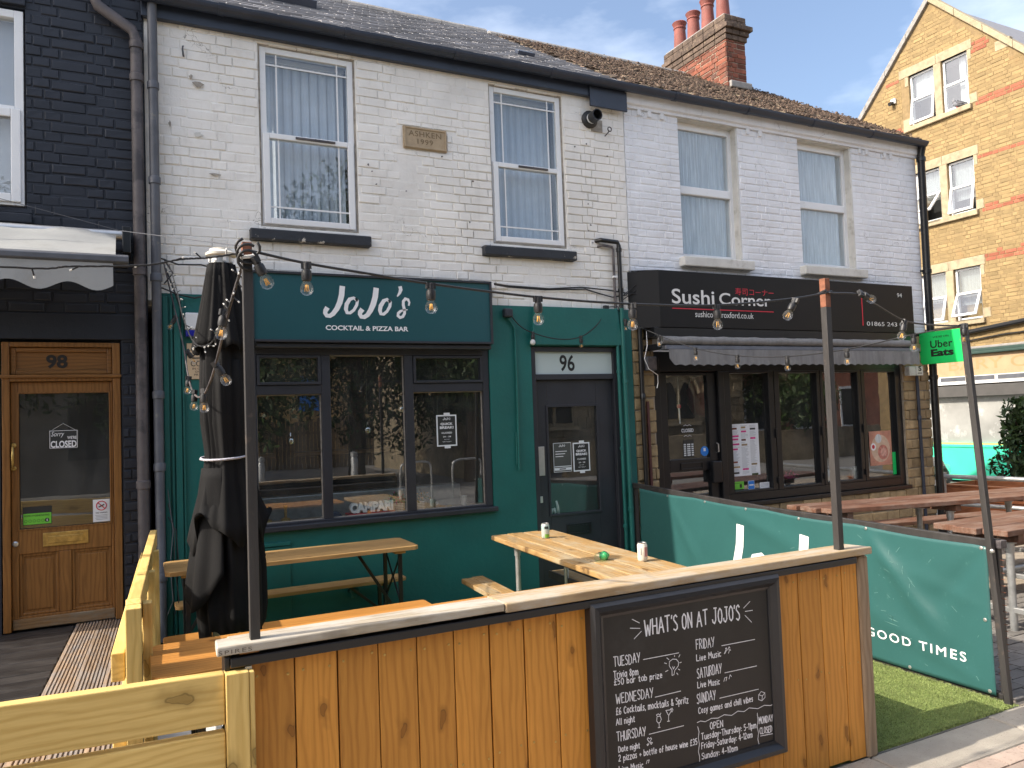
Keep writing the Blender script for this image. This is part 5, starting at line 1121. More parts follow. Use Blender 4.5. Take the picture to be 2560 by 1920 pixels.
# ------------------------------------------------------------------ yellow pine rails and deck of no. 98
t = thing('timber_rail', 'new yellow pine rail of two wide boards across the bottom left', 'fence', (-.4,-3.7,0))
def tilted(name, mat, za0, za1, zb0, zb1, xa, xb, y0, y1, par):
    return build(MB().add([(xa,y0,za0),(xb,y0,zb0),(xb,y1,zb0),(xa,y1,za0),(xa,y0,za1),(xb,y0,zb1),(xb,y1,zb1),(xa,y1,za1)], [(0,3,2,1),(4,5,6,7),(0,1,5,4),(1,2,6,5),(2,3,7,6),(3,0,4,7)]), name, mat, par, .004)
tilted('board', w_yellow, .845, 1.001, .768, .924, -2.7, .252, -3.71, -3.665, t)
tilted('board', w_yellow, .655, .811, .590, .744, -2.7, .252, -3.71, -3.665, t)
tilted('board', w_yellow, .465, .62, .40, .56, -2.7, .252, -3.71, -3.665, t)
bx('end_post', w_yellow_z, t, .254, .3225, -3.728, -3.665, 0, .924, .003); bx('end_post', w_yellow_z, t, .3235, .3395, -3.725, -3.664, 0, .921, .003)
bx('hinge', m_galv, t, .315, .335, -3.70, -3.69, .922, .932, .001); bx('rail_post', w_yellow_z, t, -1.5, -1.43, -3.66, -3.60, 0, .93, .003)
t = thing('timber_rail', 'yellow pine handrail with short posts running back beside the oak door', 'fence', (.06,-1.5,.3))
def bar(name, mat, a, b, w, h, par, bev=.004, up=(0,0,1)): return build(MB().add(*obox(a, b, w, h, up)), name, mat, par, bev)
bar('handrail', w_yellow_y, (.006,-2.84,.966), (.129,-.55,.968), .042, .105, t)
bar('lower_rail', w_yellow_y, (-.053,-3.05,.818), (.075,-.52,.822), .046, .105, t)
bar('lower_rail', w_yellow_y, (-.051,-3.04,.55), (.077,-.52,.555), .046, .105, t)
bar('rail_post', w_yellow_z, (.0005,-3.06,.05), (.0005,-3.06,1.036), .055, .075, t, up=(0,1,0)); bar('rail_post', w_yellow_z, (.0015,-2.968,.05), (.0015,-2.968,1.038), .054, .105, t, up=(0,1,0))
for (x_, y_, zt) in ((.052,-2.74,.985), (.083,-1.98,.985), (.122,-1.27,.985)): bar('rail_post', w_yellow_z, (x_,y_,.0), (x_,y_,zt), .036, .062, t, up=(0,1,0))
dk = thing('timber_deck', 'raised deck of dark boards and pale grooved boards before the oak door', 'deck', (-.6,-1.2,0))
def grooved(x0, y0, x1, y1, w, z):
    """a decking board with seven grooves, from (x0,y0) to (x1,y1)"""
    d = Vector((x1-x0, y1-y0, 0)).normalized(); s = Vector((-d.y, d.x, 0)); n = 7; prof = []
    for k in range(n):
        a = -w/2 + w*k/n; b = a + w/n
        prof += [(a+.0005, z), (b-.0085, z), (b-.0075, z-.012), (b-.001, z-.012)] if k < n-1 else [(a+.001, z), (b, z)]
    prof = prof + [(w/2, z-.026), (-w/2, z-.026)]; m = len(prof); vs = []
    for p in (Vector((x0,y0,0)), Vector((x1,y1,0))): vs += [tuple(p + s*(-a) + Z*c) for a, c in prof]
    build(MB().add(vs, [tuple(range(m-1,-1,-1)), tuple(range(m, 2*m))] + [(i, (i+1) % m, (i+1) % m + m, i+m) for i in range(m)]), 'grooved_plank', w_deck, dk)
for k in range(3):
    xo = k*.140
    grooved(-.288+xo, .075, -.452+xo, -3.45, .134, .343)
for k in range(3): grooved(-.80+k*.14+.02, -2.0, -.87+k*.14+.02, -3.45, .134, .338)
for j in range(26):
    y0 = .02 - j*.139; xr = -.368 + (y0-.07)*.0455
    bx('plank', w_deckdark, dk, -3.0, xr-.004 - (.0 if y0 > -2.0 else .44), y0-.134, y0, .312, .336+R.uniform(-.001,.001), .003)
bx('deck_joist', m_post, dk, -3, .02, -3.45, .0, .05, .305, 0)
# ------------------------------------------------------------------ beer tables and benches (built once, then copied)
def beer(name, label, cat, L_, W_, H_, mat, group, lx):
    t = thing(name, label, cat, (0,0,0), group, world=False)
    pts = [(-L_/2+.03,-W_/2),(L_/2-.03,-W_/2),(L_/2-.008,-W_/2+.008),(L_/2,-W_/2+.03),(L_/2,W_/2-.03),(L_/2-.008,W_/2-.008),(L_/2-.03,W_/2),(-L_/2+.03,W_/2),(-L_/2+.008,W_/2-.008),(-L_/2,W_/2-.03),(-L_/2,-W_/2+.03),(-L_/2+.008,-W_/2+.008)]
    if W_ > .3:
        for k in range(3):
            a, b = -W_/2 + W_*k/3, -W_/2 + W_*(k+1)/3
            ps = [(-L_/2+(.03 if k == 0 else 0), a),(L_/2-(.03 if k == 0 else 0), a),(L_/2, a+(.03 if k == 0 else 0)),(L_/2, b-(.03 if k == 2 else 0)),(L_/2-(.03 if k == 2 else 0), b-.0012),(-L_/2+(.03 if k == 2 else 0), b-.0012),(-L_/2, b-(.03 if k == 2 else 0)),(-L_/2, a+(.03 if k == 0 else 0))]
            build(MB().prism(ps, H_-.027, H_, 'z'), 'plank', mat, t, .004)
    else: build(MB().prism(pts, H_-.027, H_, 'z'), 'plank', mat, t, .005)
    for s in (-1, 1):
        xx = s*lx; f = MB(); w = W_*.40
        f.box(xx-.014, xx+.014, -w-.012, -w+.012, 0, H_-.028).box(xx-.014, xx+.014, w-.012, w+.012, 0, H_-.028).box(xx-.012, xx+.012, -w+.012, w-.012, .06, .085).box(xx-.012, xx+.012, -w+.012, w-.012, H_-.055, H_-.028)
        build(f, 'leg_frame', m_blackmet, t, .002)
        bar('brace', m_blackmet, (xx - s*.02, 0, H_*.42), (xx - s*.28, 0, H_-.03), .014, .022, t, .002)
        if W_ > .3: bar('brace', m_blackmet, (xx,-w,H_*.45), (xx,w,H_-.06), .010, .016, t, .002); bar('brace', m_blackmet, (xx+.004,w,H_*.45), (xx+.004,-w,H_-.06), .010, .016, t, .002)
        bx('cleat', mat, t, xx-.04, xx+.04, -W_/2+.03, W_/2-.03, H_-.05, H_-.0275, .003)
    return t
tb = beer('beer_table', 'narrow varnished folding table right under the wide shop window', 'table', 1.71, .49, .77, w_tan, 'folding beer tables', .72)
tb.location = (1.045, -.595, 0); tb.rotation_euler = (0,0,-.012)
tb2 = beer('beer_table', 'glossy orange folding table behind the counter, striped with sunlight', 'table', 2.18, .50, .77, w_orange, 'folding beer tables', .92)
tb2.location = (1.15, -2.86, 0)
b1 = beer('folding_bench', 'folding bench against the green wall behind the narrow table', 'bench', 1.72, .20, .43, w_tan, 'folding benches', .68); b1.location = (1.13, -.165, 0)
b2 = beer('folding_bench', 'bright orange folding bench between the closed umbrella and the counter table', 'bench', 1.68, .20, .43, w_orange, 'folding benches', .66); b2.location = (1.00, -1.18, 0)
# scaffold-board table
t = thing('scaffold_table', 'rough weathered board table on galvanised pipe legs before the dark door', 'table', (2.75,-1.8,0))
d = Vector((-.11,-1.8,0)).normalized(); s = Vector((1,-.06,0)).normalized()
def along(o, a, b): return Vector(o) + s*a + d*b
for k in range(4):
    a0, a1 = k*.136, k*.136+.131; o = (2.525,-.752,0)
    P = [along(o,a0,R.uniform(0,.012)), along(o,a1,R.uniform(0,.012)), along(o,a1,2.45), along(o,a0,2.45)]
    build(MB().prism([(p.x,p.y) for p in P], .733+R.uniform(-.002,.002), .77+R.uniform(-.003,.003), 'z'), 'plank', w_rough, t, .006)
for a, b in ((.07,.36), (.47,.36), (.07,2.1), (.47,2.1)):
    p_ = along((2.525,-.752,0), a, b); smooth_angle(build(MB().tube([(p_.x,p_.y,0),(p_.x,p_.y,.66)], .0185, 14), 'leg', m_galv, t)); smooth_angle(build(MB().tube([(p_.x,p_.y,.66),(p_.x,p_.y,.732)], .023, 14), 'leg_collar', m_galv, t))
for b in (.36, 2.1):
    p_, q_ = along((2.525,-.752,0), .05, b), along((2.525,-.752,0), .49, b); build(MB().tube([(p_.x,p_.y,.70),(q_.x,q_.y,.70)], .017, 12), 'cross_pipe', m_galv, t)
bar('edge_bearer', m_post, (2.60,-.86,.715), (2.50,-2.6,.715), .03, .03, t)
t = thing('plank_bench', 'worn two plank bench left of the rough board table', 'bench', (2.36,-1.4,0), 'plank benches')
for k in range(2):
    a0 = k*.098; o = (2.325,-.60,0); P = [along(o,a0,-.03*k), along(o,a0+.094,-.03*k), along(o,a0+.094,1.9), along(o,a0,1.9)]
    build(MB().prism([(p.x,p.y) for p in P], .395, .43, 'z'), 'plank', w_rough, t, .005)
for b in (.3, 1.6):
    p_ = along((2.42,-.60,0), 0, b); build(MB().tube([(p_.x,p_.y,0),(p_.x,p_.y,.395)], .02, 12), 'leg', m_galv, t)
t = thing('plank_bench', 'black edged bench tucked under the right side of the rough board table', 'bench', (3.2,-1.4,0), 'plank benches')
bar('plank', w_rough, (3.10,-.78,.42), (2.98,-2.6,.42), .16, .035, t); bar('edge_board', m_post, (3.01,-.80,.418), (2.89,-2.6,.418), .022, .06, t)
for y_ in (-1.1, -2.2): build(MB().tube([(3.08-(y_+.8)*-.066,y_,0),(3.08-(y_+.8)*-.066,y_,.40)], .02, 12), 'leg', m_galv, t)
# cans and bottle
def can(label, x, y, z, body, extra, rot=0):
    t = thing('drink_can', label, 'can', (x,y,z), 'drink cans left on the table')
    c = smooth_angle(build(MB().lathe([(.024,0),(.0265,.003),(.031,.011),(.031,.098),(.0265,.108),(.0262,.110)], (x,y,z), 24), 'can_body', body, t), 40)
    smooth_angle(build(MB().lathe([(.0262,.110),(.0268,.1125),(.0250,.1125),(.0240,.1095),(.004,.1093)], (x,y,z), 24), 'can_lid', m_steel, t), 40)
    for name, z0, z1, a0, a1, mt in extra:
        n = 10; mb = MB(); vs = []
        for zz in (z0, z1): vs += [(x+.0313*math.cos(a0+(a1-a0)*i/n), y+.0313*math.sin(a0+(a1-a0)*i/n), z+zz) for i in range(n+1)]
        build(mb.add(vs, [(i, i+1, n+2+i, n+1+i) for i in range(n)]), name, mt, c, smooth=True)
    return t
m_can1 = plain('pale_can', (.55,.62,.58), .3, .05, metal=.3); m_turq = plain('turquoise_label', (.02,.42,.45), .35, .2, 60); m_yel = plain('yellow_label', (.65,.55,.03), .35); m_lime = plain('lime_can_label', (.20,.45,.06), .35, .3, 80)
can('turquoise and lime drink can standing on the rough table near the door', 2.794,-1.156,.77, m_can1, [('upper_label',.068,.099,0,6.28,m_turq),('brand_patch',.072,.092,-2.3,-1.2,m_posterblk),('fruit_print',.008,.034,-2.2,-1.1,m_lime),('base_band',.0115,.016,0,6.28,m_greenprint),('fruit_spot',.012,.026,-1.2,-.8,m_yel)])
m_can2 = plain('cream_can', (.66,.62,.55), .35, .05); m_pk = plain('dusty_pink_label', (.45,.20,.19), .4, .15, 60)
can('cream and pink drink can standing on the rough table nearest the counter', 2.838,-2.326,.77, m_can2, [('pink_label',.030,.088,-1.75,-.75,m_pk),('dark_print',.034,.070,-.72,-.4,m_posterblk),('dark_print',.040,.085,-2.6,-2.3,m_lead)])
t = thing('plastic_bottle', 'crushed clear plastic bottle with green label lying on the rough table', 'bottle', (2.61,-2.165,.79))
Mb = Matrix.Translation((2.585,-2.20,.797)) @ Matrix.Rotation(math.radians(25), 4, 'Z') @ Matrix.Rotation(math.pi/2, 4, 'Y')
prof = [(.012,0),(.024,.004),(.029,.012),(.027,.025),(.0295,.035),(.026,.046),(.029,.055),(.0275,.068),(.028,.085),(.024,.098),(.014,.108),(.0125,.115)]
o = build(MB().lathe([(r*(1+.10*math.sin(z*240)), z) for r, z in prof], n=18, M=Mb), 'bottle_body', m_bottle, t, smooth=True)
build(MB().lathe([(.0292,.070),(.0285,.078),(.0290,.092)], n=18, M=Mb), 'bottle_label', m_green_plastic, t, smooth=True); build(MB().lathe([(.0135,.112),(.0135,.124),(.005,.1245)], n=14, M=Mb), 'bottle_cap', m_green_plastic, t)
# ------------------------------------------------------------------ closed umbrella
t = thing('parasol', 'tall closed black parasol tied with a cord, beside the window', 'umbrella', (.455,-1.9,0))
CX, CY = .464, -1.9
def cloth(name, rows, pl, amp, ph=0, hem=0.0, fold=.5, off=lambda z: (0,0), n=110, drop=None):
    vs = []; fs = []; q = random.Random(int(ph*10)+3)
    for j, (z, r) in enumerate(rows):
        ox, oy = off(z)
        for i in range(n):
            a = 2*math.pi*i/n; w_ = math.sin(pl*a + ph + .5*math.sin(3*a+ph) + z*.8)
            w_ = math.copysign(abs(w_)**fold, w_); k = 1 + amp*(w_*.6 + .25*math.sin(2*pl*a+1.3*ph+z*2))
            zz = z
            if j == 0 and hem: zz = z + hem*(.5*math.sin(3*a+ph) + .35*math.sin(5*a+1) + .3*w_)
            elif j == 1 and hem: zz = z + .4*hem*(.5*math.sin(3*a+ph) + .35*math.sin(5*a+1))
            if drop: zz += drop(a, j)
            vs.append((CX+ox+r*k*math.cos(a), CY+oy+r*k*math.sin(a), zz))
    for j in range(len(rows)-1):
        for i in range(n): fs.append((j*n+i, j*n+(i+1) % n, (j+1)*n+(i+1) % n, (j+1)*n+i))
    o = build(MB().add(vs, fs), name, m_fabric, t, smooth=True)
    sol = o.modifiers.new('cloth', 'SOLIDIFY'); sol.thickness = .003; return o
lean = lambda z: ((z-1.6)*-.012, 0)
cloth('lower_canopy', [(.60,.150),(.72,.160),(.95,.160),(1.15,.146),(1.35,.122),(1.50,.099),(1.56,.099),(1.75,.112),(1.95,.116),(2.12,.110),(2.3,.09),(2.5,.07)], 8, .17, .7, .07, .8, lean, n=150)
cloth('outer_fold', [(1.14,.196),(1.20,.182),(1.30,.152),(1.42,.122),(1.52,.107),(1.56,.106),(1.72,.122),(1.9,.122),(2.05,.114)], 8, .13, 2.0, .13, .8, lean, n=150)
cloth('upper_canopy', [(2.115,.152),(2.15,.146),(2.25,.124),(2.4,.096),(2.52,.075),(2.575,.066)], 10, .15, 1.2, .035, .8, lean, n=150)
# a hanging corner of cloth on the left
vs = []; fs = []; n, m = 22, 12
for j in range(m):
    f_ = j/(m-1); z = 1.48 - f_*.62
    for i in range(n):
        u = i/(n-1); a = math.radians(168 + 92*u); r = .112 + .085*f_ + .012*math.sin(u*14+f_)*f_
        vs.append((CX-.015+r*math.cos(a), CY+r*math.sin(a), z - f_*f_*(.16*math.sin(u*3.0+.35) - .05)))
for j in range(m-1):
    for i in range(n-1): fs.append((j*n+i, j*n+i+1, (j+1)*n+i+1, (j+1)*n+i))
o = build(MB().add(vs, fs), 'hanging_corner', m_fabric, t, smooth=True); so_ = o.modifiers.new('cloth', 'SOLIDIFY'); so_.thickness = .003
smooth_angle(build(MB().tube([(CX,CY,.05),(CX-.012,CY,2.60)], .022, 14), 'pole', m_galv, t))
m_cap = plain('aged_white_cap', (.66,.62,.54), .5, .06)
smooth_angle(build(MB().lathe([(.066,2.575),(.058,2.58),(.058,2.612),(.062,2.614)], (CX-.012,CY,0), 20), 'hub', m_galv, t), 30); smooth_angle(build(MB().lathe([(.062,2.614),(.078,2.62),(.080,2.632),(.060,2.646),(.058,2.655),(.030,2.662)], (CX-.012,CY,0), 24), 'cap', m_cap, t), 30)
for k in range(8):
    a = k*math.pi/4+.2; build(MB().box(-.008,.008,-.004,.004,2.585,2.608,M=Matrix.Translation((CX-.012+.0605*math.cos(a),CY+.0605*math.sin(a),0)) @ Matrix.Rotation(a+math.pi/2,4,'Z')), 'hub_bracket', m_upvc, t)
mc = plain('striped_cord', (.42,.41,.46), .7, .5, 160)
build(MB().tube([(CX-.01+.124*math.cos(a*.4), CY+.124*math.sin(a*.4), 1.535+.012*math.sin(a*.4+.6)) for a in range(17)], .0065, 8), 'tie_cord', mc, t, smooth=True)
build(MB().tube([(CX+.09,CY-.09,1.535),(CX+.115,CY-.105,1.50),(CX+.12,CY-.11,1.42)], .005, 8), 'cord_end', mc, t, smooth=True)
bs = MB()
for dx, dy in ((-.19,-.19),(.19,-.19),(-.19,.19),(.19,.19)): bs.box(CX+dx-.18, CX+dx+.18, CY+dy-.18, CY+dy+.18, 0, .07)
build(bs, 'base_slab', m_eps, t, .01); build(MB().box(CX-.09,CX-.055,CY-.03,CY+.03,.07,.66).box(CX+.075,CX+.11,CY-.03,CY+.03,.07,.70), 'white_foot', m_eps, t, .006)
# ------------------------------------------------------------------ string lights
def lamp_mesh():
    sk = MB().lathe([(.008,.034),(.012,.030),(.0125,.006),(.0165,.004),(.0175,-.006),(.0175,-.018),(.0165,-.024),(.0155,-.030),(.010,-.031)], n=14); sk.box(-.017,.017,-.009,.009,.012,.034)
    gb = MB().lathe([(.0105,-.030),(.014,-.036),(.0205,-.046),(.0225,-.057),(.0205,-.068),(.0145,-.076),(.006,-.0797),(.001,-.080)], n=18)
    fl = MB()
    for a in range(4):
        r = .0055; c, s_ = math.cos(a*1.57)*r, math.sin(a*1.57)*r; fl.tube([(c*.7,s_*.7,-.044),(c*1.3,s_*1.3,-.067)], .0012, 5)
    return sk, gb, fl
m_fil = plain('amber_filament', (.95,.50,.09), .4, .05)
PROTO = {}
def lamp(parent, p, tilt=(0,0), big=1.0, frosted=False):
    Mx = Matrix.Translation(p) @ Matrix.Rotation(tilt[0], 4, 'X') @ Matrix.Rotation(tilt[1], 4, 'Y') @ Matrix.Rotation(R.uniform(0,3), 4, 'Z') @ Matrix.Scale(big, 4)
    if 'a' not in PROTO:
        sk, gb, fl = lamp_mesh(); PROTO['a'] = []
        for b_, nm, mt in ((sk,'lamp_holder',m_black_pl),(gb,'bulb',m_bulbglass),(fl,'filament',m_fil)):
            me = bpy.data.meshes.new(nm); me.from_pydata(b_.v, [], b_.f); me.materials.append(mt); me.shade_smooth()
            if nm == 'lamp_holder':
                try: me.set_sharp_from_angle(angle=.6)
                except Exception: pass
            PROTO['a'].append((nm, me))
        fm = PROTO['a'][1][1].copy(); fm.materials.clear(); fm.materials.append(m_eps); PROTO['f'] = fm
    (n0, m0), (n1, m1), (n2, m2) = PROTO['a']
    h = link(bpy.data.objects.new(n0, m0)); h.parent = parent; h.matrix_parent_inverse = Matrix.Translation(-BASE[parent.name]); h.matrix_basis = Mx
    b_ = link(bpy.data.objects.new(n1, PROTO['f'] if frosted else m1)); b_.parent = h
    if not frosted: f_ = link(bpy.data.objects.new(n2, m2)); f_.parent = h
def sagged(P, n=8):
    """smooth curve through points (Catmull-Rom)"""
    P = [Vector(p) for p in P]; Q = [P[0]*2-P[1]] + P + [P[-1]*2-P[-2]]; out = []
    for i in range(1, len(Q)-2):
        for k in range(n):
            u = k/n; a, b, c, d_ = Q[i-1], Q[i], Q[i+1], Q[i+2]
            out.append(.5*((2*b) + (c-a)*u + (2*a-5*b+4*c-d_)*u*u + (3*b-a-3*c+d_)*u**3))
    return out + [P[-1]]
GRP = 'festoon light strings'
def string(label, P, lamps, r=.0048, mat=m_black_pl, base=None):
    t = thing('string_lights', label, 'string lights', base or P[0], GRP)
    build(MB().tube(sagged(P), r, 7), 'cable', mat, t, smooth=True)
    for l in lamps: lamp(t, *l) if isinstance(l[0], (tuple, Vector)) else lamp(t, l)
    return t
def hang(p): return (p[0], p[1], p[2]-.030)
P = [(.362,-3.675,2.268),(.543,-3.67,2.238),(.77,-3.67,2.212),(.990,-3.67,2.188),(1.434,-3.67,2.155),(1.88,-3.67,2.143),(2.336,-3.67,2.153),(2.77,-3.68,2.195),(3.005,-3.682,2.232)]
t = string('main run of clear bulbs strung between the two counter posts', P, [(hang(P[1]),),(hang(P[3]),),(hang(P[4]),),(hang(P[5]),),(hang(P[6]),)])
lamp(t, (2.775,-3.69,2.165), (.1,.55)); lamp(t, (.385,-3.69,2.215), (.05,-.45))
for k in range(3): build(MB().tube([(.352+.032*math.cos(a)*(1+.1*k), -3.685-.01*math.sin(a), 2.235+.02*k+.030*math.sin(a)) for a in [i*.5+k for i in range(11)]], .0048, 7), 'cable_loop', m_black_pl, t, smooth=True)
E1 = (4.352,-3.470,2.128)
P = [(3.02,-3.69,2.232),(3.25,-3.67,2.235),(3.42,-3.64,2.19),(3.72,-3.57,2.128),(4.05,-3.52,2.118),E1]
t = string('short run of clear bulbs from counter post to the leaning banner post', P, [])
lamp(t, (3.27,-3.68,2.232), (0,-1.25)); lamp(t, (3.705,-3.57,2.10), (.0,.38)); lamp(t, (4.335,-3.49,2.10), (0,.1), 1.0)
P = [(4.30,-.05,2.735),(4.345,-.1,2.60),(4.36,-.6,2.395),(4.36,-1.1,2.225),(4.36,-1.6,2.118),(4.36,-2.12,2.066),(4.36,-2.65,2.068),(4.36,-3.15,2.112),E1]
t = string('sagging run of clear bulbs crossing before the grey awning', P, [((P[k][0], P[k][1], P[k][2]-.028),) for k in (1,2,3,4,5,6,7)], .0042)
P = [(3.092,-.07,2.642),(3.2,-.06,2.53),(3.336,-.06,2.462),(3.6,-.06,2.408),(3.85,-.06,2.432),(4.05,-.06,2.56),(4.163,-.05,2.715),(4.30,-.05,2.735)]
t = string('small dark loop of bulbs draped on the green wall above the door', P, [], .0055)
lamp(t, (3.336,-.06,2.435), (0,.05), 1.1, True); lamp(t, (3.85,-.06,2.405), (0,-.12), 1.1)
bx('wall_clip', m_black_pl, t, 4.14, 4.19, -.06, -.02, 2.70, 2.745, .004)
P = [(.24,-.05,2.93),(.30,.0-.08,2.62),(.34,-.4,2.30),(.335,-1.0,2.02),(.318,-1.7,1.885),(.312,-2.3,1.845),(.315,-2.75,1.90),(.322,-3.1,2.02),(.33,-3.4,2.14),(.345,-3.63,2.24)]
t = string('loop of bulbs hanging in front of the closed umbrella and post', P, [((.30,-.12,2.50),(0,.5)),((.375,-.48,2.215),(.2,-.6)),((.326,-1.12,1.985),(0,.1)),((.314,-1.78,1.868),(0,.05)),((.309,-2.45,1.842),(0,0)),((.328,-2.92,1.935),(0,-.55)),((.314,-3.28,2.095),(0,.15))], .0052, m_pipe_brown)
# fairy lights
def fairy(label, P, n_led, seed, base):
    t = thing('fairy_lights', label, 'fairy lights', base, 'fairy light strings'); q = random.Random(seed); C = sagged(P, 10); mb = MB()
    for ph in (0, 2.1, 4.2):
        mb.tube([(p.x + .0022*math.cos(i*1.1+ph), p.y, p.z + .0022*math.sin(i*1.1+ph)) for i, p in enumerate(C)], .0016, 5)
    build(mb, 'twisted_cable', m_black_pl, t)
    for i in range(n_led):
        p = C[int((i+.5)/n_led*(len(C)-1))]; d_ = Vector((q.uniform(-1,1), q.uniform(-.4,.4), q.uniform(-1,1))).normalized()*.030
        s_ = build(MB().tube([tuple(p), tuple(p+d_*.75)], .0026, 6), 'lamp_holder', m_black_pl, t); build(MB().tube([tuple(p+d_*.75), tuple(p+d_)], .0028, 6), 'led', m_eps, s_)
P = [(-1.2,-3.70,2.20),(-.333,-3.68,2.176),(-.15,-3.68,2.187),(.043,-3.68,2.201),(.15,-3.68,2.226),(.236,-3.68,2.237),(.335,-3.685,2.258)]
fairy('twisted black fairy light cable crossing before the pale awning', P, 7, 3, P[0])
P = [(.26,-.4,2.86),(.275,-1.0,2.58),(.262,-1.8,2.30),(.268,-2.5,2.085),(.30,-2.9,2.04),(.315,-3.2,2.085),(.33,-3.45,2.15),(.344,-3.63,2.25)]
fairy('bunched fairy lights drooping across the umbrella top', P, 34, 4, P[0])
t = thing('stay_wire', 'thin pale wire running down from the black house to the first post', 'wire', (-.3,-1.8,2.8)); build(MB().tube([(-1.5,-.3,3.42),(-.75,-.3,3.26),(-.05,-.3,3.10),(.33,-3.64,2.29)], .0022, 5), 'wire', m_pipe_grey, t)
# ------------------------------------------------------------------ banner screen along the right side
BN = thing('banner_fence', 'green vinyl banner screen with white lettering on dark timber frame', 'banner', (4.36,-1.9,0))
bar('top_rail', m_post, (4.385,-.05,.985), (4.385,-1.85,.905), .035, .05, BN, .003); bar('top_rail', m_post, (4.385,-1.855,.905), (4.385,-3.56,.868), .035, .05, BN, .003)
bar('bottom_rail', m_post, (4.385,-.05,.03), (4.385,-3.56,.02), .03, .03, BN, .003)
for y_ in (-.07, -1.85, -3.56): bar('frame_post', m_post, (4.40,y_,0), (4.40,y_,.90 if y_ < -.5 else .98), .035, .035, BN, .003, up=(0,1,0))
bx('post_bracket', m_pipe_brown, BN, 4.375, 4.43, -3.60, -3.54, .85, .895, .003)
for k in range(22): bar('mesh_wire', m_rust, (4.392,-3.53,.03+k*.036), (4.392,-3.60,.028+k*.036), .003, .003, BN, 0)
n, m = 150, 36; vs = []; q = random.Random(2)
EY = [(-.18,0),(-.60,0),(-1.10,0),(-1.60,0),(-2.15,0),(-2.70,0),(-3.53,0)]
def ban(y, v):     # v 0 bottom .. 1 top; returns x, z
    zt = .966 - (y+.19)/(-3.35)*.108 - .012*abs(math.sin(math.pi*(y+.18)/.82)); zb = .022
    x = 4.356; 
    for yy, zz, dy, dz, a in ((-2.72,.84,-.55,-.62,.020),(-2.72,.84,.10,-.9,-.010),(-.65,.9,-.5,-.7,.010),(-3.5,.5,.9,.25,.007),(-1.4,.88,-.8,-.25,.010),(-3.5,.06,1.0,.35,.010),(-3.5,.82,.35,-.4,-.012)):
        t_ = (y-yy)*dy + ((zb+(zt-zb)*v)-zz)*dz; L2 = dy*dy+dz*dz; t_ /= L2
        if 0 < t_ < 1.2:
            dist = abs((y-yy)*dz - ((zb+(zt-zb)*v)-zz)*dy)/math.sqrt(L2); w_ = .035+.05*t_
            x -= a*math.exp(-(dist/w_)**2)*math.sin(min(t_, 1.0)*math.pi)**.6
    x += .006*math.sin(y*2.3+v*2) + .004*math.sin(y*5.1-v*3)
    return x, zb + (zt-zb)*v
for i in range(n+1):
    y = -.185 - (3.535-.185)*i/n
    for j in range(m+1):
        x, z = ban(y, j/m); vs.append((x, y, z))
vb_ = build(MB().add(vs, [(i*(m+1)+j, (i+1)*(m+1)+j, (i+1)*(m+1)+j+1, i*(m+1)+j+1) for i in range(n) for j in range(m)]), 'vinyl_banner', m_vinyl, BN, smooth=True)
so_ = vb_.modifiers.new('sheet', 'SOLIDIFY'); so_.thickness = .0015; so_.offset = 1
def ban_text(body, y0, z0, w, h, bold, sl=0.0, data=None):
    if data is None: o = text(body, (0, 0, 0), X, Y, w, h, m_white_print, vb_, bold=bold, sp=1.3, depth=0)
    else: o = build(data, 'script_lettering', m_white_print, vb_)
    for v in o.data.vertices:
        y = y0 - v.co.x; z = z0 + v.co.y + sl*v.co.x
        zt = .966 - (y+.19)/(-3.35)*.108; x, _ = ban(y, min(1, max(0, (z-.022)/(zt-.022)))); v.co = (x - .0045 - v.co.z, y, z)
ban_text('GOOD TIMES', -2.692, .166, .68, .056, .012)
jm = MB()
for k, s_ in enumerate(JOJO[:4]): ribbon(jm, [((a-1.4)*2.3, (c-2.545)*2.3, w_*1.8) for a, c, w_ in s_], Vector((0,0,0)), X, Y, Z, lift=k*.0003)
ban_text('', -1.18, .165, 0, 0, 0, data=jm)
for (y_, v_) in [(a, .985) for a in (-.62,-1.14,-1.62,-2.16,-2.72,-3.50)] + [(a, .02) for a in (-.62,-1.6,-3.0,-3.50)] + [(-3.50,.5)]:
    x, z = ban(y_, v_); build(MB().lathe([(.004,0),(.010,0),(.011,.002),(.004,.004)], M=Matrix.Translation((x-.002, y_, z)) @ Matrix.Rotation(-math.pi/2, 4, 'Y'), n=12), 'eyelet', m_steel, BN)
sp_ = MB()
for k, (y0, z0, y1, z1, w_) in enumerate(((-2.86,.315,-2.94,.302,.006),(-2.83,.29,-2.95,.275,.004),(-2.84,.335,-2.92,.325,.003),(-2.895,.335,-2.895,.29,.005))):  # these star strokes paint a specular glint onto the vinyl; scuffs follow
    for (a, b), (c, d_) in (((y0,z0),(y1,z1)),):
        xs = [ban(a+(c-a)*f, (b+(d_-b)*f)/.9)[0]-.003-.0002*k for f in (0,1)]; sp_.add([(xs[0],a,b),(xs[0],(a+c)/2,(b+d_)/2+w_/2),(xs[1],c,d_),(xs[1],(a+c)/2,(b+d_)/2-w_/2)], [(0,1,2,3)])
for k in range(46):
    y0, z0 = q.uniform(-3.5,-1.9), q.uniform(.06,.8); 
    if k > 25: y0, z0 = -3.0 + q.gauss(0,.12), .55 + q.gauss(0,.09)
    l_, a = q.uniform(.008,.05), q.uniform(0,3.1); y1, z1 = y0+l_*math.cos(a), z0+l_*math.sin(a)
    x = ban(y0, z0/.9)[0] - .003 - k*.00002; w_ = .0008; sp_.add([(x,y0-w_*math.sin(a),z0+w_*math.cos(a)),(x,y0+w_*math.sin(a),z0-w_*math.cos(a)),(x,y1+w_*math.sin(a),z1-w_*math.cos(a)),(x,y1-w_*math.sin(a),z1+w_*math.cos(a))], [(0,1,2,3)])
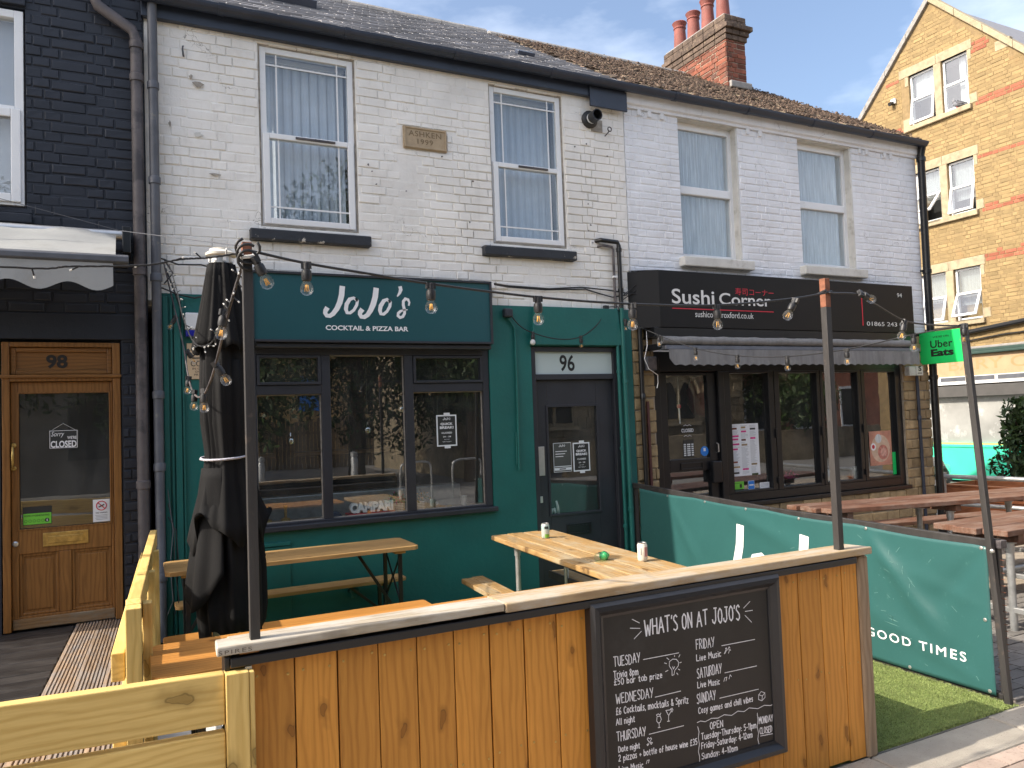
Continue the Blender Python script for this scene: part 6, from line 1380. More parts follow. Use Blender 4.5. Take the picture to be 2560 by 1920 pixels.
build(sp_, 'scuff_marks', plain('vinyl_scuffs', (.16,.32,.29), .6), vb_)
t = thing('light_post', 'leaning rusty black post at the street end of the green banner', 'post', (4.335,-3.60,0), 'posts carrying the string lights')
bar('post_shaft', m_post, (4.338,-3.612,0), (4.358,-3.474,2.14), .034, .034, t, .003, up=(0,1,0)); build(MB().lathe([(.012,-.006),(.012,.006),(.006,.010)], M=Matrix.Translation((4.33,-3.575,.84)) @ Matrix.Rotation(-math.pi/2,4,'Y'), n=6), 'bolt', m_steel, t)
# ------------------------------------------------------------------ sushi terrace
def picnic(label, FL, BL, L_, sf, sb, z, n, bench_side):
    t = thing('picnic_table', label, 'table', (FL[0]+L_/2, (FL[1]+BL[1])/2, 0), 'red brown picnic tables')
    for k in range(n):
        ya, yb = FL[1] + (BL[1]-FL[1])*k/n, FL[1] + (BL[1]-FL[1])*(k+1)/n - .006; xa = FL[0] + R.uniform(-.02,.02) - (.04 if k % 2 else 0)
        s0, s1 = sf + (sb-sf)*k/n, sf + (sb-sf)*(k+1)/n
        build(MB().prism([(xa,ya),(xa+L_,ya+s0*L_),(xa+L_,yb+s1*L_),(xa,yb)], z-.042, z+R.uniform(-.003,.003), 'z'), 'plank', w_redtab, t, .005)
    for xx in (.22, 1.35, 2.45):
        if xx > L_: continue
        yf, yb = FL[1]+sf*xx, BL[1]+sb*xx; x = FL[0]+xx
        bar('bearer', w_redtab, (x, yf+.03, z-.075), (x, yb-.03, z-.075), .07, .06, t)
        for yy in (yf+.12, yb-.12):
            smooth_angle(build(MB().tube([(x,yy,-.2),(x,yy,z-.15)], .026, 14), 'leg', m_galv, t)); smooth_angle(build(MB().lathe([(.033,-.03),(.033,.03),(.05,.034),(.05,.042)], (x,yy,z-.15), 14), 'leg_flange', m_galv, t))
        bar('foot_pipe', m_galv, (x, yf-.55, .16), (x, yb+.55, .16), .04, .04, t)
    for s in bench_side:
        yo = (FL[1]-.50 if s < 0 else BL[1]+.22); sl = sf if s < 0 else sb
        for k in range(2): build(MB().prism([(FL[0]+.45,yo+k*.13),(FL[0]+L_,yo+k*.13+sl*(L_-.45)),(FL[0]+L_,yo+k*.13+.124+sl*(L_-.45)),(FL[0]+.45,yo+k*.13+.124)], .405, .445, 'z'), 'bench_plank', w_redtab, t, .005)
    return t
picnic('long red brown picnic table along the sushi window', (5.63,-1.325), (5.60,-.83), 3.1, -.24, -.19, .76, 4, (1,))
picnic('red brown picnic table close behind the banner corner post', (5.515,-2.94), (5.515,-2.38), 2.4, .0, .0, .76, 3, (-1, 1))
t = thing('scaffold_railing', 'galvanised pipe railing at the end of the sushi terrace', 'railing', (9.3,-1.5,0))
for z, r in ((.74,.028), (.40,.024), (.10,.028)): smooth_angle(build(MB().tube([(9.28,.12,z),(9.42,-.9,z),(9.78,-3.3,z)], r, 14), 'rail', m_galv, t))
for y_ in (.11, -1.5, -3.2):
    x = 9.295-(y_-.11)*.14; smooth_angle(build(MB().tube([(x,y_,-.2),(x,y_,.76)], .026, 14), 'rail_post', m_galv, t))
    for z in (.74, .40): smooth_angle(build(MB().tube([(x,y_,z-.05),(x,y_,z+.05)], .036, 14), 'clamp', m_galv, t))
smooth_angle(build(MB().tube([(5.05,-3.34,.26),(7.5,-3.5,.24)], .028, 14), 'ground_rail', m_galv, t)); smooth_angle(build(MB().tube([(5.2,-2.7,.42),(8.2,-2.75,.42)], .024, 14), 'ground_rail', m_galv, t))
t = thing('planter', 'cedar board planter box behind the sushi terrace railing', 'planter', (9.9,-.6,0))
for k in range(3): bar('board', w_planter, (9.62,.33,.5-k*.205), (9.86,-1.9,.5-k*.205), .03, .198, t); bar('board', w_planter, (9.62,.345,.5-k*.205), (10.4,.42,.5-k*.205), .03, .198, t); bar('board', w_planter, (10.4,.42,.5-k*.205), (10.64,-1.8,.5-k*.205), .03, .198, t)
bar('top_edge', w_planter, (9.64,.30,.595), (9.88,-1.9,.595), .10, .02, t)
build(MB().prism([(9.65,.31),(10.38,.38),(10.6,-1.75),(9.88,-1.85)], .40, .45, 'z'), 'soil', m_bark, t)
def leaf_cloud(name, mat, par, n, f, size, seed):
    q = random.Random(seed); mb = MB()
    for i in range(n):
        c = Vector(f(q)); a = Vector((q.gauss(0,1), q.gauss(0,1), q.gauss(0,.7))).normalized(); b = a.orthogonal().normalized(); b = (b*math.cos(q.uniform(0,6)) + a.cross(b)*math.sin(q.uniform(0,6))).normalized(); s = size*q.uniform(.6,1.4)
        k = len(mb.v); mb.v += [tuple(c - b*s*1.2), tuple(c + a*s*.5), tuple(c + b*s*1.3), tuple(c - a*s*.5)]; mb.f.append((k,k+1,k+2,k+3))
    return build(mb, name, mat, par)
t = thing('shrub', 'dark leafy shrub at the right edge before the aqua shop base', 'shrub', (11.9,.45,.2))
def shr(q):
    k = q.random(); h = .2 + 1.5*q.random()**.8; w_ = .66*(1 - max(0, h-.5)/2.3)*q.random()**.45; a = q.uniform(0,6.28); w_ *= .75+.25*math.sin(5*a+h*6); return (12.05 + w_*math.cos(a), .58 + w_*math.sin(a), h)
leaf_cloud('foliage', m_leaf, t, 4200, shr, .045, 8)
st_ = MB(); q = random.Random(4)
for k in range(9): st_.tube([(12.05,.58,0),(12.05+q.uniform(-.2,.2),.58+q.uniform(-.2,.2),.8),(12.05+q.uniform(-.3,.3),.58+q.uniform(-.3,.3),1.6)], [.018,.012,.004], 6)
build(st_, 'stem', m_bark, t)
# parked car down the side street
t = thing('parked_car', 'grey hatchback parked nose out on the side street behind the corner pipe', 'car', (12.75,2.6,-.12))
Mc = Matrix.Translation((12.62,2.62,-.16)) @ Matrix.Rotation(math.radians(7), 4, 'Z')
m_car = plain('grey_car_paint', (.19,.195,.20), .25, .04, spec=.6); 
def sect(y, w, z0, z1, sh): return [(-w, y, z0), (-w*1.02, y, z0+(z1-z0)*.35), (-w*.99, y, z0+(z1-z0)*.75), (-w*sh, y, z1), (0, y, z1+.03), (w*sh, y, z1), (w*.99, y, z0+(z1-z0)*.75), (w*1.02, y, z0+(z1-z0)*.35), (w, y, z0)]
def loft(rows):
    n = len(rows[0]); vs = [p for r in rows for p in r]; fs = [(i*n+k, i*n+(k+1) % n, (i+1)*n+(k+1) % n, (i+1)*n+k) for i in range(len(rows)-1) for k in range(n)]
    return MB().add(vs, fs + [tuple(range(n)), tuple(range((len(rows)-1)*n, len(rows)*n))], Mc)
o = build(loft([sect(0,.58,.24,.70,.78), sect(.10,.72,.20,.78,.82), sect(.35,.79,.18,.86,.84), sect(1.05,.80,.18,.96,.86), sect(1.5,.80,.18,1.0,.9), sect(3.4,.78,.18,1.02,.9), sect(3.6,.70,.3,.95,.85)]), 'body', m_car, t); smooth_angle(o, 50)
smooth_angle(build(loft([sect(1.05,.74,.96,1.0,.9), sect(1.75,.68,.96,1.48,.82), sect(2.9,.68,.98,1.50,.82), sect(3.5,.66,.98,1.1,.85)]), 'cabin_glass', glass('car_glass', (.25,.28,.3), 1.6, .03), t), 50)
build(MB().box(-.47,.47,-.025,.03,.53,.66,M=Mc).box(-.50,.50,-.028,.03,.26,.40,M=Mc), 'grille', m_black_pl, t, .01); build(MB().box(-.66,.66,-.02,.12,.40,.52,M=Mc), 'bumper', m_pipe_grey, t, .03)
build(MB().box(-.26,.26,-.045,-.03,.385,.485,M=Mc), 'number_plate', m_paper, t, .004)
for s in (-1, 1):
    build(MB().lathe([(.10,0),(.09,.03),(.03,.05)], M=Mc @ Matrix.Translation((s*.56,.03,.63)) @ Matrix.Rotation(math.pi/2,4,'X'), n=16), 'headlight', m_wglass, t, smooth=True)
    for yy in (.62, 2.95): smooth_angle(build(MB().lathe([(.18,-.09),(.29,-.09),(.30,-.05),(.30,.05),(.29,.09),(.18,.09)], M=Mc @ Matrix.Translation((s*.70,yy,.29)) @ Matrix.Rotation(math.pi/2,4,'Y'), n=20), 'wheel', m_black_pl, t))
smooth_angle(build(MB().lathe([(.068,0),(.066,.012),(.045,.018)], M=Mc @ Matrix.Translation((0,-.025,.645)) @ Matrix.Rotation(math.pi/2,4,'X'), n=20), 'round_badge', m_steel, t))
# pigeon and camera on the yellow building
t = thing('pigeon', 'grey pigeon sitting on the top stone window sill', 'bird', (15.96,3.85,7.965))
pg = MB(); Mp = Matrix.Translation((15.965,3.86,8.045)) @ Matrix.Rotation(math.radians(90), 4, 'Z')
m_pig = plain('pigeon_grey', (.16,.165,.185), .7, .25, 30); m_pigd = plain('pigeon_dark', (.04,.042,.055), .6, .2, 30)
bdy = MB().lathe([(.004,-.20),(.022,-.19),(.028,-.13),(.050,-.07),(.066,.0),(.062,.05),(.044,.085),(.028,.11),(.010,.12)], n=16, M=Mp @ Matrix.Rotation(math.radians(72), 4, 'Y'))
bdy.lathe([(.012,-.02),(.028,.0),(.034,.05),(.031,.085),(.018,.11),(.004,.118)], n=14, M=Mp @ Matrix.Translation((.085,0,.03)) @ Matrix.Rotation(math.radians(12), 4, 'Y'))
o = build(bdy, 'body', m_pig, t, smooth=True)
build(MB().lathe([(.007,0),(.006,.015),(.001,.032)], n=8, M=Mp @ Matrix.Translation((.125,0,.115)) @ Matrix.Rotation(math.radians(105), 4, 'Y')), 'beak', m_pigd, t)
for s in (-1, 1):
    build(MB().add([tuple(Mp @ Vector(v)) for v in ((.05,s*.050,.03),(.0,s*.066,.045),(-.10,s*.050,.02),(-.19,s*.02,-.035),(-.12,s*.055,-.03),(-.02,s*.066,-.02))], [(0,1,2,3,4,5)]), 'wing', m_pigd, t); build(MB().tube([tuple(Mp @ Vector((.02,s*.025,-.05))), tuple(Mp @ Vector((.025,s*.025,-.082)))], .005, 6), 'leg', m_redprint, t)
t = thing('security_camera', 'small black security camera on the yellow brick gable', 'camera', (15.9,5.35,8.65)); smooth_angle(build(MB().tube([(15.97,5.40,8.66),(15.86,5.42,8.62)], .045, 12), 'camera_body', m_black_pl, t)); bx('mount_plate', m_upvc, t, 15.94, 15.99, 5.33, 5.45, 8.63, 8.75, .01)
# ------------------------------------------------------------------ posters, stickers and notices on the glass
def notice(name, label, cat, x0, x1, z0, z1, y, mat, grp=None, border=None, th=.0015):
    t = thing(name, label, cat, ((x0+x1)/2, y, z0), grp); sh_ = bx('sheet', mat, t, x0, x1, y-th, y, z0, z1, 0)
    if border: build(frame_mb(x0-border, x1+border, z0-border, z1+border, y-th*.8, y, border), 'border', m_paper, t)
    return t, sh_
def jj(x, z, w, y, sh_):
    mb = MB(); k_ = w/.745
    for k, s_ in enumerate(JOJO): ribbon(mb, [((a-1.4)*k_+x, (c-2.545)*k_+z, max(w_*k_, .0025)) for a, c, w_ in s_], Vector((0,0,0)), X, Z, -Y, lift=-y+.0020+k*.0001)
    build(mb, 'script_lettering', m_white_print, sh_)
def quick(label, x0, x1, z0, z1, y):
    t, sh_ = notice('poster', label, 'poster', x0+.012, x1-.012, z0+.012, z1-.012, y, m_posterblk, 'black break notices', .012)
    w_ = x1-x0; h = z1-z0; jj(x0+w_*.32, z0+h*.83, w_*.38, y, sh_)
    for s, u, v, ww, hh, b_ in (('QUICK',.2,.665,.60,.085,.04),('BREAK!',.16,.555,.68,.085,.04),('CLOSED',.24,.40,.52,.055,.02),('20 - 28',.3,.285,.40,.042,.02),('Join the',.36,.20,.26,.035,0),('NEXT TUESDAY',.28,.13,.44,.03,0)):
        text(s, (x0+w_*u, y-.0016, z0+h*v), X, Z, w_*ww, h*hh, m_white_print, sh_, bold=b_, depth=.0004)
    bx('tape', m_paper, t, x0+w_*.37, x0+w_*.67, y-.0035, y-.0025, z1-.006, z1+.018, 0); bx('tape', m_paper, t, x0+w_*.37, x0+w_*.67, y-.0035, y-.0025, z0-.018, z0+.006, 0)
quick('white edged black break notice taped to the wide shop window', 2.402, 2.592, 1.457, 1.733, .047)
quick('white edged black break notice taped to the glass of the dark door', 3.785, 3.972, 1.150, 1.425, .057)
t, s_ = notice('poster', 'grey opening hours notice beside the break notice on the dark door', 'poster', 3.574, 3.762, 1.160, 1.428, .057, plain('grey_notice', (.07,.075,.07), .5), None, .004)
jj(3.63, 1.392, .07, .057, s_)
for k, (b_, w_) in enumerate((('Mon - Thurs 5-11',.12),('Fri - Sat 4-12',.10),('Sunday 4-10',.085))): 
    pass
for k, w_ in enumerate((.125,.105,.085)): bx('text_line', m_white_print, s_, 3.592, 3.592+w_, .0550, .0553, 1.348-k*.024, 1.354-k*.024, 0)
bx('white_band', m_paper, s_, 3.576, 3.760, .0550, .0553, 1.205, 1.212, 0); bx('white_band', m_paper, s_, 3.576, 3.760, .0550, .0553, 1.172, 1.196, 0); bx('dark_patch', m_blackprint, s_, 3.63, 3.70, .0546, .0549, 1.179, 1.189, 0)
t, s_ = notice('menu_sheet', 'large white menu sheet in the first sushi window', 'menu', 5.752, 6.152, .970, 1.530, .066, m_paper)
q = random.Random(12); m_gl = plain('grey_text', (.36,.37,.38), .7); tl = MB()
for c in range(3):
    x0 = 5.772 + c*.127; z = 1.512
    while z > .99:
        if q.random() < .13:
            pm_ = R.choice((m_red, m_posterblk, m_leaf, m_split, m_pink)); wv_ = q.uniform(.05,.10); bx('food_picture', pm_, s_, x0+.005, x0+.005+wv_, .0641, .0644, z-.022, z-.002, 0); z -= .034
        else: tl.box(x0, x0+q.uniform(.05,.105), .0641, .0644, z-.003, z); z -= .0095
build(tl, 'text_lines', m_gl, s_)
t, s_ = notice('sticker', 'lime green hygiene rating sticker low in the sushi window', 'sticker', 5.764, 5.910, .832, .912, .066, m_greenprint, 'stickers on the glass'); bx('rating_disc', m_blackprint, s_, 5.85, 5.88, .0641, .0644, .845, .885, 0); bx('strip_print', m_blackprint, s_, 5.775, 5.895, .0641, .0644, .893, .897, 0)
t, s_ = notice('sticker', 'blue square payment sticker low in the sushi window', 'sticker', 5.974, 6.056, .822, .908, .066, m_blueprint, 'stickers on the glass', .003); bx('strip_print', m_paper, s_, 5.985, 6.045, .0641, .0644, .858, .872, 0)
t, s_ = notice('sticker', 'white small print sticker low in the sushi window', 'sticker', 6.136, 6.275, .820, .882, .066, m_paper, 'stickers on the glass'); 
for k in range(3): bx('text_line', m_gl, s_, 6.15, 6.26, .0641, .0644, .836+k*.014, .841+k*.014, 0)
t = thing('sticker', 'round blue sticker on the sushi door glass', 'sticker', (5.402,.07,1.26), 'stickers on the glass'); build(MB().lathe([(.052,0),(.052,.0015)], M=Matrix.Translation((5.402,.077,1.262)) @ Matrix.Rotation(math.pi/2,4,'X'), n=28), 'disc', m_blueprint, t)
bx('white_mark', m_paper, t, 5.388, 5.416, .0745, .0752, 1.262, 1.295, 0)
t = thing('window_lettering', 'white closed lettering on the sushi door glass', 'lettering', (5.19,.07,1.49)); text('CLOSED', (5.112,.0785,1.470), X, Z, .158, .036, m_white_print, t, bold=.01, depth=.0003)
for z in (1.535, 1.425): build(MB().tube([(5.14,.0775,z),(5.165,.0775,z+.012),(5.19,.0775,z),(5.215,.0775,z+.012),(5.24,.0775,z)], .002, 5), 'scroll', m_white_print, t)
t, s_ = notice('hours_notice', 'dark opening hours notice with pale columns on the sushi door', 'notice', 5.128, 5.262, 1.205, 1.39, .077, m_posterblk)
for k in range(6):
    for a, w_ in ((.0,.028), (.045,.04), (.1,.028)): bx('pale_cell', m_net, s_, 5.13+a, 5.13+a+w_, .0752, .0755, 1.225+k*.022, 1.239+k*.022, 0)
t, s_ = notice('food_poster', 'poster of a noodle bowl in the last sushi window', 'poster', 7.90, 8.285, .955, 1.365, .066, plain('ramen_broth', (.52,.24,.17), .5, .25, 9))
def disc(par, name, mat, x, z, r, y, sx=1.0): build(MB().add([(x+r*sx*math.cos(a*.35), y, z+r*math.sin(a*.35)) for a in range(18)], [tuple(range(18))]), name, mat, par)
disc(s_, 'bowl', plain('poster_cream', (.62,.45,.33), .5, .2, 14), 8.09, 1.155, .165, .0643); disc(s_, 'meat_slice', plain('poster_pink', (.50,.19,.15), .5, .3, 30), 8.13, 1.11, .09, .0641); disc(s_, 'meat_slice', plain('poster_pink_pale', (.60,.33,.27), .5, .3, 30), 8.14, 1.11, .055, .0639); disc(s_, 'egg', m_white_print, 7.965, 1.18, .045, .0641); disc(s_, 'yolk', m_redprint, 7.965, 1.18, .025, .0639); disc(s_, 'onion_heap', m_net, 8.06, 1.275, .055, .0640)
t, s_ = notice('sticker', 'green oval delivery sticker in the third sushi window', 'sticker', 7.22, 7.31, .86, 1.06, .066, m_ubergreen, 'stickers on the glass'); text('Uber', (7.232,.0643,.965), X, Z, .065, .03, m_blackprint, s_, depth=.0003); text('Eats', (7.232,.0643,.925), X, Z, .065, .03, m_blackprint, s_, bold=.03, depth=.0003)
t, s_ = notice('green_panel', 'tall green panel behind the right end of the sushi window', 'panel', 8.295, 8.355, .83, 1.10, .068, m_ubergreen)
t = thing('hanging_sign', 'small black sorry closed sign hanging in the oak door', 'sign', (-.43,.05,1.65)); bd_ = build(MB().add([(-.52,.046,1.585),(-.340,.046,1.578),(-.334,.046,1.715),(-.515,.046,1.722),(-.52,.050,1.585),(-.340,.050,1.578),(-.334,.050,1.715),(-.515,.050,1.722)], [(0,1,2,3),(7,6,5,4),(0,4,5,1),(1,5,6,2),(2,6,7,3),(3,7,4,0)]), 'sign_plate', m_posterblk, t)
text('CLOSED', (-.508,.0455,1.592), X, Z, .160, .048, m_white_print, bd_, bold=.03, depth=.0005); text("WE'RE", (-.405,.0455,1.650), X, Z, .058, .022, m_white_print, bd_, bold=.02, depth=.0005); text('Sorry', (-.505,.0455,1.662), X, Z, .082, .044, m_white_print, bd_, shear=.35, depth=.0005)
build(frame_mb(-.514, -.342, 1.588, 1.713, .0445, .0455, .003), 'white_border', m_white_print, bd_); build(MB().tube([(-.495,.045,1.72),(-.43,.044,1.762),(-.355,.045,1.714)], .0015, 5), 'string', m_net, t); build(MB().lathe([(.010,0),(.006,.012)], M=Matrix.Translation((-.43,.050,1.762)) @ Matrix.Rotation(math.pi/2,4,'X'), n=10), 'suction_cup', m_wglass, t)
t, s_ = notice('sticker', 'black and lime food hygiene rating sticker on the oak door', 'sticker', -.680, -.505, 1.060, 1.186, .052, m_posterblk, 'stickers on the glass'); g_ = bx('lime_panel', m_greenprint, s_, -.676, -.509, .0500, .0503, 1.064, 1.140, 0)
text('FOOD HYGIENE RATING', (-.670,.0499,1.118), X, Z, .150, .012, m_blackprint, g_, bold=.02, depth=.0003)
for k in range(6): disc(g_, 'rating_ring' if k < 5 else 'rating_disc', m_posterblk if k < 5 else m_blackprint, -.662+k*.0255, 1.088, .0095 if k < 5 else .014, .0497); 
for k in range(5): disc(g_, 'ring_centre', m_greenprint, -.662+k*.0255, 1.088, .0075, .0495)
text('5', (-.538,.0494,1.080), X, Z, .009, .015, m_white_print, g_, bold=.03, depth=.0002)
t, s_ = notice('sticker', 'white no vaping notice in the lower corner of the oak door', 'sticker', -.250, -.142, 1.045, 1.205, .052, m_paper, 'stickers on the glass')
build(MB().tube([(-.196+.032*math.cos(a*.35),.0497,1.160+.032*math.sin(a*.35)) for a in range(19)], .0032, 6), 'red_ring', m_redprint, s_); build(MB().tube([(-.218,.0497,1.182),(-.174,.0497,1.138)], .0032, 6), 'red_slash', m_redprint, s_); build(MB().tube([(-.214,.0500,1.150),(-.178,.0500,1.168)], .004, 6), 'vape_mark', m_blackprint, s_)
text('NO VAPING', (-.232,.0498,1.104), X, Z, .073, .0105, m_blackprint, s_, bold=.02, depth=.0003)
for k in range(4): bx('text_line', m_gl, s_, -.235+.004*(k % 2), -.158, .0499, .0502, 1.090-k*.010, 1.094-k*.010, 0)
# ------------------------------------------------------------------ things standing inside the windows
t = thing('letter_ornament', 'white block letters on a red plinth inside the wide shop window', 'ornament', (1.82,.2,.905)); pl_ = bx('plinth', m_redsign, t, 1.622, 2.020, .085, .23, .905, .932, .004)
lt = text('CAMPARI', (1.634,.100,.935), X, Z, .372, .085, plain('gloss_white_letters', (.90,.90,.90), .3, .02), t, name='block_letters', bold=.05); so_ = lt.modifiers.new('depth','SOLIDIFY'); so_.thickness = .05; so_.offset = -1
def pot(label, x, seed):
    t = thing('flower_pot', label, 'plant', (x,.18,.905), 'flower pots in the shop window'); q = random.Random(seed); b = build(MB().box(x-.038,x+.038,.14,.215,.906,.982), 'wire_pot', m_net, t, .006)
    for k in range(5): bx('wire_band', m_pipe_grey, b, x-.040, x+.040, .1375, .1395, .914+k*.014, .918+k*.014, 0)
    f = lambda q: (x+q.gauss(0,.04), .18+q.gauss(0,.03), 1.02+q.gauss(0,.024))
    leaf_cloud('leaves', m_leaf, t, 60, f, .018, seed); leaf_cloud('petals', m_pink if seed % 2 else m_orange, t, 50, f, .011, seed+1)
pot('wire flower pot with pink flowers beside the white block letters', 2.070, 3); pot('wire flower pot with orange flowers in the right hand pane', 2.268, 4)
for i, (x, lb) in enumerate(((.985,'brass bar tap at the far left of the shop window, beside the post'), (1.128,'brass bar tap nearer the middle of the left window pane'))):
    t = thing('bar_tap', lb, 'tap', (x,.22,.905), 'brass bar taps'); smooth_angle(build(MB().lathe([(.038,0),(.038,.018),(.030,.026),(.012,.032),(.011,.105),(.018,.110),(.018,.128),(.010,.132)], (x,.22,.906), 20), 'tap_column', m_brass, t))
for i, (x, lb) in enumerate(((2.44,'small glass jar on the window shelf under the break notice'), (2.56,'low brass lamp on the window shelf right of the small jar'))):
    t = thing('shelf_jar', lb, 'jar', (x,.2,.905)); smooth_angle(build(MB().lathe([(.022,0),(.024,.03),(.014,.04),(.014,.055)] if i == 0 else [(.026,0),(.024,.012),(.010,.02)], (x,.2,.906), 16), 'jar_body', m_brass if i else m_steel, t))
t = thing('metal_cup', 'plain metal cup at the right end of the window shelf', 'cup', (2.70,.2,.905)); smooth_angle(build(MB().lathe([(.028,0),(.035,.09),(.033,.09),(.026,.004)], (2.70,.2,.906), 18), 'cup_body', m_galv, t))
t = thing('napkin_stack', 'folded blue cloths on the window shelf left of the block letters', 'cloths', (1.51,.2,.905)); 
for k in range(4): bx('cloth', plain('blue_cloth_%d' % k, (.05,.07,.13), .9), t, 1.44, 1.585-k*.01, .13, .25, .906+k*.012, .916+k*.012, .004)
m_mirror = plain('mirrored_bulb', (.75,.75,.75), .08, .02, metal=1.0)
for x, z, w_ in ((.93,1.80,'mirrored bulb hanging highest behind the left shop pane, next to the post'),(1.25,1.58,'mirrored bulb hanging low behind the left shop pane'),(1.56,1.76,'mirrored bulb hanging behind the middle shop pane, its left side'),(1.94,1.65,'mirrored bulb hanging behind the middle shop pane, its right side'),(2.27,1.83,'mirrored bulb hanging left of the break notice in the right shop pane'),(2.63,1.64,'mirrored bulb hanging right of the break notice in the right shop pane')):
    t = thing('pendant_lamp', w_, 'lamp', (x,.6,z), 'mirrored pendant bulbs'); smooth_angle(build(MB().lathe([(.012,.05),(.016,.045),(.018,.02),(.034,.0),(.042,-.025),(.034,-.052),(.012,-.066)], (x,.6,z), 18), 'pendant_bulb', m_mirror, t)); build(MB().tube([(x,.6,z+.05),(x,.6,2.58)], .003, 5), 'flex', m_black_pl, t)
for i, (x, lb) in enumerate(((6.62,'white round lampshade behind the second sushi pane'),(7.50,'white round lampshade behind the third sushi pane'),(8.00,'white round lampshade below the noodle poster'))):
    t = thing('lampshade', lb, 'lampshade', (x,.3,.79), 'white shades on the sushi window shelf'); b = smooth_angle(build(MB().lathe([(.082,0),(.092,.02),(.096,.07),(.088,.125),(.07,.138),(.02,.142)], (x,.32,.792), 20), 'shade', m_net, t), 50)
    for k in range(8):
        a = k*.785; build(MB().tube([(x+.094*math.cos(a),.32+.094*math.sin(a),.80),(x+.099*math.cos(a),.32+.099*math.sin(a),.862),(x+.09*math.cos(a),.32+.09*math.sin(a),.918)], .003, 5), 'rib', m_pipe_grey, b)
t = thing('flower_tray', 'pink flowers behind the second sushi pane', 'flowers', (6.86,.35,.79)); bx('tray', m_dark, t, 6.76, 7.0, .30, .42, .791, .82, .004); leaf_cloud('petals', m_pink, t, 160, lambda q: (6.88+q.gauss(0,.06), .36+q.gauss(0,.03), .865+abs(q.gauss(0,.03))), .012, 5)
t = thing('paper_lantern', 'red paper lantern behind the first sushi pane', 'lantern', (6.1,.7,1.75)); smooth_angle(build(MB().lathe([(.05,-.24),(.17,-.2),(.23,-.08),(.235,.08),(.17,.22),(.05,.25)], (6.05,.75,1.85), 20), 'lantern_body', plain('red_lantern', (.33,.02,.02), .6), t), 60)
t = thing('wind_charm', 'small red and white charm hanging in the sushi door', 'ornament', (5.19,.2,1.72)); smooth_angle(build(MB().lathe([(.006,-.02),(.020,-.016),(.022,.012),(.012,.024)], (5.19,.2,1.74), 14), 'bell', m_redprint, t)); build(MB().tube([(5.19,.2,1.72),(5.195,.2,1.56)], .008, 6), 'tail', m_paper, t); build(MB().tube([(5.19,.2,1.76),(5.19,.2,2.05)], .0015, 4), 'thread', m_net, t)
t = thing('rubber_gloves', 'pair of white gloves stuck up inside the foot of the dark door', 'gloves', (3.56,.1,.77)); 
build(MB().tube([(3.62,.09,.765),(3.615,.09,.83),(3.60,.09,.885)], [.014,.013,.009], 8), 'finger', m_eps, t, smooth=True); build(MB().tube([(3.535,.09,.765),(3.55,.09,.815),(3.575,.09,.815),(3.585,.09,.765)], [.014,.013,.013,.012], 8), 'cuff', m_eps, t, smooth=True)
t = thing('mushroom_vent', 'small green domed vent on the low green wall behind the bench', 'vent', (1.60,-.04,.3)); smooth_angle(build(MB().lathe([(.03,0),(.03,.04),(.05,.045),(.045,.07),(.02,.085)], (1.60,-.06,.28), 16), 'dome', m_green, t)); bx('vent_pipe', m_green, t, 1.585, 1.615, -.06, -.012, .27, .30, .004)
# ------------------------------------------------------------------ across the street (seen in the window reflections)
t = thing('stone_church', 'old stone church with pointed windows across the street', 'church', (14,-15,0))
m_ch = plain('old_church_stone', (.33,.27,.18), .95, .25, 5, bump=1, bscale=12, rnd=.4, dirt=((.14,.11,.075), 1.2, .45, .7)); GW = [(15.75,17.35), (10.9,12.5)]
mb = MB().box(8.8, 19.5, -24, -14.4, -.1, 5.2); mb.add([(8.8,-14.2,5.0),(8.8,-24,5.0),(8.8,-19,8.0),(19.5,-14.2,5.0),(19.5,-24,5.0),(19.5,-19,8.0)], [(0,2,1),(3,4,5),(0,3,5,2),(1,2,5,4)])
cw = build(mb, 'nave_wall', m_ch, t); z = -.1; q = random.Random(9); sb_ = MB()
while z < 5.0:
    h = q.uniform(.18,.34); x = 8.8
    while x < 19.5:
        w_ = q.uniform(.3,.7); xm = x+w_/2
        if not any(a-.15 < xm < b+.15 and 1.2 < z < 3.2 for a, b in GW): sb_.box(x+.01, min(x+w_,19.5)-.01, -14.4, -14.36+q.uniform(-.02,.03), z+.01, z+h-.01)
        x += w_
    z += h
build(sb_, 'stone_blocks', m_ch, t, kind='stuff')
for a, b in GW:
    c = (a+b)/2
    for s in (-1, 1):
        xc = c + s*.36; arc = [(xc-.3,1.45),(xc+.3,1.45),(xc+.3,2.25)] + [(xc+.3-.3*k/6, 2.25+.42*math.sin(k/6*1.5)) for k in range(1,7)] + [(xc-.3*k/6, 2.67-.42*(1-math.sin((1-k/6)*1.5))) for k in range(1,7)]
        build(MB().prism(arc, -14.33, -14.30), 'lancet_pane', m_dark, t)
    outer = [(a+.05,1.35),(b-.05,1.35),(b-.05,2.3)] + [(c+.75*math.cos(u), 2.3+.62*math.sin(u)) for u in [i*math.pi/10 for i in range(11)]] + [(a+.05,2.3)]
    build(MB().prism(outer, -14.38, -14.335), 'window_stone', m_dress, t); build(MB().box(a-.1,b+.1,-14.4,-14.2,1.22,1.34).tube([(c,-14.28,1.4),(c,-14.28,2.5)], .06, 8), 'window_sill', m_dress, t)
    build(MB().tube([(c+.86*math.cos(u),-14.26,2.3+.72*math.sin(u)) for u in [i*math.pi/10 for i in range(11)]], .07, 8), 'hood_mould', m_dress, t)
t = thing('red_brick_building', 'red brick house beyond the church across the street', 'house', (25,-17,0)); build(MB().box(20,32,-26,-16,-.1,6), 'wall', plain('far_red_brick', (.36,.14,.085), .9, .2, 2, dirt=((.22,.09,.06), 9, .5, .7)), t)
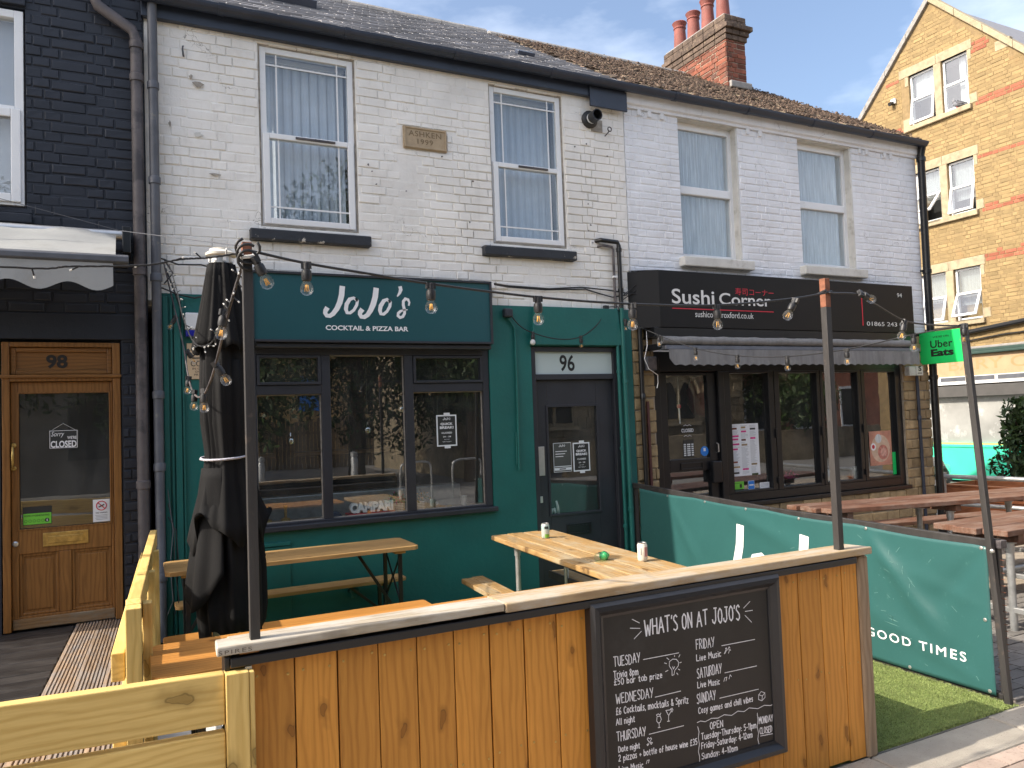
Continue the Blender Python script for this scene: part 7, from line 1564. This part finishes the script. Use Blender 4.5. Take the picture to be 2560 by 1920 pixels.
for k in range(4): build(MB().box(21+k*2.6,22.1+k*2.6,-15.99,-15.95,3.5,5.3).box(21+k*2.6,22.1+k*2.6,-15.99,-15.95,.8,2.5), 'window', m_upvc, t); build(MB().box(21.1+k*2.6,22.0+k*2.6,-15.949,-15.94,3.6,5.2).box(21.1+k*2.6,22.0+k*2.6,-15.949,-15.94,.9,2.4), 'pane', m_dark, t)
t = thing('yellow_house', 'pale yellow brick house behind the paling fence across the street', 'house', (3,-30,0)); build(MB().box(2,14,-38,-29,-.1,5.5), 'wall', plain('far_yellow_brick', (.48,.33,.15), .9, .12, 3), t); build(MB().add([(1.7,-28.7,5.4),(14.3,-28.7,5.4),(14.3,-33.5,9),(1.7,-33.5,9),(1.7,-38.3,5.4),(14.3,-38.3,5.4)], [(0,1,2,3),(3,2,5,4),(0,3,4),(1,5,2)]), 'roof', m_slate, t)
for x in (3.2, 6.8, 10): build(MB().box(x,x+.9,-28.99,-28.95,2.3,3.9), 'window', m_blueprint if x == 6.8 else m_dark, t)
t = thing('paling_fence', 'tall grey paling fence across the street', 'fence', (5,-25,0)); q = random.Random(6); mb = MB(); x = 1.5
w_far = plain('far_grey_paling', (.24,.19,.14), .9, .3, 2, rnd=.5)
for k in range(62):
    h = 1.9+q.uniform(-.15,.15); mb.box(x, x+.12, -25, -24.96, -.05, h); x += .15
build(mb, 'palings', w_far, t, kind='stuff'); bx('rail', w_far, t, 1.5, 10.8, -25.08, -25.01, 1.3, 1.4, .01)
def tree(label, x, y, h, r, seed, n):
    t = thing('street_tree', label, 'tree', (x,y,0), 'trees across the street'); q = random.Random(seed)
    tr = MB().tube([(x,y,-.1),(x+.1,y,h*.35),(x-.1,y+.1,h*.6),(x,y,h*.85)], [.26,.2,.14,.04], 9)
    lob = []
    for k in range(13):
        a = q.uniform(0,6.28); d_ = r*q.uniform(.2,.75); c = (x+d_*math.cos(a), y+d_*math.sin(a), h*q.uniform(.30,.9)); lob.append((c, r*q.uniform(.35,.6))); tr.tube([(x,y,h*.4),((x+c[0])/2,(y+c[1])/2,h*.5+.2*c[2]*.3),c], [.11,.07,.02], 6)
    build(tr, 'trunk', m_bark, t)
    def f(q):
        c, rr = q.choice(lob); v = Vector((q.gauss(0,1),q.gauss(0,1),q.gauss(0,.8))).normalized()*rr*q.random()**.35; return (c[0]+v.x, c[1]+v.y, c[2]+v.z)
    leaf_cloud('crown', m_leaf2, t, n*3, f, .08, seed)
tree('spreading street tree opposite the oak door', -3.5, -15.0, 7.0, 3.2, 27, 7000); tree('broad street tree left of the paling fence across the street', 1.5, -14.5, 7.5, 3.0, 21, 7000); tree('leafy street tree before the yellow house across the street', 5.8, -15.5, 8.0, 3.2, 22, 7000); tree('dark street tree left of the church across the street', 8.6, -13.6, 6.2, 2.2, 23, 5000); tree('ivy covered tree between church and red brick house', 20.5, -13.8, 5.5, 2.0, 24, 4500)
t = thing('low_stone_wall', 'low stone wall across the street before the church', 'wall', (16,-12.5,0)); build(MB().box(11,30,-12.7,-12.4,-.1,.95), 'wall_stones', m_ch, t)
for i, (x, y) in enumerate(((2.4,-10.2),(4.4,-10.4))): 
    t = thing('bollard', ('grey street bollard opposite the left window pane','grey street bollard opposite the middle window pane')[i], 'bollard', (x,y,0), 'bollards across the street'); smooth_angle(build(MB().lathe([(.08,-.06),(.08,.9),(.06,.95),(.085,.97),(.08,1.05),(.02,1.08)], (x,y,0), 14), 'bollard_post', m_galv, t))
for i, x in enumerate((5.2, 6.4)):
    t = thing('bike_stand', ('steel bicycle hoop across the road nearer the fence','steel bicycle hoop across the road nearer the church')[i], 'bike stand', (x,-9.6,0), 'bicycle hoops'); smooth_angle(build(MB().tube(sagged([(x,-9.6,-.06),(x,-9.6,.6),(x+.1,-9.6,.78),(x+.6,-9.6,.78),(x+.7,-9.6,.6),(x+.7,-9.6,-.06)], 6), .025, 10), 'hoop', m_galv, t))
t = thing('dark_terrace', 'dark stone terrace with grey windows across the street at far left', 'house', (-12,-20,0)); build(MB().box(-26,.9,-28,-19,-.1,6), 'wall', plain('far_dark_stone', (.13,.125,.12), .9, .2, 2), t)
for k in range(8): build(MB().box(-24+k*3.2,-22.7+k*3.2,-18.99,-18.95,.9,2.6).box(-24+k*3.2,-22.7+k*3.2,-18.99,-18.95,3.6,5.1), 'window', m_dark, t)
